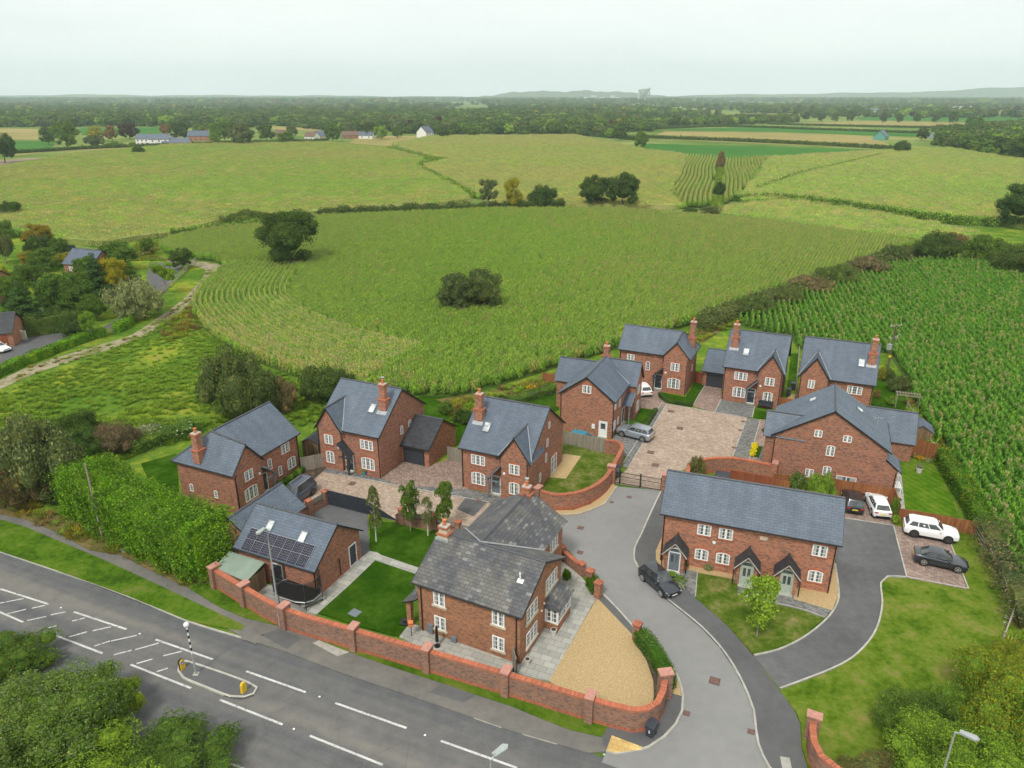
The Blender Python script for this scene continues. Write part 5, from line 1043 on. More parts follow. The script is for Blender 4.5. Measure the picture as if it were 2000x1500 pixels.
def lobes(kind, seed):
    r = random.Random(seed); out = []
    if kind == 'round':      # broad crown, unit radius 1, height ~1.75
        for i in range(34):
            a = r.uniform(0, 2*PI); e = r.uniform(-.9, 1); rr = .74*math.sqrt(max(0, 1-e*e*.8))*r.uniform(.75, 1.06); s = r.uniform(.15, .30)
            out.append(((rr*math.cos(a), rr*math.sin(a), .85+.66*e), (s, s, s*.82)))
        out.append(((0, 0, .85), (.76, .76, .68)))
    elif kind == 'low':      # bush sitting on the ground
        for i in range(36):
            a = r.uniform(0, 2*PI); rr = .82*math.sqrt(r.random()); s = r.uniform(.14, .30); out.append(((rr*math.cos(a), rr*math.sin(a), r.uniform(.35, 1)*.78*math.sqrt(max(.08, 1-rr*rr))+.02), (s, s, s*.85)))
        out.append(((0, 0, .28), (.76, .76, .55)))
    elif kind == 'airy':     # loose young crown
        for i in range(26):
            t = r.uniform(-1, 1); rr = .55*math.sqrt(1-t*t)*math.sqrt(r.random()); a = r.uniform(0, 2*PI); s = r.uniform(.2, .34); out.append(((rr*math.cos(a), rr*math.sin(a), 1.0+t*.8), (s, s, s*1.1)))
    elif kind == 'tall':     # slim upright
        for i in range(13):
            t = i/12; rr = r.uniform(0, .22)*(1-t*.6); a = r.uniform(0, 2*PI); s = r.uniform(.2, .3)*(1.1-.65*abs(t-.35)); out.append(((rr*math.cos(a), rr*math.sin(a), .25+t*1.6), (s, s, s*1.3)))
    elif kind == 'cone':
        for i in range(26):
            t = i/25; rr = (1-t)*.5; a = i*2.4; s = .1+.3*(1-t); out.append(((rr*math.cos(a), rr*math.sin(a), .15+t*1.75), (s, s, s*.5)))
        out.append(((0, 0, .5), (.35, .35, .6)))
    elif kind == 'spread':   # open irregular
        for i in range(12):
            a = r.uniform(0, 2*PI); rr = r.uniform(.3, .8); s = r.uniform(.18, .34); out.append(((rr*math.cos(a), rr*math.sin(a), r.uniform(.55, 1.45)), (s, s, s*.7)))
        out.append(((0, 0, 1.0), (.35, .35, .4)))
    elif kind == 'weep':
        for i in range(12):
            a = r.uniform(0, 2*PI); rr = r.uniform(.3, .75); out.append(((rr*math.cos(a), rr*math.sin(a), r.uniform(.5, .95)), (.25, .25, .5)))
        out.append(((0, 0, 1.1), (.5, .5, .45)))
    return out
_cr = {}
def crown(kind, leaf, mat, seed=0, n=9000, size=.06, **kw):
    key = (kind, mat, seed, n, size)
    if key not in _cr: _cr[key] = crown_mesh('crown', lobes(kind, seed), n, size, 'leaf_'+mat, seed+hash(kind) % 7 if False else seed+len(kind), **kw)
    return _cr[key]
_tk = {}
def trunk_mesh(h, mat='bark', seed=0, r=.06):
    key = (round(h, 2), mat, seed, r)
    if key in _tk: return _tk[key]
    rr = random.Random(seed); mb = MB(); p = Vector((0, 0, -.03)); rad = r
    for i in range(5):
        q = Vector((rr.uniform(-.03, .03), rr.uniform(-.03, .03), h*(i+1)/5)); mb.cyl(p, q, rad, rad*.82, 7, 0, i in (0, 4)); p = q; rad *= .82
    for i in range(6):
        a = i*1.05+rr.uniform(-.3, .3); z = h*rr.uniform(.45, .9); o = Vector((0, 0, z)); e = o+Vector((math.cos(a)*.35, math.sin(a)*.35, rr.uniform(.25, .5))); mb.cyl(o, e, rad*.7, rad*.25, 5)
    o = mb.build('trunk', mat); me = o.data; bpy.data.objects.remove(o); _tk[key] = me; return me
def depth(p): return p.y*math.cos(CT)+(CH-p.z)*math.sin(CT)
def height(px, by, ty):
    """metres between the ground at row by and a point above it at row ty"""
    b = at(px, by); a = CT+math.atan((ty-750)/CF); return CH-b.y*math.tan(a)
def tree(px, by, ty, wpx, kind, mat, label, cat='tree', seed=0, n=9000, size=.06, group=None, name='tree', bark='bark', th=.7, tr=.05, mat2=None, frac2=.1, hmul=1.0, deep=None):
    b = at(px, by); wm = wpx/CF*depth(b); hm = max(.4, height(px, by, ty))*hmul
    top = {'round': 1.74, 'airy': 1.9, 'low': .98, 'tall': 2.05, 'cone': 2.0, 'spread': 1.65, 'weep': 1.6}[kind]; wd = {'round': 2.0, 'airy': 1.7, 'low': 1.95, 'tall': .85, 'cone': 1.35, 'spread': 2.0, 'weep': 1.95}[kind]
    sx = wm/wd; sz = hm/top
    if deep is None: deep = 1.0
    b = b + Vector((0, wm*.25 if kind == 'low' else 0, 0))
    rt = thing(name, label, cat, b, random.uniform(0, 6.28), group)
    o = link('crown' if name != 'bush' and name != 'shrub' else 'foliage', crown(kind, 0, mat, seed, n, size, mat2=mat2, frac2=frac2), rt); o.scale = (sx, sx*deep, sz)
    if th: t = link('trunk', trunk_mesh(th, bark, seed, tr), rt); t.scale = (sx, sx, sz)
    return rt
def T(*a, **k): return tree(*a, **k)
# ---- trees standing in the fields
T(568, 521, 402, 134, 'round', 'oak', 'big dark solitary tree in the maize left of centre', n=16000, size=.05, th=.5, seed=1)
T(893, 611, 530, 88, 'round', 'olive', 'left one of two rounded bushes in the middle of the maize', name='bush', cat='bush', n=13000, size=.05, seed=2, th=0, mat2='leaf_oak', frac2=.35)
T(946, 611, 523, 88, 'round', 'olive', 'right taller one of two rounded bushes in the middle of the maize', name='bush', cat='bush', n=13000, size=.05, seed=3, th=0, mat2='leaf_oak', frac2=.4)
T(952, 411, 346, 46, 'spread', 'olive', 'thin half-bare tree standing in the maize hedge', seed=4, bark='bark_grey', tr=.09, th=1.0, n=5000); T(1003, 408, 349, 46, 'airy', 'yellow', 'yellowing upright tree in the maize hedge', seed=5, n=7000)
T(1060, 406, 361, 62, 'low', 'oak', 'low dark spreading tree right of the yellowing one', seed=6)
T(1163, 405, 336, 72, 'round', 'oak', 'left one of the pair of large dark trees beyond the maize', seed=7, n=14000, size=.05, th=.4); T(1216, 407, 331, 74, 'round', 'oak', 'right one of the pair of large dark trees beyond the maize', seed=8, n=14000, size=.05, th=.4, mat2='leaf_olive', frac2=.3)
T(1408, 330, 293, 22, 'low', 'twig', 'small brownish tree at the head of the ditch', seed=9, mat2='leaf_olive', frac2=.5); T(1250, 291, 254, 30, 'round', 'mid', 'rounded tree at the corner of the bright green field', seed=10)
T(1765, 300, 271, 36, 'low', 'oak', 'dark bushy tree at the right end of the far hedge', seed=11); T(1985, 444, 355, 100, 'round', 'oak', 'large dark tree cut by the right edge', seed=12, n=14000, size=.05, th=.3)
T(268, 303, 285, 30, 'low', 'oak', 'lone round bush at the far edge of the left maize', name='bush', cat='bush', seed=13, th=0); T(10, 318, 254, 56, 'round', 'oak', 'dark tree at the far left edge', seed=14); T(1405, 385, 352, 24, 'low', 'oak', 'dark bush growing in the ditch', name='bush', cat='bush', seed=15, th=0)
T(1395, 418, 404, 56, 'low', 'olive', 'low bush where the ditch meets the near maize', name='bush', cat='bush', seed=16, th=0); T(1350, 416, 406, 30, 'low', 'oak', 'small dark bush left of the ditch end', name='bush', cat='bush', seed=17, th=0)
T(475, 440, 411, 72, 'low', 'bramble', 'dark bramble clump on the hedge left of the big tree', name='bush', cat='bush', seed=18, th=0); T(1915, 411, 398, 22, 'low', 'oak', 'small dark bush in the right maize', name='bush', cat='bush', seed=19, th=0)
# ---- trees round the neighbouring garden on the left
for a in [(290, 499, 461, 32, 'round', 'mid', 'small round green tree beside the farm track junction'), (356, 526, 481, 50, 'round', 'oak', 'dark round tree by the bend of the farm track'), (326, 575, 509, 50, 'spread', 'light', 'pale green airy tree beside the rail fence'),
          (238, 530, 471, 78, 'round', 'mid', 'broad dark tree above the neighbouring drive'), (262, 570, 505, 42, 'cone', 'mid', 'narrow dark tree between the yellowing tree and the drive'), (82, 490, 434, 66, 'round', 'autumn', 'tree turning orange at the upper left garden'),
          (76, 500, 458, 62, 'low', 'oak', 'dense blue green tree below the orange one'), (118, 500, 462, 40, 'round', 'mid', 'dark tree right of the dense blue green one'), (12, 515, 455, 56, 'weep', 'olive', 'weeping willow at the left edge'),
          (88, 530, 482, 66, 'round', 'mid', 'dark green tree behind the grey roof'), (58, 525, 488, 40, 'round', 'autumn', 'small golden tree at the left garden'), (125, 520, 492, 50, 'low', 'yellow', 'golden spreading shrub by the grey roof'),
          (70, 560, 512, 46, 'spread', 'mid', 'thin trunked tree in front of the left gable'), (140, 618, 518, 118, 'round', 'mid', 'largest round tree of the left garden'), (195, 580, 492, 66, 'cone', 'conifer', 'feathery dark conifer among the left garden trees'),
          (228, 575, 500, 62, 'round', 'yellow', 'yellow green tree behind the pale one'), (255, 630, 541, 108, 'low', 'silver', 'wide pale olive tree beside the farm track'), (55, 640, 545, 80, 'cone', 'conifer', 'drooping dark conifer at the left edge'),
          (180, 664, 608, 40, 'spread', 'light', 'young sapling in the clipped hedge by the track'), (12, 605, 585, 24, 'low', 'oak', 'clipped dark bush below the left gable'), (10, 540, 518, 24, 'cone', 'yellow', 'small lemon conifer at the left edge'), (90, 650, 600, 50, 'low', 'oak', 'dark shrub beside the cream gate'), (30, 600, 535, 70, 'round', 'mid', 'green tree in front of the left brick gable'), (170, 545, 500, 56, 'round', 'mid', 'dark round tree covering the right end of the grey roof'), (100, 600, 545, 60, 'round', 'oak', 'dark tree between the cedar and the largest garden tree'),
          (185, 625, 570, 60, 'round', 'mid', 'rounded tree between the largest tree and the pale one'), (40, 560, 515, 50, 'low', 'mid', 'green shrub above the left brick gable'), (215, 520, 478, 52, 'round', 'oak', 'dark tree behind the drive at the top of the left garden'), (135, 660, 628, 60, 'low', 'oak', 'dark shrub beside the neighbouring drive'), (70, 640, 600, 56, 'round', 'conifer', 'dark evergreen behind the tall dark hedge'), (20, 640, 600, 40, 'low', 'mid', 'shrub above the neighbouring garage')]:
    T(*a, seed=hash(a[0]) % 9+20, n=9000, bark='bark_grey')
for a in [(15, 425, 392, 50, 'low', 'oak', 'dark shrubs at the left edge below the far maize'), (-10, 470, 430, 60, 'low', 'mid', 'shrub cut by the left edge')]: T(*a, seed=30, name='bush', cat='bush', th=0)
# ---- bushes around the houses
for a in [(458, 828, 688, 160, 'low', 'olive', 'huge dusty green thicket behind the left most house', 'oak', .4), (635, 792, 712, 118, 'low', 'oak', 'dark thicket behind the second house', 'olive', .3), (552, 810, 740, 66, 'low', 'twig', 'brownish dying bush between two thickets', 'olive', .5),
          (55, 985, 822, 190, 'low', 'olive', 'grey green willow scrub at the left edge', 'silver', .3), (150, 870, 808, 84, 'low', 'oak', 'dark shrub at the top of the left scrub', None, 0), (148, 912, 848, 96, 'low', 'conifer', 'dark green cypress bush in the left scrub', 'mid', .3),
          (222, 892, 826, 92, 'low', 'twig', 'rusty brown bush behind the green hedge', 'olive', .25), (110, 985, 905, 110, 'low', 'olive', 'mixed scrub at the near end of the green hedge', 'brown', .25), (285, 860, 832, 60, 'low', 'silver', 'pale flowering shrub behind the hedge', 'flower_white', .12),
          (20, 1000, 900, 120, 'low', 'brown', 'brown tangled scrub beside the verge', 'olive', .6), (1590, 575, 545, 100, 'low', 'twig', 'russet shrub in the field hedge', 'olive', .4), (1478, 620, 585, 90, 'low', 'bramble', 'dark bramble mound above the far courtyard', 'olive', .3),
          (1640, 560, 520, 90, 'low', 'bramble', 'dark shrub in the field hedge, third from the courtyard', 'olive', .3), (1700, 540, 500, 80, 'low', 'twig', 'brown leaved shrub in the field hedge', 'bramble', .4), (1545, 600, 560, 60, 'low', 'olive', 'dusty shrub between bramble and russet shrub', 'bramble', .4),
          (1750, 520, 480, 70, 'low', 'olive', 'grey green shrub near the hedge end', 'bramble', .4), (1835, 515, 452, 90, 'low', 'oak', 'dark tree like shrub where the hedges meet', 'olive', .3), (1940, 520, 462, 110, 'low', 'mid', 'bright green thicket near the right edge', 'oak', .3),
          (2000, 545, 470, 100, 'low', 'oak', 'dark thicket cut by the right edge', 'olive', .3), (1782, 505, 478, 60, 'low', 'olive', 'thin shrub left of the bare soil', 'bramble', .4), (1870, 480, 455, 50, 'low', 'brown', 'small brown shrub beside the bare soil', 'olive', .4),
          (1760, 768, 735, 48, 'low', 'olive', 'rounded shrub in the far right garden corner', 'oak', .3), (1735, 745, 722, 36, 'low', 'bramble', 'dark shrub under the wooden pole', None, 0), (1722, 745, 718, 24, 'low', 'yellow', 'golden shrub behind the far right house', 'mid', .3),
          (980, 800, 775, 40, 'low', 'oak', 'dark evergreen shrub behind the middle house', None, 0), (870, 810, 785, 34, 'low', 'mid', 'shrub in the back garden beside the garage', 'light', .3), (905, 830, 800, 40, 'low', 'oak', 'dark shrub left of the middle house chimney', None, 0),
          (1605, 985, 925, 58, 'low', 'light', 'bright green shrub between fence and cottages', None, 0), (1560, 968, 925, 40, 'low', 'mid', 'white flowering climber against the brown fence', 'flower_white', .06), (1360, 945, 890, 40, 'low', 'olive', 'straggly shrub behind the low curved wall', 'brown', .4),
          (1745, 1015, 970, 20, 'low', 'mid', 'small shrub in the corner beside the white car', 'light', .3), (1107, 1137, 1113, 20, 'low', 'box', 'clipped box dome on the slab patio', None, 0)]:
    T(*a[:7], name='bush', cat='bush', seed=abs(a[0]) % 7+40, th=0, mat2='leaf_'+a[7] if a[7] and not a[7].startswith('flower') else a[7], frac2=a[8], n=15000 if a[3] > 80 else 7000, size=.042 if a[3] > 80 else .06)
# ---- big foreground bushes
def bigbush(px, by, ty, wpx, mat, label, seed, mat2, frac2, n=42000, hm=None, size=.021):
    b = at(px, by); wm = wpx/CF*depth(b); h = hm or height(px, by, ty); rt = thing('bush', label, 'bush', b+Vector((0, 0, 0)), seed)
    o = link('foliage', crown('low', 0, mat, seed, n, size, mat2=mat2, frac2=frac2, asp=.42), rt); o.scale = (wm/1.95, wm/1.95, h/1.15); return rt
bigbush(95, 1455, 0, 360, 'thicket', 'big pale flecked bush in the lower left corner', 60, 'leaf_silver', .22, hm=6.0, n=80000, size=.026)
bigbush(228, 1400, 0, 120, 'light', 'yellow green bush leaning over the road', 61, 'leaf_yellow', .3, hm=3.8, size=.04, n=24000); bigbush(10, 1310, 0, 190, 'mid', 'bush with orange tips at the left edge of the road', 62, 'leaf_autumn', .07, hm=3.0, size=.035, n=30000)
bigbush(330, 1525, 0, 280, 'mid', 'dark leafy shrubbery along the bottom edge', 63, 'leaf_oak', .4, hm=2.8, size=.03); bigbush(120, 1600, 0, 380, 'grassy', 'grassy green shrub at the bottom left corner', 64, 'leaf_mid', .4, hm=4.2, size=.03)
bigbush(1990, 1440, 0, 280, 'light', 'yellow leaved tree at the lower right edge', 65, 'leaf_yellow', .5, hm=7.0, n=60000, size=.03); bigbush(1815, 1455, 0, 220, 'mid', 'dark green shrubs below the big lawn', 66, 'leaf_oak', .3, hm=3.8, size=.03)
bigbush(1975, 1330, 0, 130, 'yellow', 'yellow green bush behind the lower rail fence', 67, 'leaf_light', .5, hm=4.0, size=.035, n=24000); bigbush(1730, 1560, 0, 200, 'olive', 'brownish shrub behind the lower curved wall', 68, 'leaf_brown', .3, hm=2.6, size=.03)
bigbush(1890, 1570, 0, 330, 'light', 'green shrub under the right street lamp', 69, 'leaf_mid', .4, hm=5.2, size=.028, n=60000); bigbush(1890, 1400, 0, 150, 'light', 'lighter leafy shrub between the dark shrubs and the fence', 59, 'leaf_mid', .4, hm=3.0, size=.035, n=24000)
# ---- small trees by the birch lawn and cottages
def slim(px, by, ty, wpx, mat, label, seed, bark, n=2600, kind='airy', clear=.35):
    b = at(px, by, .1); h = height(px, by, ty); wm = wpx/CF*depth(b); rt = thing('young_tree', label, 'tree', b, seed)
    o = link('crown', crown(kind, 0, mat, seed, n, .10, core=0), rt); o.scale = (wm/1.45, wm/1.45, h*(1-clear)/1.9); o.location = (0, 0, h*clear-.02*h)
    mb = MB(); mb.cyl((0, 0, -.05), (0, 0, h*.55), .07, .04, 7); mb.cyl((0, 0, h*.55), (0, 0, h*.93), .04, .012, 6)
    for i in range(10): a = i*2.4; z = h*(clear+.05*i); mb.cyl((0, 0, z), (math.cos(a)*wm*.3, math.sin(a)*wm*.3, z+.5), .018, .006, 4)
    mb.build('trunk', bark, rt); return rt
slim(735, 1058, 956, 34, 'olive', 'tall slim birch with white stem left of the trio', 70, 'bark_pale', 4500, clear=.2); slim(802, 1037, 938, 42, 'mid', 'leafy young tree in the middle of the garden lawn edge', 71, 'bark_grey', 7500, clear=.2)
slim(836, 1046, 974, 28, 'olive', 'smaller birch with white stem by the garden wall', 72, 'bark_pale', 4200, clear=.25); slim(868, 1034, 944, 44, 'mid', 'dense young tree nearest the old house', 73, 'bark_grey', 7500, clear=.2)
slim(1478, 1243, 1128, 84, 'light', 'young bright green tree on the cottage lawn', 74, 'bark_grey', 5200, clear=.22)
# ---- hedges
def hedge(label, L, w, h, mat, dens=60, leaf=.2, mat2=None, frac2=.1, z=.0, jit=.12, name='hedge', group=None, rough=.25, cat='hedge', seed=1, lump=0.0, cf=.84):
    if rough > .5: dens *= 1.35; cf = .66; lump = lump or jit
    P = A(L, z) if not isinstance(L[0], Vector) else L; P = smoothline(P, max(1.0, w*.5)); c0 = P[0].copy(); P = [p-c0 for p in P]
    rng = np.random.default_rng(seed+len(P)); pts, nn = [], []; core = MB(); a, b = side(P, w*.5*cf), side(P, -w*.5*cf); hh = [h*(1+rng.uniform(-rough, rough)*.5) for _ in P]
    for i in range(len(P)-1):
        l = (P[i+1]-P[i]).length; t = np.array((P[i+1]-P[i]).normalized()); sd = np.array((-t[1], t[0], 0)); k = int(dens*l*(w+2*h)/1.0)
        u = rng.uniform(0, 1, k)[:, None]; s = rng.uniform(-1, 1, k)*(w/2+h); hz = hh[i]*(1-u[:, 0])+hh[i+1]*u[:, 0]
        top = np.abs(s) < w/2; x = np.where(top, s, np.sign(s)*w/2); zz = np.where(top, hz, hz*(1-(np.abs(s)-w/2)/h))
        x = x*(1-.18*np.clip(zz/h-.75, 0, 1)) + rng.normal(0, jit, k); zz = zz*(.96+.06*np.sin(x*3+i)) + rng.normal(0, jit, k)
        wx = np.array(P[i])+u*l*t; ph = wx[:, 0]*2.1+wx[:, 1]*1.3; lp = lump*(np.sin(ph+zz*2.6)*np.cos(ph*.63-zz*1.9+x*1.2)+.5*np.sin(ph*2.7+x*3.1+zz*4)); zz = zz+np.where(top, lp, lp*.3); x = x+np.where(top, 0, np.sign(s)*lp)
        p = np.array(P[i])+u*l*t + sd*x[:, None]; p[:, 2] = np.maximum(.02, zz); pts.append(p)
        nn.append(np.where(top[:, None], np.array([[0, 0, 1.]]), np.sign(s)[:, None]*sd))
        q = lambda p, zz_: (p.x, p.y, zz_); z0, z1 = hh[i]*cf, hh[i+1]*cf
        core.face([q(b[i], z0), q(b[i+1], z1), q(a[i+1], z1), q(a[i], z0)]); core.face([q(b[i], 0), q(b[i+1], 0), q(b[i+1], z1), q(b[i], z0)]); core.face([q(a[i+1], 0), q(a[i], 0), q(a[i], z0), q(a[i+1], z1)])
        if i in (0, len(P)-2): j = i if i == 0 else i+1; core.face([q(a[j], 0), q(b[j], 0), q(b[j], hh[j]*cf), q(a[j], hh[j]*cf)])
    for j in (0, len(P)-1):    # ragged rounded ends
        k = int(dens*w*h*1.2); p = np.array(P[j])[None, :]+rng.normal(0, 1, (k, 3))*np.array([w*.22, w*.22, 0]); p[:, 2] = rng.uniform(.05, h*.95, k); pts.append(p); nn.append(rng.normal(0, 1, (k, 3)))
    Pn, Nn = np.vstack(pts), np.vstack(nn); V = leafquads(Pn, Nn, leaf, rng, .5)
    mi = (rng.random(len(V)) < frac2*(1+.9*np.sin((Pn[:, 0]+c0.x)*1.3)*np.cos((Pn[:, 1]+c0.y)*1.1))).astype(np.int32) if mat2 else None
    o = link(name, quads_mesh(name, V, ['leaf_'+mat]+([mat2] if mat2 else []), mi, core)); o.location = c0
    return tag(o, label, cat, group)
hedge('massive bright green evergreen hedge along the road with woody gaps on top', [(168, 988), (250, 1030), (330, 1072), (400, 1104), (424, 1114)], 4.8, 5.1, 'laurel', 170, .21, 'leaf_mid', .3, jit=.2, seed=3, lump=.38, cf=.78)
hedge('long low clipped hedge between the gravel and the estate road', [(1248, 1252), (1275, 1285), (1300, 1325), (1303, 1348)], 1.1, 1.25, 'box', 260, .11, 'leaf_silver', .15, jit=.06)
hedge('short clipped hedge between two brick piers', [(1153, 1143), (1166, 1163)], .9, 1.3, 'box', 260, .11, jit=.05)
hedge('clipped hedge along the neighbouring drive and farm track', [(-60, 765), (0, 732), (80, 700), (150, 672), (205, 655)], 1.5, 1.5, 'laurel', 50, .24, 'leaf_oak', .3); hedge('bright short hedge beside the silver tree', [(228, 650), (256, 632)], 1.6, 1.6, 'laurel', 50, .24)
hedge('tall dark hedge in front of the neighbouring house', [(50, 655), (100, 650), (155, 640)], 2.4, 3.4, 'bramble', 40, .26, 'leaf_oak', .3); hedge('low trimmed hedge edging the far left lawn', [(1288, 772), (1304, 786), (1352, 794)], .5, .5, 'oak', 160, .12, jit=.05)
hedge('low trimmed hedge beside the gable-on house lawn', [(1281, 803), (1262, 832)], .5, .5, 'oak', 160, .12, jit=.05); hedge('long hedge beside the striped lawn and the maize', [(1838, 905), (1865, 950), (1888, 985), (1915, 1040)], 1.5, 2.0, 'box', 70, .2, 'leaf_yellow', .12)
hedge('field hedge between the two near maize fields', [(1370, 645), (1440, 612), (1520, 588), (1600, 560), (1700, 527), (1790, 500)], 3.6, 2.0, 'olive', 22, .4, 'leaf_olive', .35, jit=.4, rough=.9)
hedge('long dark hedge across the middle of the maize fields', [(622, 424), (760, 416), (930, 411), (1030, 407), (1100, 404)], 3.0, 2.3, 'oak', 16, .5, 'leaf_olive', .25, jit=.35, rough=.7); hedge('weedy hedge curving round the left maize to the track', [(430, 437), (520, 430), (600, 425)], 3.5, 2.0, 'bramble', 16, .5, 'leaf_olive', .35, jit=.4, rough=.7)
hedge('low growth along the zigzag path through the far maize', [(760, 290), (835, 310), (870, 314), (818, 324), (840, 340), (900, 372), (928, 388)], 3, 1.6, 'grassy', 8, .7, 'leaf_mid', .4, jit=.3); hedge('overgrown ditch between the striped maize plots', [(1409, 320), (1406, 355), (1400, 400), (1396, 412)], 4, .9, 'grassy', 10, .6, 'leaf_olive', .3, jit=.2, rough=.8)
hedge('dark front edge of the far right maize', [(1434, 393), (1520, 392), (1650, 406), (1780, 427), (1860, 437), (1945, 443)], 2.2, 2.6, 'mid', 14, .6, 'corn_leaf', .4, jit=.3, name='crop_edge', cat='crop'); hedge('thin tramline crossing the far right maize', [(1478, 374), (1560, 345), (1640, 326), (1720, 306)], 2.0, 2.0, 'mid', 8, .8, 'corn_leaf', .4, jit=.3, name='crop_edge', cat='crop')
hedge('green edge of the far left maize beside the weedy hedge', [(335, 462), (420, 452), (500, 443), (600, 430)], 2.0, 2.0, 'mid', 12, .6, 'corn_leaf', .4, jit=.3, name='crop_edge', cat='crop')
hedge('trimmed far hedge below the straw field', [(1262, 270), (1400, 275), (1600, 284), (1745, 292)], 4, 2.8, 'oak', 3.2, 1.1, jit=.4); hedge('far hedge between two green fields', [(1280, 252), (1420, 248), (1600, 254), (1800, 261)], 4, 2.4, 'oak', 2.4, 1.3, jit=.4)
hedge('thin far hedge in front of the roadside trees', [(1500, 243), (1700, 248), (1960, 252)], 4, 2.2, 'oak', 2.2, 1.3, jit=.4); hedge('far hedge left of the bright green field', [(1100, 262), (1180, 268), (1262, 276)], 5, 3.5, 'oak', 3, 1.2, jit=.5)
hedge('dark hedge at the edge of the left straw field', [(30, 300), (160, 292), (300, 286), (420, 282), (640, 276)], 4, 2.2, 'oak', 3.2, 1.0, jit=.4); hedge('white flowered bank behind the left most house', [(250, 885), (300, 862), (345, 850), (380, 845)], 3.5, 1.3, 'mid', 50, .24, 'flower_white', .05, jit=.25)
hedge('scrub hedge behind the right rail fence', [(1925, 1050), (1955, 1110), (1985, 1175), (2010, 1230)], 2.4, 1.8, 'olive', 55, .2, 'leaf_twig', .3, jit=.35, rough=.8)
hedge('weedy growth along the ditch side of the right gardens', [(1775, 805), (1800, 845), (1826, 895)], 1.2, .8, 'grassy', 60, .2, jit=.2); hedge('planted border behind the orange flowers', [(985, 795), (1020, 782), (1060, 770), (1092, 760)], 1.8, .9, 'mid', 70, .2, 'flower_purple', .05, jit=.2)
# ---- small garden plants
def clump(px, py, r, h, mat, label, mat2=None, f2=.1, cat='plant', name='shrub', n=900, z=.05, group=None):
    b = at(px, py, z); rt = thing(name, label, cat, b, px, group); o = link('foliage', crown('low', 0, mat, int(px) % 3, n, .17, mat2=mat2, frac2=f2), rt); o.scale = (r, r, h/1.0); return rt
for k, (px, py) in enumerate([(549, 948), (559, 943), (568, 937), (576, 931), (584, 926), (590, 921)]): clump(px, py, .45, .8, 'box' if k % 2 else 'light', ['clipped yellow green ball nearest the dark car', 'clipped green ball second from the dark car', 'clipped ball third from the dark car', 'clipped ball fourth from the dark car', 'clipped ball fifth from the dark car', 'clipped ball nearest the grey fence'][k], group='clipped balls below the left house')
for k, (px, py) in enumerate([(1474, 872), (1473, 878), (1471, 884), (1469, 890)]): clump(px, py, .45, .6, 'lemon', ['lemon yellow shrub furthest up the tiny lawn', 'lemon yellow shrub second from the top', 'lemon yellow shrub third from the top', 'lemon yellow shrub nearest the curved wall'][k], group='lemon yellow shrubs on the tiny lawn')
clump(1038, 762, .9, .8, 'flower_orange' if False else 'mid', 'vivid orange flowering mound behind the middle house', 'flower_orange', .6); clump(1012, 782, .5, .5, 'mid', 'small orange flowers near the chimney', 'flower_orange', .4); clump(1052, 770, .7, .6, 'silver', 'white and silver plant in the flower border', 'flower_white', .25)
clump(1778, 892, .6, .7, 'mid', 'red flowering plant at the brown fence', 'flower_red', .5); clump(1757, 885, .8, .9, 'oak', 'dark plant at the brown fence corner'); clump(1797, 898, .5, .5, 'mid', 'pink flowering plant at the brown fence', 'flower_red', .3); clump(1812, 902, .6, .5, 'silver', 'grey green plant in the fence corner')
clump(1383, 1113, .5, .7, 'silver', 'grey shrub under the left cottage window'); clump(1342, 1087, .3, 1.5, 'mid', 'climber beside the left cottage porch'); clump(1497, 1132, .35, 1.3, 'mid', 'tall plant between two cottage porches'); clump(1326, 1135, .7, .5, 'grassy', 'flower bed beside the black car', 'flower_purple', .15)
clump(1313, 1125, .45, .5, 'light', 'yellow green plant by the flower bed', 'flower_white', .15); clump(1331, 1147, .5, .5, 'silver', 'pale flowering plant at the path corner', 'flower_white', .3); clump(1494, 842, .5, .4, 'oak', 'dark low plant by the courtyard drive'); clump(1504, 846, .5, .5, 'olive', 'grey leaved plant by the big house corner')
clump(1749, 1022, .5, 1.0, 'light', 'pale leafy plant beside the fence corner'); clump(695, 921, .25, .5, 'yellow', 'yellow potted plant by the black door'); clump(1414, 942, .5, .8, 'yellow', 'golden shrub behind the cottages'); clump(1340, 948, .9, 1.0, 'light', 'bright mound behind the gate pier')
clump(300, 843, .9, 1.0, 'brown', 'buff seed heads behind the white flowers', 'leaf_silver', .3, n=1500); clump(1738, 790, .7, 1.4, 'light', 'bright shrub beside the pergola'); clump(1712, 778, .4, 1.4, 'mid', 'climber on the corner of the far right house')
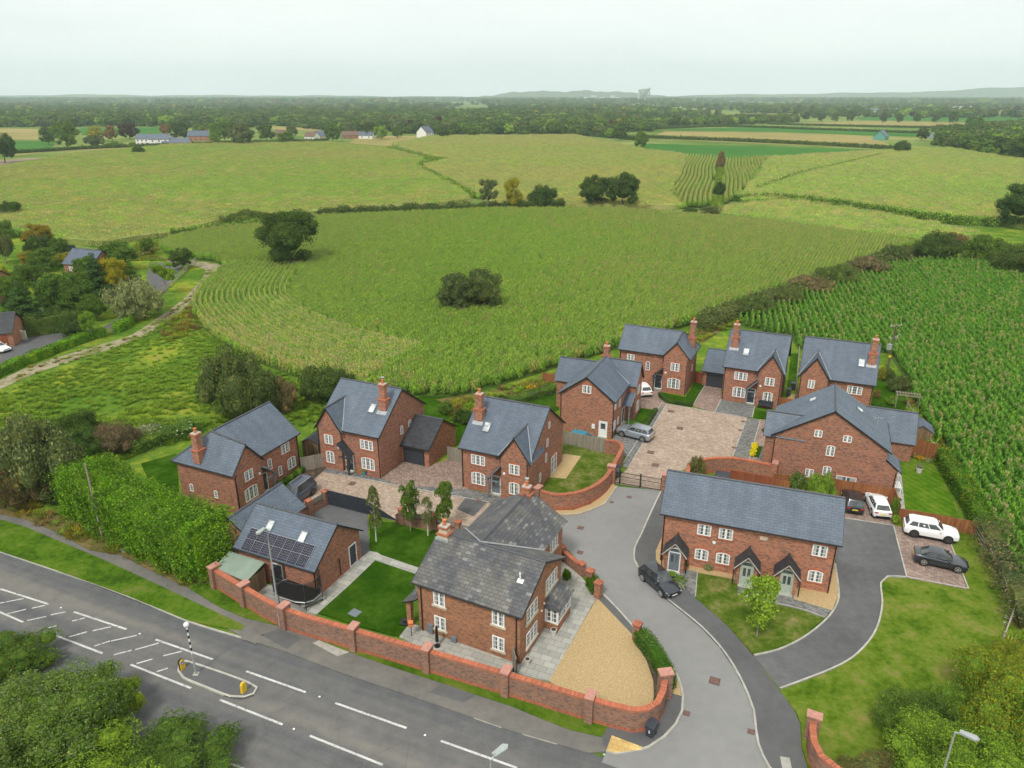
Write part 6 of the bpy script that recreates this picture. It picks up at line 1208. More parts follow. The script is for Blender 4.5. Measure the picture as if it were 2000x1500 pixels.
# ================================================================ maize
def inpoly(P, x, y):
    n = len(P); c = np.zeros(len(x), bool)
    for i in range(n):
        a, b = P[i-1], P[i]; t = ((a.y > y) != (b.y > y)) & (x < (b.x-a.x)*(y-a.y)/((b.y-a.y) or 1e-9)+a.x); c ^= t
    return c
def segdist(L, x, y):
    d = np.full(len(x), 1e9)
    for a, b in zip(L[:-1], L[1:]):
        ax, ay = b.x-a.x, b.y-a.y; t = np.clip(((x-a.x)*ax+(y-a.y)*ay)/(ax*ax+ay*ay), 0, 1); d = np.minimum(d, np.hypot(x-a.x-t*ax, y-a.y-t*ay))
    return d
def scatter(name, pts, rz, sc, protos, label, cat, idx=None, tilt=None):
    """points carrying rotation, size and choice; a node tree puts one of the source meshes on each"""
    n = len(pts); me = bpy.data.meshes.new(name); me.vertices.add(n); me.vertices.foreach_set('co', np.asarray(pts, np.float32).ravel())
    for nm, arr in (('rz', rz), ('sc', sc)): at_ = me.attributes.new(nm, 'FLOAT', 'POINT'); at_.data.foreach_set('value', np.asarray(arr, np.float32))
    ia = me.attributes.new('idx', 'INT', 'POINT'); ia.data.foreach_set('value', np.asarray(idx if idx is not None else RNG.integers(0, len(protos), n), np.int32))
    col = bpy.data.collections.new(name+'_sources')
    for k, pm in enumerate(protos): po = bpy.data.objects.new('source_%02d' % k, pm); col.objects.link(po)
    o = link(name, me); g = bpy.data.node_groups.new(name, 'GeometryNodeTree')
    g.interface.new_socket('Geometry', in_out='INPUT', socket_type='NodeSocketGeometry'); g.interface.new_socket('Geometry', in_out='OUTPUT', socket_type='NodeSocketGeometry')
    nn = g.nodes.new; i_, o_ = nn('NodeGroupInput'), nn('NodeGroupOutput'); ins = nn('GeometryNodeInstanceOnPoints'); ci = nn('GeometryNodeCollectionInfo'); ci.inputs['Collection'].default_value = col
    ci.inputs['Separate Children'].default_value = True; ci.inputs['Reset Children'].default_value = True; ins.inputs['Pick Instance'].default_value = True
    def na(nm, ty):
        a = nn('GeometryNodeInputNamedAttribute'); a.data_type = ty; a.inputs['Name'].default_value = nm; return a.outputs['Attribute']
    cx = nn('ShaderNodeCombineXYZ'); l = g.links.new; l(na('rz', 'FLOAT'), cx.inputs[2]); l(cx.outputs[0], ins.inputs['Rotation']); l(na('idx', 'INT'), ins.inputs['Instance Index']); l(na('sc', 'FLOAT'), ins.inputs['Scale'])
    l(i_.outputs[0], ins.inputs['Points']); l(ci.outputs[0], ins.inputs['Instance']); l(ins.outputs[0], o_.inputs[0])
    md = o.modifiers.new('scatter', 'NODES'); md.node_group = g
    for k in protos[0].materials: me.materials.append(k)
    return tag(o, label, cat, None, 'stuff')
def corn_clump(seed, mats, L=1.5, rows=1, rowgap=.75, plants=8, leaves=7, lw=.12, h=2.2, tassel=True, ll=.75, along=0):
    rng = np.random.default_rng(seed); Q = []; mi = []
    for r in range(rows):
        for p in range(plants):
            x = (p+.5)/plants*L-L/2+rng.normal(0, .04); y = (r-(rows-1)/2)*rowgap+rng.normal(0, .05); H = h*rng.uniform(.85, 1.08)
            for k in range(leaves):
                a = (PI/2 if k % 2 else -PI/2)+rng.normal(0, .7) if not along or k % 3 == 0 else (0 if k % 2 else PI)+rng.normal(0, .45); z = H*(.25+.65*k/leaves); ln = ll*rng.uniform(.7, 1.15); d = np.array([math.cos(a), math.sin(a), 0]); s = np.array([-d[1], d[0], 0])*lw*.5
                p0 = np.array([x, y, z]); p1 = p0+d*ln*.42+np.array([0, 0, .28]); p2 = p0+d*ln*.95+np.array([0, 0, .02-.12*rng.random()])
                Q += [[p0-s*.5, p0+s*.5, p1+s, p1-s], [p1-s, p1+s, p2+s*.2, p2-s*.2]]; mi += [0, 0]
            if tassel:
                for k in range(3):
                    a = rng.uniform(0, 2*PI); p0 = np.array([x, y, H*.93]); p1 = p0+np.array([math.cos(a)*.14, math.sin(a)*.14, .3]); s = np.array([.03, .015, 0]); Q.append([p0-s, p0+s, p1+s, p1-s]); mi.append(1)
            s = np.array([.025, 0, 0]); Q.append([[x-.025, y, 0], [x+.025, y, 0], [x+.02, y, H], [x-.02, y, H]]); mi.append(0)
    return quads_mesh('corn', np.array(Q, float), mats, np.array(mi, np.int32))
def rows_fill(P, ang, gap, step, head=None, hd=0, jit=.12, vj=.07):
    xs = [p.x for p in P]; ys = [p.y for p in P]; cx, cy = (min(xs)+max(xs))/2, (min(ys)+max(ys))/2; r = math.hypot(max(xs)-min(xs), max(ys)-min(ys))/2+2
    u = np.arange(-r, r, step); v = np.arange(-r, r, gap); U, V = np.meshgrid(u, v); U = U.ravel()+RNG.normal(0, .45, U.size); V = V.ravel()+RNG.normal(0, 1, V.size)*vj; c, s = math.cos(ang), math.sin(ang)
    # rows sway slightly as the drill followed the ground
    V = V+.5*np.sin(U*.05)
    x = cx+U*c-V*s; y = cy+U*s+V*c; ok = inpoly(P, x, y)
    if head is not None and hd: ok[ok] &= segdist(head, x[ok], y[ok]) > hd
    x, y = x[ok], y[ok]; rz = np.full(len(x), ang)+RNG.normal(0, .03, len(x))+np.where(RNG.random(len(x)) < .5, PI, 0); return x, y, rz
def head_rows(P, L, gap, step, n, sgn=1):
    X, Y, Z = [], [], []
    for k in range(n):
        S_ = smoothline(side(smoothline(L, 4), sgn*(.6+gap*k)), step)
        for a, b in zip(S_[:-1], S_[1:]):
            X.append((a.x+b.x)/2); Y.append((a.y+b.y)/2); Z.append(math.atan2(b.y-a.y, b.x-a.x)+random.choice((0, PI)))
    X, Y, Z = np.array(X), np.array(Y), np.array(Z); ok = inpoly(P, X, Y); return X[ok], Y[ok], Z[ok]
def crop(name, label, x, y, rz, protos, smin=.9, smax=1.1, z=0, idxf=None):
    patch = .93+.1*np.sin(x*.05+1)*np.cos(y*.043)
    pts = np.stack([x, y, np.full(len(x), z)], 1); sc = RNG.uniform(smin, smax, len(x))*patch
    idx = None if idxf is None else idxf(x, y)
    return scatter(name, pts, rz, sc, protos, label, 'crop', idx)
nearP = [corn_clump(i, ['corn_leaf', 'corn_tassel']) for i in range(4)]+[corn_clump(9+i, ['corn_pale', 'corn_tassel']) for i in range(2)]
rightP = [corn_clump(20+i, ['corn_leaf_right', 'corn_tassel'], lw=.15, ll=.5, L=1.6, plants=10, tassel=i < 1, along=1) for i in range(4)]
# central field
CL = [(378, 588), (400, 560), (440, 524), (425, 512), (355, 504), (322, 494), (312, 480)]; CB = [(375, 605), (395, 640), (440, 678), (520, 715), (600, 745), (700, 765)]
CP = CB+[(790, 772), (850, 775), (910, 772), (970, 755), (1040, 734), (1108, 711), (1180, 690), (1330, 642), (1385, 617), (1430, 600), (1500, 576), (1600, 545), (1700, 512), (1780, 480), (1734, 470), (1590, 450), (1475, 435), (1300, 420), (1200, 413), (950, 414), (620, 428), (500, 445), (400, 455), (335, 470)]+CL[::-1]
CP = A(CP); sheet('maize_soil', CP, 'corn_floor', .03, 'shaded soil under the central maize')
hl = A((CB[::-1]+CL[0:0])[:]) ; hl = A([(700, 765), (600, 745), (520, 715), (440, 678), (395, 640), (375, 605), (378, 588), (400, 560), (440, 524)])
ang = math.atan2(*(lambda d: (d.y, d.x))(at(1700, 512)-at(1108, 711)))
tr_ = A([(570, 517)])[0]; b1, b2 = at(893, 612), at(948, 610)
def clear(x, y, rz):
    ok = (np.hypot(x-tr_.x, y-tr_.y) > 5.5) & (np.hypot(x-b1.x, y-b1.y-2) > 3.6) & (np.hypot(x-b2.x, y-b2.y-2) > 3.6); return x[ok], y[ok], rz[ok]
def pale_near(x, y):
    d = segdist(hl, x, y); edge = segdist(A([(850, 775), (970, 755), (1108, 711), (1330, 642)]), x, y); n_ = np.sin(x*.11+2)*np.cos(y*.09)+np.sin(x*.031)*.8
    pr = np.clip(.05+.6*np.exp(-np.maximum(0, d-1)/5)*np.clip((150-y)/30, .25, 1)+.2*np.exp(-edge/3)+.10*n_+.35*np.clip((y-210)/90, 0, 1), .02, .85)
    return np.where(RNG.random(len(x)) < pr, RNG.integers(4, 6, len(x)), RNG.integers(0, 4, len(x)))
hx, hy, hr_ = clear(*head_rows(CP, hl, 1.05, 1.3, 18, -1)); occ = set(zip((hx//1.3).astype(int).tolist(), (hy//1.3).astype(int).tolist()))
x, y, rz = clear(*rows_fill(CP, ang+.35, .85, 1.35)); ok = np.array([(int(a_//1.3), int(b_//1.3)) not in occ for a_, b_ in zip(x, y)]); x, y, rz = x[ok], y[ok], rz[ok]
crop('maize_crop', 'dense green maize filling the central field', x, y, rz, nearP, idxf=pale_near)
x, y, rz = hx, hy, hr_; crop('maize_crop', 'curved yellowing maize rows round the left end of the central field', x, y, rz, nearP, idxf=pale_near)
# right field
RL = [(1438, 632), (1545, 662), (1560, 680), (1735, 690), (1760, 730), (1775, 765), (1812, 835), (1850, 900), (1890, 960), (1925, 1030), (1960, 1085), (2005, 1165), (2080, 1300)]
RP = A(RL+[(2500, 1400), (2300, 560), (2000, 528), (1950, 517), (1850, 509), (1760, 518), (1600, 566)])
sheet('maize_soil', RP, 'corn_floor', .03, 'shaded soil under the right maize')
rl = A(RL[4:]); d = at(1960, 1085)-at(1760, 730); ang2 = math.atan2(d.y, d.x)
x, y, rz = rows_fill(RP, ang2, 1.05, 1.25, vj=0); crop('maize_crop', 'deep green maize in straight rows on the right', x, y, rz, rightP)
# ---- farther fields: closed canopy with plants standing out of it
def canopymat(name, stops, s1=.02):
    def ex(n, v, col):
        return mixc(n, 1, col, ramp(n, noise(n, mapv(n, v, (.6, .25, 1), rot=(0, 0, R(25))), .12, 6, .7), [(.3, (.82, .84, .8)), (.7, (1.2, 1.15, 1.15))]), 'MULTIPLY')
    groundmat(name, stops, (s1, .12, 1.2), .8, .5, extra=ex, detail=8)
canopymat('maize_far', [(.40, (.19, .27, .07)), (.48, (.26, .31, .09)), (.55, (.33, .33, .12)), (.62, (.42, .38, .17))])
canopymat('maize_green', [(.40, (.14, .26, .045)), (.5, (.20, .30, .06)), (.6, (.30, .33, .10))])
groundmat('field_green', [(.36, (.045, .14, .03)), (.64, (.075, .19, .04))], (.01, .05, .5), 0); groundmat('field_straw', [(.36, (.20, .20, .07)), (.5, (.29, .25, .10)), (.66, (.36, .29, .13))], (.01, .06, .5), 0)
groundmat('field_pale', [(.36, (.14, .19, .05)), (.64, (.22, .24, .08))], (.01, .05, .5), 0); groundmat('field_soil', [(.36, (.22, .17, .13)), (.64, (.32, .26, .20))], (.02, .1, 1), 0)
patchP = [corn_clump(50+i, ['corn_leaf', 'corn_tassel'], 4.0, 3, 1.1, 7, 5, .26, 2.3) for i in range(2)]+[corn_clump(60+i, ['corn_pale', 'corn_tassel'], 4.0, 3, 1.1, 7, 5, .26, 2.4) for i in range(2)]
def field(P, mat, label, z=1.5, patch=True, ang=.4, far=1000, pale=.5, gap=3.3, step=3.9, inst_label=None):
    P = A(P); sheet('maize_canopy', P, mat, z, label, True, kind='stuff', cat='crop')
    if patch:
        x, y, rz = rows_fill(P, ang, gap, step); ok = y < far; x, y, rz = x[ok], y[ok], rz[ok]
        pr = np.clip(pale+.35*np.sin(x*.021+1)*np.cos(y*.017)+.2*np.sin(y*.05), .05, .95); idx = np.where(RNG.random(len(x)) < pr, RNG.integers(2, 4, len(x)), RNG.integers(0, 2, len(x)))
        scatter('maize_crop', np.stack([x, y, np.full(len(x), .0)], 1), rz, RNG.uniform(.85, 1.15, len(x)), patchP, inst_label or label.replace('canopy', 'plants'), 'crop', idx)
field([(-420, 330), (0, 330), (130, 306), (340, 285), (640, 280), (752, 292), (826, 312), (812, 325), (862, 350), (915, 386), (905, 398), (750, 412), (620, 420), (500, 428), (420, 440), (340, 462), (270, 470), (200, 482), (130, 475), (30, 460), (-120, 470), (-500, 480)], 'maize_far', 'broad maize canopy of the far left field', ang=.9, pale=.45)
field([(765, 284), (840, 269), (1120, 266), (1248, 293), (1340, 306), (1330, 335), (1310, 380), (1330, 408), (1215, 408), (1060, 403), (965, 404), (936, 386), (905, 366), (850, 338), (828, 326), (880, 314), (840, 306)], 'maize_far', 'pale maize canopy in the middle distance', ang=.2, pale=.65)
field([(1500, 311), (1780, 294), (1850, 292), (2000, 316), (2500, 400), (2500, 470), (2000, 447), (1940, 440), (1830, 428), (1650, 404), (1520, 393), (1450, 398), (1440, 390), (1475, 350)], 'maize_green', 'wide maize canopy of the far right field', ang=-.3, pale=.35)
field([(1432, 408), (1520, 397), (1640, 412), (1780, 434), (1915, 466), (1800, 478), (1740, 468), (1600, 450), (1480, 434), (1405, 424)], 'maize_green', 'narrow maize canopy below the far right field', ang=-.6, pale=.25)
for P, lb in (([(1342, 308), (1400, 312), (1393, 360), (1385, 405), (1335, 408), (1314, 380), (1332, 335)], 'striped maize rows left of the ditch'), ([(1418, 316), (1498, 312), (1472, 350), (1438, 390), (1410, 402), (1412, 360)], 'striped maize rows right of the ditch')):
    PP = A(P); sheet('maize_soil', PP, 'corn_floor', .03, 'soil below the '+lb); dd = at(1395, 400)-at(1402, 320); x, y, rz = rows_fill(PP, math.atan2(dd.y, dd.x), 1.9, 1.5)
    scatter('maize_crop', np.stack([x, y, np.zeros(len(x))], 1), rz, RNG.uniform(1.15, 1.45, len(x)), nearP, lb, 'crop', pale_near(x, y))
for P, m, lb in [([(1262, 280), (1400, 284), (1748, 293), (1742, 301), (1600, 306), (1412, 312), (1330, 304), (1250, 292)], 'field_green', 'bright green field beyond the maize'), ([(1270, 268), (1300, 256), (1560, 260), (1690, 266), (1735, 281), (1745, 291), (1400, 277), (1265, 271)], 'field_straw', 'straw coloured field beyond the trimmed hedge'),
                 ([(1290, 252), (1500, 248), (1800, 256), (1790, 267), (1690, 264), (1500, 257)], 'field_green', 'thin green field before the roadside trees'), ([(1520, 241), (1700, 236), (1960, 242), (1960, 250), (1700, 247)], 'field_straw', 'straw strip under the roadside trees'), ([(1660, 232), (1700, 226), (1990, 224), (2010, 236), (1700, 235)], 'field_green', 'green strip before the distant sheds'),
                 ([(-60, 249), (75, 252), (75, 274), (-60, 270)], 'field_straw', 'golden field at the far left edge'), ([(20, 306), (100, 296), (310, 288), (640, 278), (640, 274), (300, 283), (30, 296)], 'field_straw', 'pale stubble below the white houses'), ([(-60, 316), (130, 305), (120, 312), (0, 324), (-60, 330)], 'field_soil', 'grey bare field at the left edge'),
                 ([(155, 250), (330, 248), (330, 263), (160, 264)], 'field_green', 'green paddock behind the white house'), ([(-60, 276), (110, 276), (100, 290), (-60, 300)], 'field_green', 'green paddock at the left edge'), ([(530, 246), (720, 256), (715, 260), (520, 252)], 'field_straw', 'thin straw field between the woods'),
                 ([(700, 266), (1120, 262), (1120, 268), (840, 272), (760, 286), (680, 280)], 'field_straw', 'pale field margin beyond the maize'), ([(1400, 222), (1560, 218), (1560, 228), (1420, 232)], 'field_pale', 'pale meadow among distant trees'), ([(1830, 216), (2040, 206), (2040, 214), (1850, 220)], 'field_straw', 'distant straw field at right'), ([(1290, 219), (1345, 219), (1345, 225), (1280, 224)], 'field_pale', 'small distant meadow')]:
    sheet('field', P, m, .06 if m != 'field_green' else .1, lb)
for P, lb in (([(1760, 486), (1830, 470), (1925, 470), (1930, 480), (1880, 492)], 'bare reddish soil between the right maize fields'), ([(1130, 740), (1200, 700), (1330, 655), (1420, 610), (1440, 625), (1380, 665), (1240, 720)], 'mown strip of dry grass behind the far houses'), ([(850, 780), (970, 762), (1100, 722), (1110, 735), (1000, 780), (880, 792)], 'grassy margin below the central maize')):
    sheet('field_margin', P, 'soil' if 'soil' in lb else 'dry_verge', .035, lb)
# weeds and tall grass
def tuft(seed, mats, n=80, h=.6, r=.7):
    rng = np.random.default_rng(seed); Q = []
    for i in range(n):
        a = rng.uniform(0, 2*PI); q = r*math.sqrt(rng.random()); p = np.array([q*math.cos(a), q*math.sin(a), 0]); d = np.array([math.cos(a), math.sin(a), 0])*rng.uniform(.1, .6); s = np.array([-math.sin(a), math.cos(a), 0])*.06; t = p+d+np.array([0, 0, h*rng.uniform(.5, 1.1)])
        Q.append([p-s, p+s, t+s*.3, t-s*.3])
    return quads_mesh('tuft', np.array(Q), mats, (rng.random(n) < .12).astype(np.int32))
tufts = [tuft(1, ['leaf_light', 'leaf_yellow']), tuft(2, ['leaf_grassy', 'leaf_light']), tuft(3, ['leaf_light', 'leaf_yellow']), tuft(4, ['leaf_yellow', 'leaf_brown'], h=.7), tuft(5, ['leaf_brown', 'leaf_light'], h=.7, r=.7)]
WP = A([(-60, 800), (60, 745), (200, 690), (280, 655), (372, 600), (400, 650), (500, 712), (600, 745), (700, 770), (640, 830), (560, 830), (400, 860), (280, 880), (200, 920), (100, 880), (-60, 900)])
xs = RNG.uniform(-110, 0, 26000); ys = RNG.uniform(60, 160, 26000); ok = inpoly(WP, xs, ys); xs, ys = xs[ok], ys[ok]; ok = (np.sin(xs*.35)+np.cos(ys*.3+xs*.1)+RNG.normal(0, .8, len(xs))) > -1.2; xs, ys = xs[ok], ys[ok]
zn = np.sin(xs*.16)+np.cos(ys*.2)+RNG.normal(0, .5, len(xs)); scatter('meadow_weeds', np.stack([xs, ys, np.zeros(len(xs))], 1), RNG.uniform(0, 6.28, len(xs)), RNG.uniform(.2, .65, len(xs))*np.clip(1.35-(ys-75)/70, .45, 1.2), tufts, 'tall weeds and docks covering the rough ground behind the left houses', 'weeds', np.clip((zn*.55+.9), 0, 4).astype(int))
EP = [A([(0, 960), (100, 1000), (200, 1042), (300, 1080), (400, 1128), (425, 1146), (370, 1146), (275, 1102), (175, 1072), (50, 1012), (0, 1002), (-80, 985)]), A([(1925, 1050), (1990, 1175), (1935, 1310), (1900, 1360), (2050, 1360), (2050, 1160), (2000, 1130)]), A([(1108, 735), (1330, 655), (1440, 612), (1440, 635), (1240, 725), (1110, 760)]), A([(1770, 780), (1900, 1010), (1925, 1035), (1935, 1030), (1790, 770)]), A([(270, 470), (335, 470), (312, 482), (300, 500), (360, 508), (250, 510)]), A([(310, 640), (372, 600), (420, 540), (435, 530), (400, 580), (395, 640), (330, 670)]), A([(860, 790), (1080, 735), (1090, 755), (960, 800), (880, 830)])]
X, Y = [], []
for P in EP:
    x0_, x1_, y0_, y1_ = min(p.x for p in P), max(p.x for p in P), min(p.y for p in P), max(p.y for p in P); n = int((x1_-x0_)*(y1_-y0_)*1.6); a_, b_ = RNG.uniform(x0_, x1_, n), RNG.uniform(y0_, y1_, n); ok = inpoly(P, a_, b_); X.append(a_[ok]); Y.append(b_[ok])
X, Y = np.concatenate(X), np.concatenate(Y); scatter('edge_weeds', np.stack([X, Y, np.zeros(len(X))], 1), RNG.uniform(0, 6.28, len(X)), RNG.uniform(.35, .9, len(X)), tufts, 'long grass and weeds along hedges and field edges', 'weeds')
TK = A([(0, 742), (80, 708), (200, 672), (260, 652), (320, 612), (362, 580), (400, 535), (430, 520), (415, 545), (372, 590), (330, 625), (270, 662), (205, 685), (90, 722), (0, 760)]); a_, b_ = RNG.uniform(-110, -40, 9000), RNG.uniform(90, 175, 9000); ok = inpoly(TK, a_, b_) & (np.abs(segdist(A([(0, 751), (85, 715), (203, 678), (266, 656), (326, 618), (368, 585), (410, 538)]), a_, b_)-.9) > .55); a_, b_ = a_[ok], b_[ok]
scatter('track_grass', np.stack([a_, b_, np.zeros(len(a_))], 1), RNG.uniform(0, 6.28, len(a_)), RNG.uniform(.15, .5, len(a_)), tufts, 'patchy grass growing along the middle and edges of the farm track', 'grass')
# ================================================================ distance
def far_proto(seed, mat, kind, n=420, size=.2): return crown_mesh('far_tree', lobes(kind, seed), n, size, 'leaf_'+mat, seed, core=.86)
FP = [far_proto(i, m, k) for i, (m, k) in enumerate([('oak', 'round'), ('mid', 'round'), ('oak', 'round'), ('olive', 'round'), ('mid', 'low'), ('oak', 'low'), ('light', 'round'), ('copper', 'round'), ('brown', 'round'), ('yellow', 'round'), ('conifer', 'cone')])]
pw = np.array([.22, .22, .15, .12, .1, .1, .04, .006, .006, .004, .03]); pw /= pw.sum()
def wood(name, label, P, spacing, scale, keep=1.0, patch=None, jz=0):
    xs_ = [p.x for p in P]; ys_ = [p.y for p in P]; x0_, x1_, y0_, y1_ = min(xs_), max(xs_), min(ys_), max(ys_); n = int((x1_-x0_)*(y1_-y0_)/spacing**2)
    x, y = RNG.uniform(x0_, x1_, n), RNG.uniform(y0_, y1_, n); ok = inpoly(P, x, y); x, y = x[ok], y[ok]
    if patch: ok = (np.sin(x/patch)+np.sin(y/patch*1.7+x/patch*.6)+np.sin(x/patch*2.3+1)*.6+RNG.normal(0, .25, len(x))) > keep; x, y = x[ok], y[ok]
    return scatter(name, np.stack([x, y, np.zeros(len(x))], 1), RNG.uniform(0, 6.28, len(x)), RNG.uniform(.75, 1.25, len(x))*scale, FP, label, 'wood', RNG.choice(len(FP), len(x), p=pw))
wood('wood', 'dense dark belt of woodland beyond the left fields', A([(-160, 249), (330, 247), (430, 253), (520, 246), (530, 238), (1240, 240), (1240, 225), (-160, 225)]), 12, 7.5)
wood('wood', 'tall green wood behind the middle maize field', A([(700, 262), (720, 256), (830, 263), (930, 262), (1120, 264), (1180, 262), (1250, 256), (1290, 247), (1240, 238), (530, 236), (530, 244)]), 9.5, 6.5)
wood('wood', 'line of trees behind the straw and green fields', A([(1250, 262), (1240, 238), (1540, 232), (1560, 240), (1420, 245), (1300, 247), (1290, 255)]), 10, 5.5)
wood('wood', 'bushy wood rising along the right edge', A([(1850, 290), (1820, 282), (1850, 262), (1960, 250), (2100, 240), (2500, 240), (2500, 370), (2000, 312)]), 8, 5.5)
wood('distant_woods', 'hazy patchwork of trees and fields in the middle distance', A([(-300, 226), (2300, 232), (2300, 205), (-300, 205)]), 26, 8, .1, 110)
wood('distant_woods', 'blue hazy treetops near the horizon', A([(-400, 205), (2400, 205), (2400, 195), (-400, 195)]), 52, 14, .0, 300)
x = RNG.uniform(-7200, 7200, 9000); y = RNG.uniform(5200, 8200, 9000); scatter('distant_woods', np.stack([x, y, np.zeros(len(x))], 1), RNG.uniform(0, 6, len(x)), RNG.uniform(11, 19, len(x)), FP[:6], 'faint blue line of woods on the horizon', 'wood')
# individual trees you can tell apart in the distance
rowx = [(1552, 236), (1573, 236), (1604, 238), (1630, 238), (1659, 240), (1724, 240), (1756, 240), (1790, 240), (1826, 240), (1861, 241)]; od = ['first', 'second', 'third', 'fourth', 'fifth', 'sixth', 'seventh', 'eighth', 'ninth', 'tenth']
for k, (px, py) in enumerate(rowx): T(px, py, py-19-(k in (4, 9))*6, 17+(k == 9)*5, 'round', 'oak', od[k]+' from the left of the trees lining the distant road', seed=80+k % 3, n=1500, size=.12, group='trees lining the distant road', th=.75, tr=.05)
for a in [(95, 283, 246, 34, 'round', 'oak', 'dark tree left of the huge one in the left village'), (132, 290, 235, 58, 'round', 'mid', 'largest tree in the left village'), (190, 276, 246, 34, 'round', 'yellow', 'yellow green tree in the left village'), (220, 276, 243, 30, 'round', 'brown', 'bronze tree in the left village'),
          (254, 272, 239, 42, 'round', 'copper', 'dark purple tree above the white houses'), (352, 274, 236, 44, 'round', 'oak', 'dark tree behind the grey roofs'), (394, 262, 240, 40, 'round', 'mid', 'green tree behind the solar roofed house'), (420, 280, 241, 26, 'tall', 'light', 'light green narrow tree right of the solar roof'),
          (440, 276, 233, 36, 'round', 'mid', 'tall green tree beside the wide willow'), (474, 284, 238, 56, 'round', 'olive', 'wide greyish willow in the village'), (521, 276, 240, 40, 'round', 'oak', 'dark tree right of the willow'), (560, 281, 255, 42, 'round', 'mid', 'rounded tree below the village roofs'), (572, 268, 243, 26, 'round', 'olive', 'olive tree behind the rounded one'),
          (650, 277, 240, 36, 'round', 'mid', 'broad tree beside the village cottages'), (686, 262, 236, 22, 'round', 'olive', 'small olive tree above the cottages'), (745, 272, 243, 34, 'round', 'light', 'light green tree left of the white gabled house'), (725, 270, 236, 34, 'round', 'oak', 'dark tree at the right end of the village'), (776, 270, 244, 28, 'round', 'mid', 'green tree just left of the white gabled house'),
          (868, 270, 244, 30, 'round', 'oak', 'dark tree right of the white gabled house'), (926, 267, 246, 36, 'round', 'mid', 'round tree at the wood edge'), (805, 258, 232, 34, 'round', 'copper', 'purple tree behind the white gabled house'), (855, 252, 226, 26, 'round', 'copper', 'second purple tree in the wood'), (120, 262, 240, 36, 'low', 'olive', 'olive tree behind the huge one'), (325, 268, 240, 26, 'round', 'brown', 'bronze tree by the grey roofs'),
          (180, 285, 262, 40, 'low', 'olive', 'spreading shrubs left of the white houses'), (219, 287, 277, 36, 'low', 'mid', 'clipped hedge bush below the white house'), (258, 290, 277, 18, 'low', 'mid', 'round bush before the white house'), (1085, 262, 234, 32, 'round', 'mid', 'green tree at the corner of the middle wood'), (1170, 266, 246, 40, 'round', 'olive', 'olive tree at the right end of the middle wood'), (1210, 274, 247, 32, 'round', 'oak', 'dark tree left of the rounded field corner tree'), (1192, 270, 250, 24, 'round', 'light', 'light tree at the wood corner'),
          (1140, 266, 252, 26, 'low', 'oak', 'dark bush along the wood edge'), (1558, 225, 204, 12, 'round', 'oak', 'distant dark tree above the roadside line, left one'), (1584, 225, 205, 12, 'round', 'oak', 'distant dark tree above the roadside line, right one'), (1320, 247, 225, 20, 'round', 'oak', 'dark tree beyond the straw field'), (1368, 246, 225, 22, 'round', 'light', 'pale tree beyond the straw field'),
          (1800, 274, 248, 28, 'round', 'oak', 'dark tree left of the green roofed sheds'), (1834, 262, 240, 32, 'low', 'olive', 'olive trees above the green roofed sheds'), (1900, 256, 226, 40, 'round', 'mid', 'tree behind the green roofed sheds'), (1880, 292, 258, 46, 'round', 'mid', 'tree in front of the green roofed sheds'), (1940, 300, 262, 60, 'round', 'oak', 'dark tree at the foot of the right wood'), (1990, 312, 262, 70, 'round', 'oak', 'largest dark tree of the right wood')]:
    T(*a, seed=abs(a[0]) % 6, n=2600, size=.1, th=.6)
# distant buildings
def farhouse(label, px, py, w, d, h, r, ang, wall, roofm, name='house', cat='house', wins=3, ch=True, group=None):
    c = at(px, py); rt = thing(name, label, cat, c, R(ang), group); mb = MB(); mb.box(-w/2, w/2, 0, d, 0, h, 0, 'bt')
    for xx, o in ((-w/2, -1), (w/2, 1)): mb.face([(xx, 0, h), (xx, d, h), (xx, d/2, r)][::o], 0)
    mb.build('wall', wall, rt); mb = MB()
    for s_ in (-1, 1):
        y_ = -.4 if s_ < 0 else d+.4; P = [(-w/2-.4, y_, h-.2), (w/2+.4, y_, h-.2), (w/2+.4, d/2, r+.1), (-w/2-.4, d/2, r+.1)]; mb.prism(P if s_ < 0 else P[::-1], .2)
    rf = mb.build('roof', roofm, rt)
    if ch: mb = MB(); mb.box(w*.3, w*.3+.9, d/2-.4, d/2+.4, r-.5, r+1.3); mb.build('chimney', 'brick_red', rf)
    for k in range(wins):
        for zz in ([.9, 3.4] if h > 4 else [.9]): mb = MB(); x_ = -w/2+w*(k+.5)/wins; mb.box(x_-.6, x_+.6, -.06, 0, zz, zz+1.3); mb.build('window', 'glass', rt)
    return rt
plain('tile_red', (.15, .085, .065), .8, var=.2); plain('scope_white', (.55, .57, .58), .7, var=.1); plain('render_white', (.74, .74, .72), .7, var=.04); plain('roof_green', (.10, .30, .26), .6); plain('sheet_grey', (.3, .33, .36), .6); plain('render_buff', (.5, .42, .33), .8)
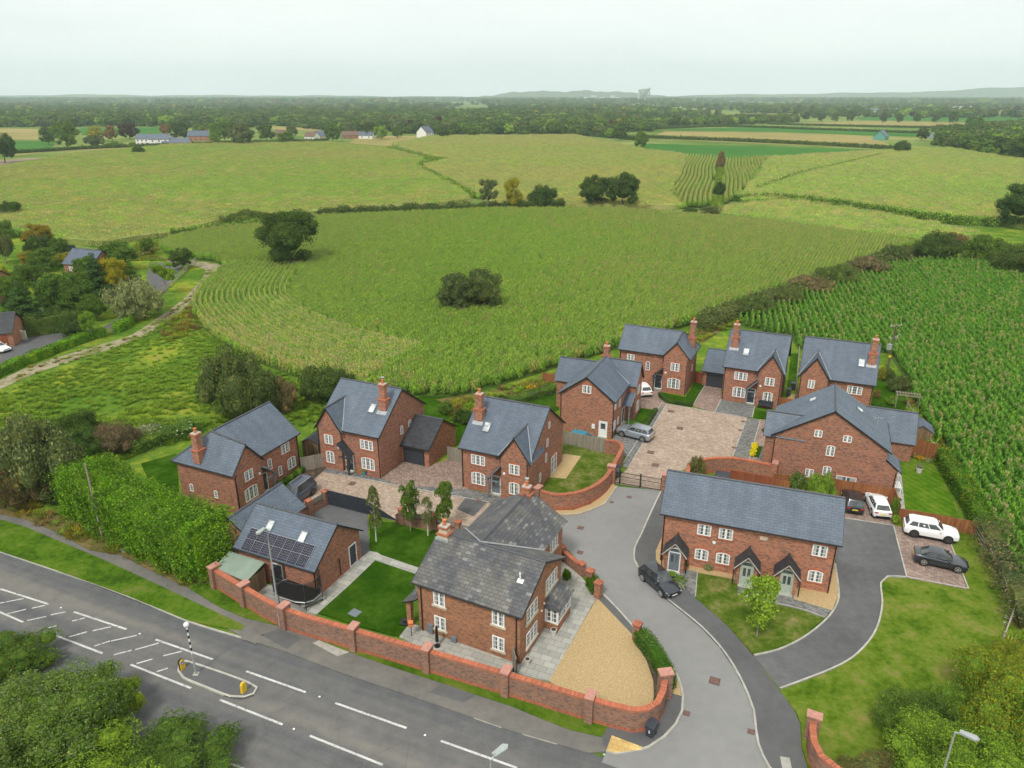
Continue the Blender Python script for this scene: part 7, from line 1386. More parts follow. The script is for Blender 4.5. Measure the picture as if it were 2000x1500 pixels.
for a in [('left half of the white house pair in the far village', 283, 284, 14, 9, 5.5, 9, 6, 'render_white', 'slate', 'house', 'house', 4), ('right half of the white house pair, with bigger gable', 312, 285, 16, 10, 5.5, 9.5, 6, 'render_white', 'slate', 'house', 'house', 3), ('long grey roofed bungalow right of the white houses', 343, 285, 22, 9, 2.8, 6.5, 4, 'render_buff', 'slate', 'house', 'house', 3, False),
          ('brick house with solar panelled roof in the village', 388, 275, 20, 11, 4.5, 9, 4, 'brick', 'slate', 'house', 'house', 4), ('brick cottage left of the rounded village tree', 552, 268, 14, 8, 3.5, 7, 10, 'brick', 'tile_red', 'house', 'house', 2), ('red roofed cottage in the village', 604, 274, 12, 9, 3.5, 7.5, -30, 'render_white', 'tile_red', 'house', 'house', 2), ('grey roofed cottage right of the red roofed one', 632, 272, 12, 9, 3.5, 8, 40, 'render_buff', 'slate', 'house', 'house', 2),
          ('cottage with white door at the village end', 685, 271, 16, 9, 3.2, 7, 12, 'brick', 'tile_red', 'house', 'house', 3), ('small brick cottage at the far end of the village', 714, 271, 14, 8, 3.2, 6.5, -8, 'render_white', 'slate', 'house', 'house', 2), ('white gabled house before the dark wood', 840, 269, 13, 12, 5.5, 11, 60, 'render_white', 'slate', 'house', 'house', 3),
          ('slate roofed barn house with glazed green gable', 1732, 273, 18, 11, 3.2, 8.5, 55, 'roof_green', 'slate', 'barn', 'barn', 3, False), ('low shed with bright green roof', 1862, 270, 40, 14, 3, 5.5, 12, 'sheet_grey', 'roof_green', 'barn', 'barn', 4, False), ('long brown roofed shed above the green one', 1910, 262, 60, 16, 3, 6, 12, 'render_buff', 'tile_red', 'barn', 'barn', 4, False),
          ('longest grey industrial shed in the right distance', 1750, 222, 150, 40, 8, 12, 4, 'sheet_grey', 'slate', 'warehouse', 'warehouse', 6, False), ('grey shed right of the longest one', 1830, 222, 110, 40, 8, 12, 2, 'sheet_grey', 'slate', 'warehouse', 'warehouse', 5, False), ('white walled sheds at the right end of the estate', 1890, 218, 60, 30, 9, 13, 0, 'render_white', 'sheet_grey', 'warehouse', 'warehouse', 4, False), ('small white shed left of the industrial estate', 1650, 218, 36, 18, 5, 8, 0, 'render_white', 'sheet_grey', 'warehouse', 'warehouse', 3, False)]: farhouse(*a)
# radio telescope on the horizon
c = at(1240, 197); c = Vector((c.x, 4700*1.0, 0)) if False else Vector(((1240-1000)/CF*4600*math.cos(CT)*1.075, 4600, 0)); rt = thing('radio_telescope', 'huge white radio telescope dish on the horizon', 'telescope', c, R(15))
mb = MB(); 
for sx in (-1, 1):
    for sy in (-1, 1): mb.cyl((sx*36, sy*10, 0), (sx*34, sy*2, 62), 2.2, 1.6, 6)
    for k in range(3): mb.cyl((sx*36, -9+k, k*18+4), (sx*34.5, 8-k, k*18+20), 1, 1, 4)
mb.box(-38, 38, -8, 8, 18, 24); mb.build('tower', 'scope_white', rt)
mb = MB(); n = 20
for j in range(5):
    for i in range(n):
        def bp(jj, ii): th = 2*PI*ii/n; rr = 38*jj/5; rr = 37*(jj/5)**.4; return (rr*math.cos(th), rr*math.sin(th), 34+44*(jj/5)+5*math.cos(th))
        mb.face([bp(j, i), bp(j, i+1), bp(j+1, i+1), bp(j+1, i)])
mb.build('dish', 'scope_white', rt)
for px, w_, lb in ((1150, 60, 'white distant works left of the telescope, wider one'), (1185, 40, 'white distant works left of the telescope, nearer one')):
    c = Vector(((px-1000)/CF*5600, 5600, 0)); mb = MB(Matrix.Translation(c)); mb.box(-w_*1.2, w_*1.2, 0, 60, 0, 30); mb.box(-w_*.4, w_*.2, 0, 50, 30, 42); o = mb.build('works_building', 'scope_white'); tag(o, lb, 'works')
# hills
def hill(label, x0, x1, y, prof, mat):
    mb = MB(); n = 80
    def h(t): 
        k = t*(len(prof)-1); i = min(int(k), len(prof)-2); f = k-i; f = f*f*(3-2*f); return prof[i]*(1-f)+prof[i+1]*f+4*math.sin(t*37)+3*math.sin(t*91)
    for i in range(n):
        for j in range(6):
            def p(ii, jj): t = ii/n; r_ = jj/6; return (x0+(x1-x0)*t, y+r_*900, max(-5, h(t))*math.sin(min(1, r_*1.0)*PI/2)-2)
            mb.face([p(i, j), p(i+1, j), p(i+1, j+1), p(i, j+1)])
    return tag(mb.build('hills', mat, None, True), label, 'hills', None, 'structure')
groundmat('hill', [(.36, (.06, .09, .045)), (.64, (.13, .16, .07))], (.0008, .004, .02), 0)
hill('low blue wooded hill left of the telescope', -500, 1800, 7600, [0, 45, 75, 88, 82, 92, 82, 74, 45, 0], 'hill'); hill('faint line of hills along the right horizon', 900, 9000, 8300, [0, 40, 52, 62, 72, 90, 130, 200, 270, 300, 250], 'hill'); hill('long faint ridge along the left horizon', -8000, 100, 8300, [46, 52, 46, 52, 46, 46, 40, 34, 0], 'hill')

for o in list(C.objects):
    if o.name.startswith('crop_edge'): o['kind'] = 'stuff'
# ================================================================ cars
def car(label, rear, front, paint, L=4.5, W=1.85, H=1.5, kind='hatch', z=.06, byw=False, group='parked cars', rims='alloy', rails=False, plate=True):
    """rear/front: photo pixels of the near-side wheels (byw) or of the middle of the tail and nose"""
    a, b = at(*rear), at(*front); d = (b-a).normalized(); n = Vector((-d.y, d.x, 0)); n = n if n.y > 0 else -n
    c = (a+b)/2 + (n*(W/2-.08) if byw else Vector((0, 0, 0)))
    rt = thing('parked_car', label, 'car', (c.x, c.y, z), math.atan2(d.y, d.x), group); h = L/2; wr = .34 if kind != 'suv' else .37
    wb = L*.3; xr, xf = -wb*1.02, wb*1.02
    P = {'hatch': dict(s=[(-1, .42, .88), (-.97, .25, .94), (-.85, .2, .97), (-.5, .19, .98), (0, .19, .97), (.45, .19, .93), (.7, .2, .83), (.9, .22, .72), (.97, .27, .62), (1, .36, .5)], cab=(-.93, .44, -.72, .08)),
         'suv': dict(s=[(-1, .48, .98), (-.97, .3, 1.03), (-.85, .26, 1.06), (-.5, .25, 1.06), (0, .25, 1.04), (.45, .25, 1.02), (.7, .26, .97), (.9, .28, .90), (.98, .32, .80), (1, .42, .62)], cab=(-.95, .42, -.82, .14)),
         'saloon': dict(s=[(-1, .42, .86), (-.97, .25, .95), (-.85, .2, .98), (-.5, .19, .95), (0, .18, .92), (.4, .18, .90), (.7, .2, .80), (.9, .22, .70), (.97, .27, .60), (1, .36, .5)], cab=(-.78, .38, -.42, .02))}[kind]
    k = (H/1.5); st = P['s']; bw = [.90, .96, .99, 1, 1, 1, .99, .94, .86, .74]
    g = []
    for (t, zb, zs), w_ in zip(st, bw):
        x, w2, zb, zs = t*h, W/2*w_, zb*1.0, zs*k**.6
        half = [(w2*.82, zb), (w2*.97, zb+.08), (w2, zb+(zs-zb)*.45), (w2*.975, zs-.10), (w2*.90, zs-.02), (w2*.5, zs+.02), (0, zs+.03)]
        g.append([Vector((x, -p[0], p[1])) for p in half]+[Vector((x, p[0], p[1])) for p in half[-2::-1]])
    mb = MB(); m = len(g[0])
    for i in range(len(g)-1):
        for j in range(m-1): mb.face([g[i][j], g[i+1][j], g[i+1][j+1], g[i][j+1]], 0)
        mb.face([g[i][m-1], g[i+1][m-1], g[i+1][0], g[i][0]], 1)
    mb.face(g[0], 0); mb.face(g[-1][::-1], 0)
    c0, c1, c2, c3 = [v*h for v in P['cab']]; belt = .93*k**.6 if kind != 'suv' else 1.02*k**.6; wB, wT = W/2*.90, W/2*.68
    zt = H
    def lev(f, inset=0):      # cabin outline at fraction f of its height
        e = f**.9; return (c0+(c2-c0)*e, c1+(c3-c1)*e, wB+(wT-wB)*f**1.3, belt+(zt-belt)*f)
    fr_ = [0, .45, .82, .96, 1.0]; rings = []
    for q, f in enumerate(fr_):
        x0_, x1_, w_, z_ = lev(f); 
        if q == 4: x0_ += .25; x1_ -= .3; w_ *= .8
        xm = (x0_+x1_)/2; rings.append([Vector(v) for v in ((x0_, -w_*.93, z_), (xm, -w_, z_), (x1_, -w_*.9, z_), (x1_+.1, 0, z_), (x1_, w_*.9, z_), (xm, w_, z_), (x0_, w_*.93, z_), (x0_-.06, 0, z_))])
    for a_, b_ in zip(rings[:-1], rings[1:]):
        for i in range(8): j = (i+1) % 8; mb.face([a_[i], a_[j], b_[j], b_[i]], 0)
    mb.face(rings[-1], 0)
    # weld for soft shading
    o = mb.build('body', [paint, 'black'], rt, True)
    import bmesh
    bm = bmesh.new(); bm.from_mesh(o.data); bmesh.ops.remove_doubles(bm, verts=bm.verts, dist=.002)
    for e in bm.edges:
        if len(e.link_faces) == 2 and e.calc_face_angle(0) > R(42): e.smooth = False
    bm.to_mesh(o.data); bm.free()
    # glazing: windscreen, rear screen and side windows laid just proud of the cabin
    def panel(name, pts, off=.012, mat='glass_car'):
        v = [Vector(p) for p in pts]; nn = (v[1]-v[0]).cross(v[3]-v[0]).normalized(); q = MB(); q.prism([p+nn*off for p in v], .015); return q.build(name, mat, rt)
    def cp(f, s, u):          # point on the side of the cabin at height f, side s, position u along
        x0_, x1_, w_, z_ = lev(f); x = x0_+(x1_-x0_)*u; ww = w_*(1-.08*abs(2*u-1)); return Vector((x, s*ww, z_))
    lo, hi = .08, .84
    if True:
        x0_, x1_, w_, z_ = lev(lo); X0_, X1_, W_, Z_ = lev(hi)
        for s in (-1, 1):
            v = [Vector((x1_+.085, 0, z_)), Vector((x1_, s*w_*.82, z_)), Vector((X1_, s*W_*.8, Z_)), Vector((X1_+.085, 0, Z_))]; panel('windscreen', v if s > 0 else v[::-1])
            v = [Vector((x0_-.05, 0, z_+.05)), Vector((x0_, s*w_*.84, z_+.05)), Vector((X0_, s*W_*.8, Z_)), Vector((X0_-.05, 0, Z_))]; panel('rear_window', v[::-1] if s > 0 else v)
    sp = [(.06, .30), (.33, .62), (.65, .95)] if kind != 'saloon' else [(.12, .48), (.52, .93)]
    for s in (-1, 1):
        for u0, u1 in sp:
            v = [cp(lo+.04, s, u0), cp(lo+.04, s, u1), cp(hi, s, u1-(.03 if u1 > .9 else 0)), cp(hi, s, u0+(.04 if u0 < .15 else 0))]; panel('side_window', v if s < 0 else v[::-1], .02)
    for xx in (xr, xf):
        for s in (-1, 1):
            y_ = s*(W/2-.1); q = MB(); q.cyl((xx, y_-s*.13, wr), (xx, y_+s*.105, wr), wr, wr, 18, 0); wl_ = q.build('wheel', 'tyre', rt)
            q = MB(); q.cyl((xx, y_+s*.1, wr), (xx, y_+s*.112, wr), wr*.72, wr*.72, 16, 1)
            for m_ in range(5):
                t_ = 2*PI*m_/5; c_, s_ = math.cos(t_), math.sin(t_); q.cyl((xx, y_+s*.115, wr), (xx+c_*wr*.68, y_+s*.115, wr+s_*wr*.68), .045, .03, 4, 0)
            for m_ in range(16):
                t0_, t1_ = 2*PI*m_/16, 2*PI*(m_+1)/16; q.cyl((xx+math.cos(t0_)*wr*.7, y_+s*.112, wr+math.sin(t0_)*wr*.7), (xx+math.cos(t1_)*wr*.7, y_+s*.112, wr+math.sin(t1_)*wr*.7), .02, .02, 4, 0)
            q.build('rim', [rims, 'black'], wl_)
            q = MB(); q.cyl((xx, s*(W/2-.25), wr+.02), (xx, s*(W/2+.006), wr+.02), wr+.07, wr+.07, 18); q.build('wheel_arch', 'black', rt)
            wl_.location.y = s*.03
    zl = st[-2][2]*k**.6
    for s in (-1, 1):
        mb = MB(); mb.prism([(h*.86, s*W*.36-.12, zl+.07), (h*.985, s*W*.33-.1, zl-.06), (h*.985, s*W*.33+.16, zl-.06), (h*.86, s*W*.36+.14, zl+.07)], .1); mb.build('headlight', 'lamp_clear', rt)
        zz = .78*k**.6 if kind != 'suv' else .9; mb = MB(); mb.box(-h-.012, -h+.22, s*W*.36-.16, s*W*.36+.155, zz-.08, zz+.09); mb.build('tail_light', 'lamp_red', rt)
        mb = MB(); mb.box(c1*.72-.1, c1*.72+.08, s*(W/2-.02), s*(W/2+.16), belt-.02, belt+.12); mb.build('mirror', paint, rt)
        if rails: mb = MB(); mb.cyl((c2+.2, s*wT*.9, H+.03), (c3-.1, s*wT*.9, H+.03), .025, .025, 6); mb.build('roof_rail', 'alloy', rt)
    mb = MB(); mb.box(-h-.02, -h+.05, -.26, .26, .55, .66); mb.build('number_plate', 'plate_yellow', rt); mb = MB(); mb.box(h-.03, h+.02, -.26, .26, .38, .48); mb.build('number_plate', 'white', rt)
    mb = MB(); mb.box(h-.06, h+.008, -.5, .5, .5, .62); mb.build('grille', 'black', rt)
    mb = MB(); mb.box(-h*.94, h*.9, -W/2*.93, W/2*.93, .17, .3); mb.build('underbody', 'black', rt)
    return rt
car('black hatchback parked across the kerb beside the cottages', (1254, 1133), (1293, 1167), 'car_black', 4.1, 1.75, 1.55, 'hatch', .02, True)
car('silver estate car with roof rails by the gable-on house', (1255, 864), (1214, 853), 'car_silver', 4.6, 1.9, 1.62, 'suv', .05, True, rails=True)
car('white people carrier with roof rails in the outer parking bay', (1785, 1051), (1848, 1063), 'car_white', 4.75, 1.85, 1.65, 'suv', .15, True, rails=True, rims='alloy_dark')
car('low black coupe in the outer parking bay', (1804, 1106), (1867, 1120), 'car_black', 4.4, 1.78, 1.38, 'saloon', .15, True)
car('black estate car against the brown fence', (1667, 1005), (1660, 970), 'car_black', 4.6, 1.8, 1.45, 'hatch', .15); car('white hatchback against the brown fence', (1720, 1013), (1703, 978), 'car_white', 4.6, 1.8, 1.45, 'hatch', .15)
car('blue grey boxy off-roader beside the left house', (600, 962), (560, 993), 'car_blue_grey', 4.9, 1.95, 1.95, 'suv', .05, rims='alloy_dark', rails=True)
car('white car half hidden behind the gable-on house', (1262, 776), (1245, 757), 'car_white', 4.4, 1.8, 1.5, 'hatch', .05); t0 = at(1133, 843, 1.3); 
rt = car('bright teal car hidden behind the grey board fence', (1120, 862), (1160, 871), 'car_teal', 4.0, 1.7, 1.45, 'hatch', .05)
car('white saloon parked on the neighbouring drive', (-28, 684), (6, 692), 'car_white', 4.6, 1.82, 1.42, 'saloon', .05, True)
# ================================================================ street furniture
def lamp(label, base, h, out, heading):
    rt = thing('street_lamp', label, 'street lamp', (base.x, base.y, .05), heading, 'grey columns with flat lamp heads'); mb = MB(); mb.cyl((0, 0, 0), (0, 0, 1.3), .11, .11, 10); mb.cyl((0, 0, 1.3), (0, 0, h-.1), .075, .045, 10); mb.build('column', 'steel', rt)
    mb = MB(); mb.cyl((0, 0, h-.15), (out*.5, 0, h), .04, .04, 8); mb.build('arm', 'steel', rt)
    mb = MB(); mb.prism([(out*.3, -.14, h+.1), (out*.3+.75, -.2, h+.14), (out*.3+.95, 0, h+.14), (out*.3+.75, .2, h+.14), (out*.3, .14, h+.1)], .12); mb.ball((out*.3+.1, 0, h+.13), .06); hd = mb.build('lamp_head', 'steel', rt)
    mb = MB(); mb.box(out*.3+.2, out*.3+.75, -.13, .13, h-.035, h+.01); mb.build('lens', 'lamp_clear', hd); return rt
hd_ = math.atan2(rn.y, rn.x)
lamp('tall street lamp in front of the outbuilding', at(548, 1222, .1), 9.3, .6, hd_)
lamp('street lamp seen from above at the bottom edge of the road', at(958, 1482, 9.3)*1.0, 9.3, .6, hd_+PI*.85); lamp('street lamp among the shrubs at lower right', at(1866, 1428, 8.0), 8.0, .6, R(-40))
b = at(383, 1316, .12); rt = thing('beacon', 'striped pole with a white globe on the traffic island', 'beacon', (b.x, b.y, .12)); h = height(383, 1316, 1218)-.1
mb = MB(); mb.box(-.2, .2, -.2, .2, 0, .02); mb.build('base', 'concrete', rt)
mb = MB(); mb.cyl((0, 0, 0), (0, 0, h*.42), .07, .07, 10, 1); n = 9
for k in range(n): mb.cyl((0, 0, h*(.42+.55*k/n)), (0, 0, h*(.42+.55*(k+1)/n)), .06, .06, 10, 0 if k % 2 == 0 else 2)
mb.build('pole', ['white', 'steel', 'black'], rt); mb = MB(); mb.ball((0, 0, h), .2, n=16, m=10); mb.build('globe', 'white', rt, True)
for (px, py), lb, rz_ in (((357, 1306), 'black and yellow bollard at the left end of the traffic island', 1), ((476, 1351), 'yellow keep left bollard at the right end of the traffic island', 0)):
    b = at(px, py, .12); rt = thing('traffic_bollard', lb, 'bollard', (b.x, b.y, .12), math.atan2(rd.y, rd.x)-PI/2+(0 if rz_ == 0 else PI), 'bollards on the traffic island'); rt.scale = (.82, .82, .8)
    mb = MB(); mb.prism([(-.24, -.12, 0), (.24, -.12, 0), (.22, -.1, .85), (.12, -.09, 1.02), (-.12, -.09, 1.02), (-.22, -.1, .85)], .1); mb.build('front', 'yellow', rt)
    mb = MB(); mb.prism([(-.27, -.02, 0), (.27, -.02, 0), (.25, -.0, .9), (.13, .0, 1.08), (-.13, .0, 1.08), (-.25, .0, .9)], .16); mb.build('shell', 'black' if rz_ else 'yellow', rt)
    Mx = Matrix.Translation((0, -.115, .72)) @ Matrix.Rotation(R(90), 4, 'X'); mb = MB(Mx); mb.cyl((0, 0, 0), (0, 0, .012), .17, .17, 20); s_ = mb.build('sign_disc', 'blue_sign', rt)
    mb = MB(Mx); mb.cyl((.09, .09, .016), (-.06, -.06, .016), .018, .018, 4); mb.cyl((-.09, -.09, .016), (-.09, .03, .016), .018, .018, 4); mb.cyl((-.09, -.09, .016), (.03, -.09, .016), .018, .018, 4); mb.build('arrow', 'white', s_)
mbx = dash((448, 1343), (466, 1339), .45, ri, z=.126, name='cover_plate', mat='blue_sign') if False else None
def pole(label, px, py, ty, r=.13, mat='bark_grey', arms=0):
    b = at(px, py); h = height(px, py, ty); rt = thing('utility_pole', label, 'utility pole', b, .3); mb = MB(); mb.cyl((0, 0, -.1), (0, 0, h), r*1.15, r*.8, 9); mb.build('pole', mat, rt)
    if arms:
        for z_, l_ in ((h-.25, 1.1), (h-2.2, .8)): mb = MB(); mb.box(-l_, l_, -.06, .06, z_, z_+.12); a_ = mb.build('crossarm', 'wood_rail', rt); mb = MB(); [mb.cyl((x_, 0, z_+.12), (x_, 0, z_+.35), .05, .03, 6) for x_ in (-l_*.9, 0, l_*.9)]; mb.build('insulator', 'white', a_)
        mb = MB(); mb.box(-.75, -.2, -.25, .25, h-4.0, h-3.1); mb.cyl((-.6, 0, h-3.1), (-.6, 0, h-2.8), .05, .05, 6); mb.build('transformer', 'steel', rt); mb = MB(); mb.cyl((0, 0, h-5.3), (0, 0, h-4.9), r*1.2, r*1.2, 9); mb.build('warning_band', 'yellow', rt)
        mb = MB(); mb.cyl((.0, 0, h-2.1), (1.4, .2, h-1.7), .03, .03, 4); mb.cyl((1.4, .2, h-1.7), (1.7, .3, h-2.3), .03, .03, 4); mb.build('stay', 'steel', rt)
    return rt
pole('short leaning grey pole in front of the green hedge', 201, 1052, 905, .1); pole('dark wooden power pole with transformer beside the right maize', 1733, 722, 634, .16, 'bark', 1)
# bins, pots, benches and other small things
def wheelie(px, py, rz, label, mat='anthracite', z=.1):
    b = at(px, py, z); rt = thing('wheelie_bin', label, 'bin', (b.x, b.y, z), rz, 'dark wheelie bins'); mb = MB(); B = [(-.24, -.3, .05), (.24, -.3, .05), (.24, .27, .05), (-.24, .27, .05)]; U_ = [(-.3, -.37, .98), (.3, -.37, .98), (.3, .36, .98), (-.3, .36, .98)]
    for i in range(4): j = (i+1) % 4; mb.face([B[i], B[j], U_[j], U_[i]])
    mb.face(B[::-1]); mb.box(-.26, .26, -.32, -.3, .75, .8); mb.build('body', mat, rt)
    mb = MB(); mb.prism([(-.33, -.42, 1.0), (.33, -.42, 1.0), (.33, .4, 1.1), (-.33, .4, 1.1)], .06); mb.cyl((-.26, .43, 1.03), (.26, .43, 1.03), .03, .03, 6); mb.build('lid', mat, rt)
    for s_ in (-1, 1): mb = MB(); mb.cyl((s_*.2, .25, .1), (s_*.3, .25, .1), .1, .1, 12); mb.build('wheel', 'tyre', rt)
    return rt
wb_ = wheelie(1271, 1435, R(-35), 'black wheelie bin with a white number against the corner wall'); mb = MB(); mb.box(-.05, .07, -.352, -.348, .45, .5); mb.box(.0, .04, -.352, -.348, .5, .68); mb.box(-.06, .0, -.352, -.348, .6, .64); mb.build('house_number', 'white', wb_)
wheelie(1539, 772, R(-20), 'black wheelie bin between the far right houses'); wheelie(1548, 760, R(-20), 'grey wheelie bin further up the side passage')
def pot(px, py, r, h, mat, label, plant=None, z=.12):
    b = at(px, py, z); rt = thing('plant_pot', label, 'plant pot', (b.x, b.y, z)); mb = MB(); mb.cyl((0, 0, 0), (0, 0, h), r*.75, r, 14, 0, True); mb.cyl((0, 0, h), (0, 0, h+.05), r*1.08, r*1.08, 14, 0); mb.build('pot', mat, rt); mb = MB(); mb.cyl((0, 0, h+.05), (0, 0, h+.055), r*.88, r*.88, 14); mb.build('compost', 'mulch', rt)
    if plant: o = link('plant', crown('low', 0, plant, 1, 500, .2), rt); o.scale = (r*1.3, r*1.3, h*1.1); o.location = (0, 0, h+.02)
pot(1081, 1240, .24, .5, 'pot_white', 'white pot under the bay window'); pot(1030, 1297, .2, .45, 'pot_white', 'white pot nearest the boundary wall'); pot(668, 915, .25, .55, 'anthracite', 'dark tall planter left of the black door'); pot(681, 919, .25, .55, 'anthracite', 'dark tall planter second from the wall'); pot(712, 926, .18, .3, 'teal', 'small blue pot beside the black door', 'grassy')
pot(1341, 1112, .15, .3, 'terracotta', 'terracotta pot inside the left cottage porch', 'mid'); pot(1794, 925 if False else 923, .35, .6, 'pot_white', 'round pot at the edge of the striped lawn', 'silver'); pot(1752, 985, .3, .4, 'pot_white', 'white flower tub on the narrow patio', 'mid'); pot(710, 922, .14, .3, 'pot_white', 'pale pot on the grey paving', 'light')
b = at(1500, 797 if False else 799, .1); rt = thing('bench', 'dark slatted bench below the window of the middle far house', 'bench', at(1494, 797, .1), R(-25)); mb = MB(); mb.box(-.95, .95, -.3, .25, .4, .47); mb.build('seat', 'anthracite', rt); mb = MB(); mb.box(-.95, .95, .2, .27, .47, 1.0); mb.build('backrest', 'anthracite', rt)
for sx in (-.9, .9):
    for sy in (-.25, .2): mb = MB(); mb.box(sx-.04, sx+.04, sy-.04, sy+.04, 0, .4); mb.build('leg', 'anthracite', rt)
# trampoline
b = at(583, 1168, .1); rt = thing('trampoline', 'black netted trampoline behind the boundary wall', 'trampoline', (b.x, b.y, .1), R(-24)); n = 12; ex_, ey_ = 2.15, 1.35
E_ = [(ex_*math.copysign(abs(math.cos(2*PI*i/n+.26))**.7, math.cos(2*PI*i/n+.26)), ey_*math.copysign(abs(math.sin(2*PI*i/n+.26))**.7, math.sin(2*PI*i/n+.26))) for i in range(n)]
mb = MB(); mb.face([(x_*.9, y_*.9, .8) for x_, y_ in E_]); mb.build('mat', 'black', rt)
mb = MB(); [mb.cyl((E_[i-1][0], E_[i-1][1], .8), (E_[i][0], E_[i][1], .8), .05, .05, 6) for i in range(n)]; mb.build('frame', 'steel', rt)
mb = MB(); [mb.face([(E_[i-1][0], E_[i-1][1], .79), (E_[i][0], E_[i][1], .79), (E_[i][0]*.88, E_[i][1]*.88, .82), (E_[i-1][0]*.88, E_[i-1][1]*.88, .82)]) for i in range(n)]; mb.build('pad', 'anthracite', rt)
m_, n_, b_, o_ = newmat('mesh_net'); b_.inputs['Base Color'].default_value = (.02, .02, .02, 1); b_.inputs['Alpha'].default_value = .6
mb = MB(); [mb.face([(E_[i-1][0], E_[i-1][1], .85), (E_[i][0], E_[i][1], .85), (E_[i][0], E_[i][1], 2.6), (E_[i-1][0], E_[i-1][1], 2.6)]) for i in range(n)]; mb.build('net', 'mesh_net', rt)
for i in range(0, n, 2): mb = MB(); mb.cyl((E_[i][0]*1.03, E_[i][1]*1.03, 0), (E_[i][0]*1.03, E_[i][1]*1.03, 2.65), .035, .035, 6); mb.build('pole', 'anthracite', rt)
mb = MB(); [mb.cyl((E_[i-1][0], E_[i-1][1], 2.6), (E_[i][0], E_[i][1], 2.6), .02, .02, 4) for i in range(n)]; mb.build('top_rail', 'anthracite', rt)
# folding ladder / slide edge, parasol, bird table, grill cover, pergola, sheds
b = at(612, 1180, .1); mb = MB(Matrix.Translation((b.x, b.y, .1)) @ Matrix.Rotation(R(42), 4, 'Z')); mb.box(-1.0, 1.0, -.22, .22, .3, .36); mb.box(-.95, -.85, -.2, .2, 0, .3); mb.box(.85, .95, -.2, .2, 0, .3); tag(mb.build('garden_bench', 'slabs'), 'low grey bench beside the trampoline', 'bench')
b = at(854, 1262, .1); rt = thing('parasol', 'folded black parasol on the patio by the wall', 'parasol', (b.x, b.y, .1)); mb = MB(); mb.cyl((0, 0, 0), (0, 0, .6), .03, .03, 8); mb.cyl((0, 0, 0), (0, 0, .06), .25, .25, 12); mb.build('pole', 'black', rt); mb = MB(); mb.cyl((0, 0, .5), (0, 0, 1.9), .14, .09, 10); mb.build('canopy', 'black', rt)
b = at(804, 1243, .1); rt = thing('bird_table', 'small orange bird table on the old house patio', 'bird table', (b.x, b.y, .1)); mb = MB(); mb.cyl((0, 0, 0), (0, 0, 1.1), .035, .035, 7); mb.build('post', 'bark', rt); mb = MB(); mb.box(-.2, .2, -.2, .2, 1.1, 1.15); mb.prism([(-.2, -.22, 1.4), (.2, -.22, 1.4), (.2, 0, 1.6), (-.2, 0, 1.6)], .03); mb.prism([(.2, .22, 1.4), (-.2, .22, 1.4), (-.2, 0, 1.6), (.2, 0, 1.6)], .03); mb.box(-.17, .17, -.03, .03, 1.15, 1.5); mb.build('house', 'terracotta', rt)
b = at(693, 1197, .11); mb = MB(Matrix.Translation((b.x, b.y, .11)) @ Matrix.Rotation(R(-30), 4, 'Z')); mb.box(-.45, .45, -.4, .4, 0, .03); tag(mb.build('manhole_cover', 'grey_paint'), 'square grey inspection cover in the lower lawn', 'drain cover')
b = at(791, 1218, .1); mb = MB(Matrix.Translation((b.x, b.y, .1)) @ Matrix.Rotation(R(-15), 4, 'Z')); mb.prism([(-.4, -.3, .12), (.4, -.3, .12), (.35, .3, .28), (-.35, .3, .28)], .14); mb.box(-.2, .2, -.1, .15, .28, .34); tag(mb.build('robot_mower', 'black'), 'small black robot mower at the lawn edge', 'mower')
b = at(1769, 796, .05); rt = thing('pergola', 'pale timber pergola beside the low wing', 'pergola', (b.x, b.y, .05), R(-22)); rt.scale = (.62, .7, .85)
for sx in (-2.2, 2.2):
    for sy in (-.8, .8): mb = MB(); mb.box(sx-.06, sx+.06, sy-.06, sy+.06, 0, 2.2); mb.build('post', 'wood_rail', rt)
for sy in (-.8, .8): mb = MB(); mb.box(-2.5, 2.5, sy-.05, sy+.05, 2.2, 2.35); mb.build('beam', 'wood_rail', rt)
for k in range(9): mb = MB(); mb.box(-2.3+k*.57, -2.22+k*.57, -1.1, 1.1, 2.35, 2.45); mb.build('rafter', 'wood_rail', rt)
def shedlet(label, px, py, w, d, h, r, rz, wall, roofm): 
    b = at(px, py); rt = thing('garden_shed', label, 'shed', b, R(rz)); mb = MB(); mb.box(-w/2, w/2, 0, d, 0, h, 0, 'bt'); mb.face([(-w/2, 0, h), (w/2, 0, h), (0, 0, r)]); mb.face([(w/2, d, h), (-w/2, d, h), (0, d, r)]); mb.build('wall', wall, rt)
    mb = MB(); mb.prism([(-w/2-.15, -.15, h-.1), (0, -.15, r+.05), (0, d+.15, r+.05), (-w/2-.15, d+.15, h-.1)][::-1], .05); mb.prism([(w/2+.15, d+.15, h-.1), (0, d+.15, r+.05), (0, -.15, r+.05), (w/2+.15, -.15, h-.1)][::-1], .05); mb.build('roof', roofm, rt)
    mb = MB(); mb.box(-.4, .4, -.04, 0, .05, 1.8); mb.build('door', wall, rt)
shedlet('small slate roofed garden shed behind the low wing', 1795, 868, 2.4, 2.4, 1.8, 2.5, -22, 'shed_wood', 'slate'); shedlet('small dark roofed store between the two left houses', 608, 893, 2.2, 2.6, 1.9, 2.4, -20, 'shed_wood', 'slate_dark'); 
b = at(1413, 938, .05); mb = MB(Matrix.Translation((b.x, b.y, 0)) @ Matrix.Rotation(R(-20), 4, 'Z')); mb.box(-.9, .9, -.6, .6, .0, .7); mb.prism([(-.95, -.65, .72), (.95, -.65, .72), (.95, .65, .85), (-.95, .65, .85)], .06); tag(mb.build('storage_box', 'anthracite'), 'dark storage box behind the cottages', 'storage box')
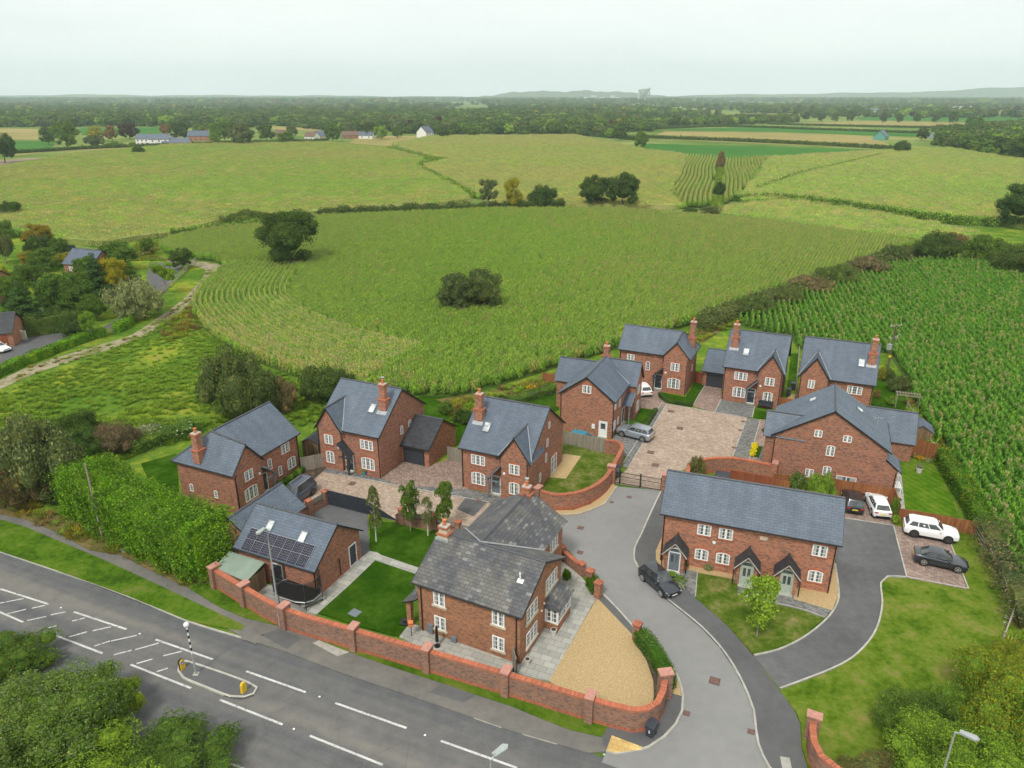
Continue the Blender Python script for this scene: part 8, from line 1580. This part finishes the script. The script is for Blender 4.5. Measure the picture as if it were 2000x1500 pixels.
b = at(1695, 966, 1.3); rt = thing('sign', 'small white notice fixed to the brown fence above the cars', 'sign', (b.x, b.y-.1, 1.25), R(-12)); mb = MB(); mb.box(-.28, .28, -.03, 0, 0, .35); mb.build('board', 'white', rt)
mb = MB(); [mb.box(-.2, .2-.06*k, -.034, -.031, .24-.07*k, .26-.07*k) for k in range(3)]; mb.build('lettering', 'grey_paint', rt)
b = at(1717, 958, .1); rt = thing('garden_table', 'white slatted table and chairs on the narrow patio', 'table', at(1749, 958, .1), R(70)); mb = MB(); [mb.box(-.8, .8, -.4+.17*k, -.28+.17*k, .7, .74) for k in range(5)]; mb.build('tabletop', 'white', rt)
for sx in (-.7, .7):
    for sy in (-.33, .33): mb = MB(); mb.box(sx-.03, sx+.03, sy-.03, sy+.03, 0, .7); mb.build('leg', 'white', rt)
for px, py, mt, lb in ((1965, 1210, 'render_white', 'white hydrangea ball at the rail fence, upper one'), (1963, 1222, 'render_white', 'white hydrangea ball at the rail fence, lower one')): clump(px, py, .25, .4, 'mid', lb, 'flower_white', .8, 'flower', n=300)
clump(1925, 1297, .25, .4, 'mid', 'coral flower at the lower rail fence', 'flower_red', .6, 'flower', n=300); clump(1914, 1315, .25, .4, 'mid', 'red flower below the coral one', 'flower_red', .7, 'flower', n=300); clump(1908, 1078, .15, .2, 'box', 'tiny green and blue flower by the right fence', 'flower_purple', .4, 'flower', n=200)
b = at(255, 1062, .1); mb = MB(Matrix.Translation((b.x, b.y, 0)) @ Matrix.Rotation(R(-25), 4, 'Z')); mb.box(-.6, .6, -.25, .25, 0, 1.1); mb.box(-.63, .63, -.28, .28, 1.1, 1.16); tag(mb.build('utility_cabinet', 'roof_green' if False else 'anthracite'), 'dark green utility cabinet under the hedge', 'cabinet')
b = at(243, 1073, .1); mb = MB(Matrix.Translation((b.x, b.y, .0)) @ Matrix.Rotation(R(-25), 4, 'Z')); mb.box(-.5, .5, -.4, .4, .1, .14); tag(mb.build('concrete_slab', 'concrete'), 'pale concrete slab set in the dry verge', 'slab')
b = at(290, 1068, .1); mb = MB(Matrix.Translation((b.x, b.y, 0)) @ Matrix.Rotation(R(-25), 4, 'Z')); mb.box(-.2, .2, -.02, .02, .4, 1.0); mb.box(-.02, .02, -.02, .02, 0, .4); tag(mb.build('small_sign', 'cream'), 'small cream sign half hidden in the hedge', 'sign')
# neighbouring buildings at the left edge
def gablehouse(label, px, py, rz, w, d, he, hr, name='house', cat='house', roofm='slate', wall='brick', win=1, zb=0):
    b = at(px, py); rt = thing(name, label, cat, b, R(rz)); mb = MB(); walls(mb, 0, w, 0, d, he, hr, 'x'); mb.build('wall', wall, rt); mb = MB(); roof(mb, 0, w, 0, d, he, hr, 'x'); mb.build('roof', [roofm, 'black', 'ridge'], rt)
    for k in range(win): window(rt, Matrix(), w*(k+.5)/win, .9, 1.2, 1.1, 2, 3)
    return rt
g1_ = gablehouse('brick gabled house behind trees at the left edge', -78, 592, -18, 9, 7, 4.2, 6.8, win=2); gablehouse('low grey roofed building among the left garden trees', 128, 535, -20, 9, 7, 2.8, 5.6, win=2)
g2_ = gablehouse('garage with dark door at the left edge beside the cream gate', -62, 683, 15, 7.0, 6.5, 2.7, 5.2, name='garage', cat='garage', win=0, roofm='slate_dark'); mb = MB(); mb.box(2.6, 6.2, -.05, 0, .02, 2.2); mb.build('garage_door', 'fence_red', g2_)
b = at(43, 664, 0); rt = thing('garden_gate', 'cream arched gate beside the neighbouring garage', 'gate', b, R(20)); mb = MB(); mb.face(archpts(1.5, 1.9, .35, -.03)); mb.box(-.75, .75, -.03, .03, 0, 1.5); mb.build('panel', 'cream', rt); mb = MB(); mb.box(-.85, -.75, -.07, .07, 0, 1.7); mb.box(.75, .85, -.07, .07, 0, 1.7); mb.build('post', 'cream', rt)
b = at(139, 494, 0); mb = MB(Matrix.Translation(b) @ Matrix.Rotation(R(-10), 4, 'Z')); mb.box(-2.2, 1.6, -.1, .1, 0, 2.2, 0); tag(mb.build('solid_gate', 'slat_dark'), 'solid black gate between the left garden and the track', 'gate')
# ================================================================ haze
hz = MB(); hz.box(-9500, 9500, -400, 9500, -7, 345); ho = hz.build('haze', []) if False else None
me = bpy.data.meshes.new('haze'); me.from_pydata([tuple(v) for v in hz.v], [], hz.f); m = bpy.data.materials.new('haze'); m.use_nodes = True; n = m.node_tree; n.nodes.clear(); o = n.nodes.new('ShaderNodeOutputMaterial'); v = n.nodes.new('ShaderNodeVolumePrincipled')
v.inputs['Color'].default_value = (.78, .92, 1, 1); v.inputs['Density'].default_value = 1.1e-4; v.inputs['Anisotropy'].default_value = 0.0; n.links.new(v.outputs[0], o.inputs['Volume']); me.materials.append(m); M['haze'] = m
tag(link('haze', me), 'pale blue air haze over the far countryside', 'haze', None, 'stuff')
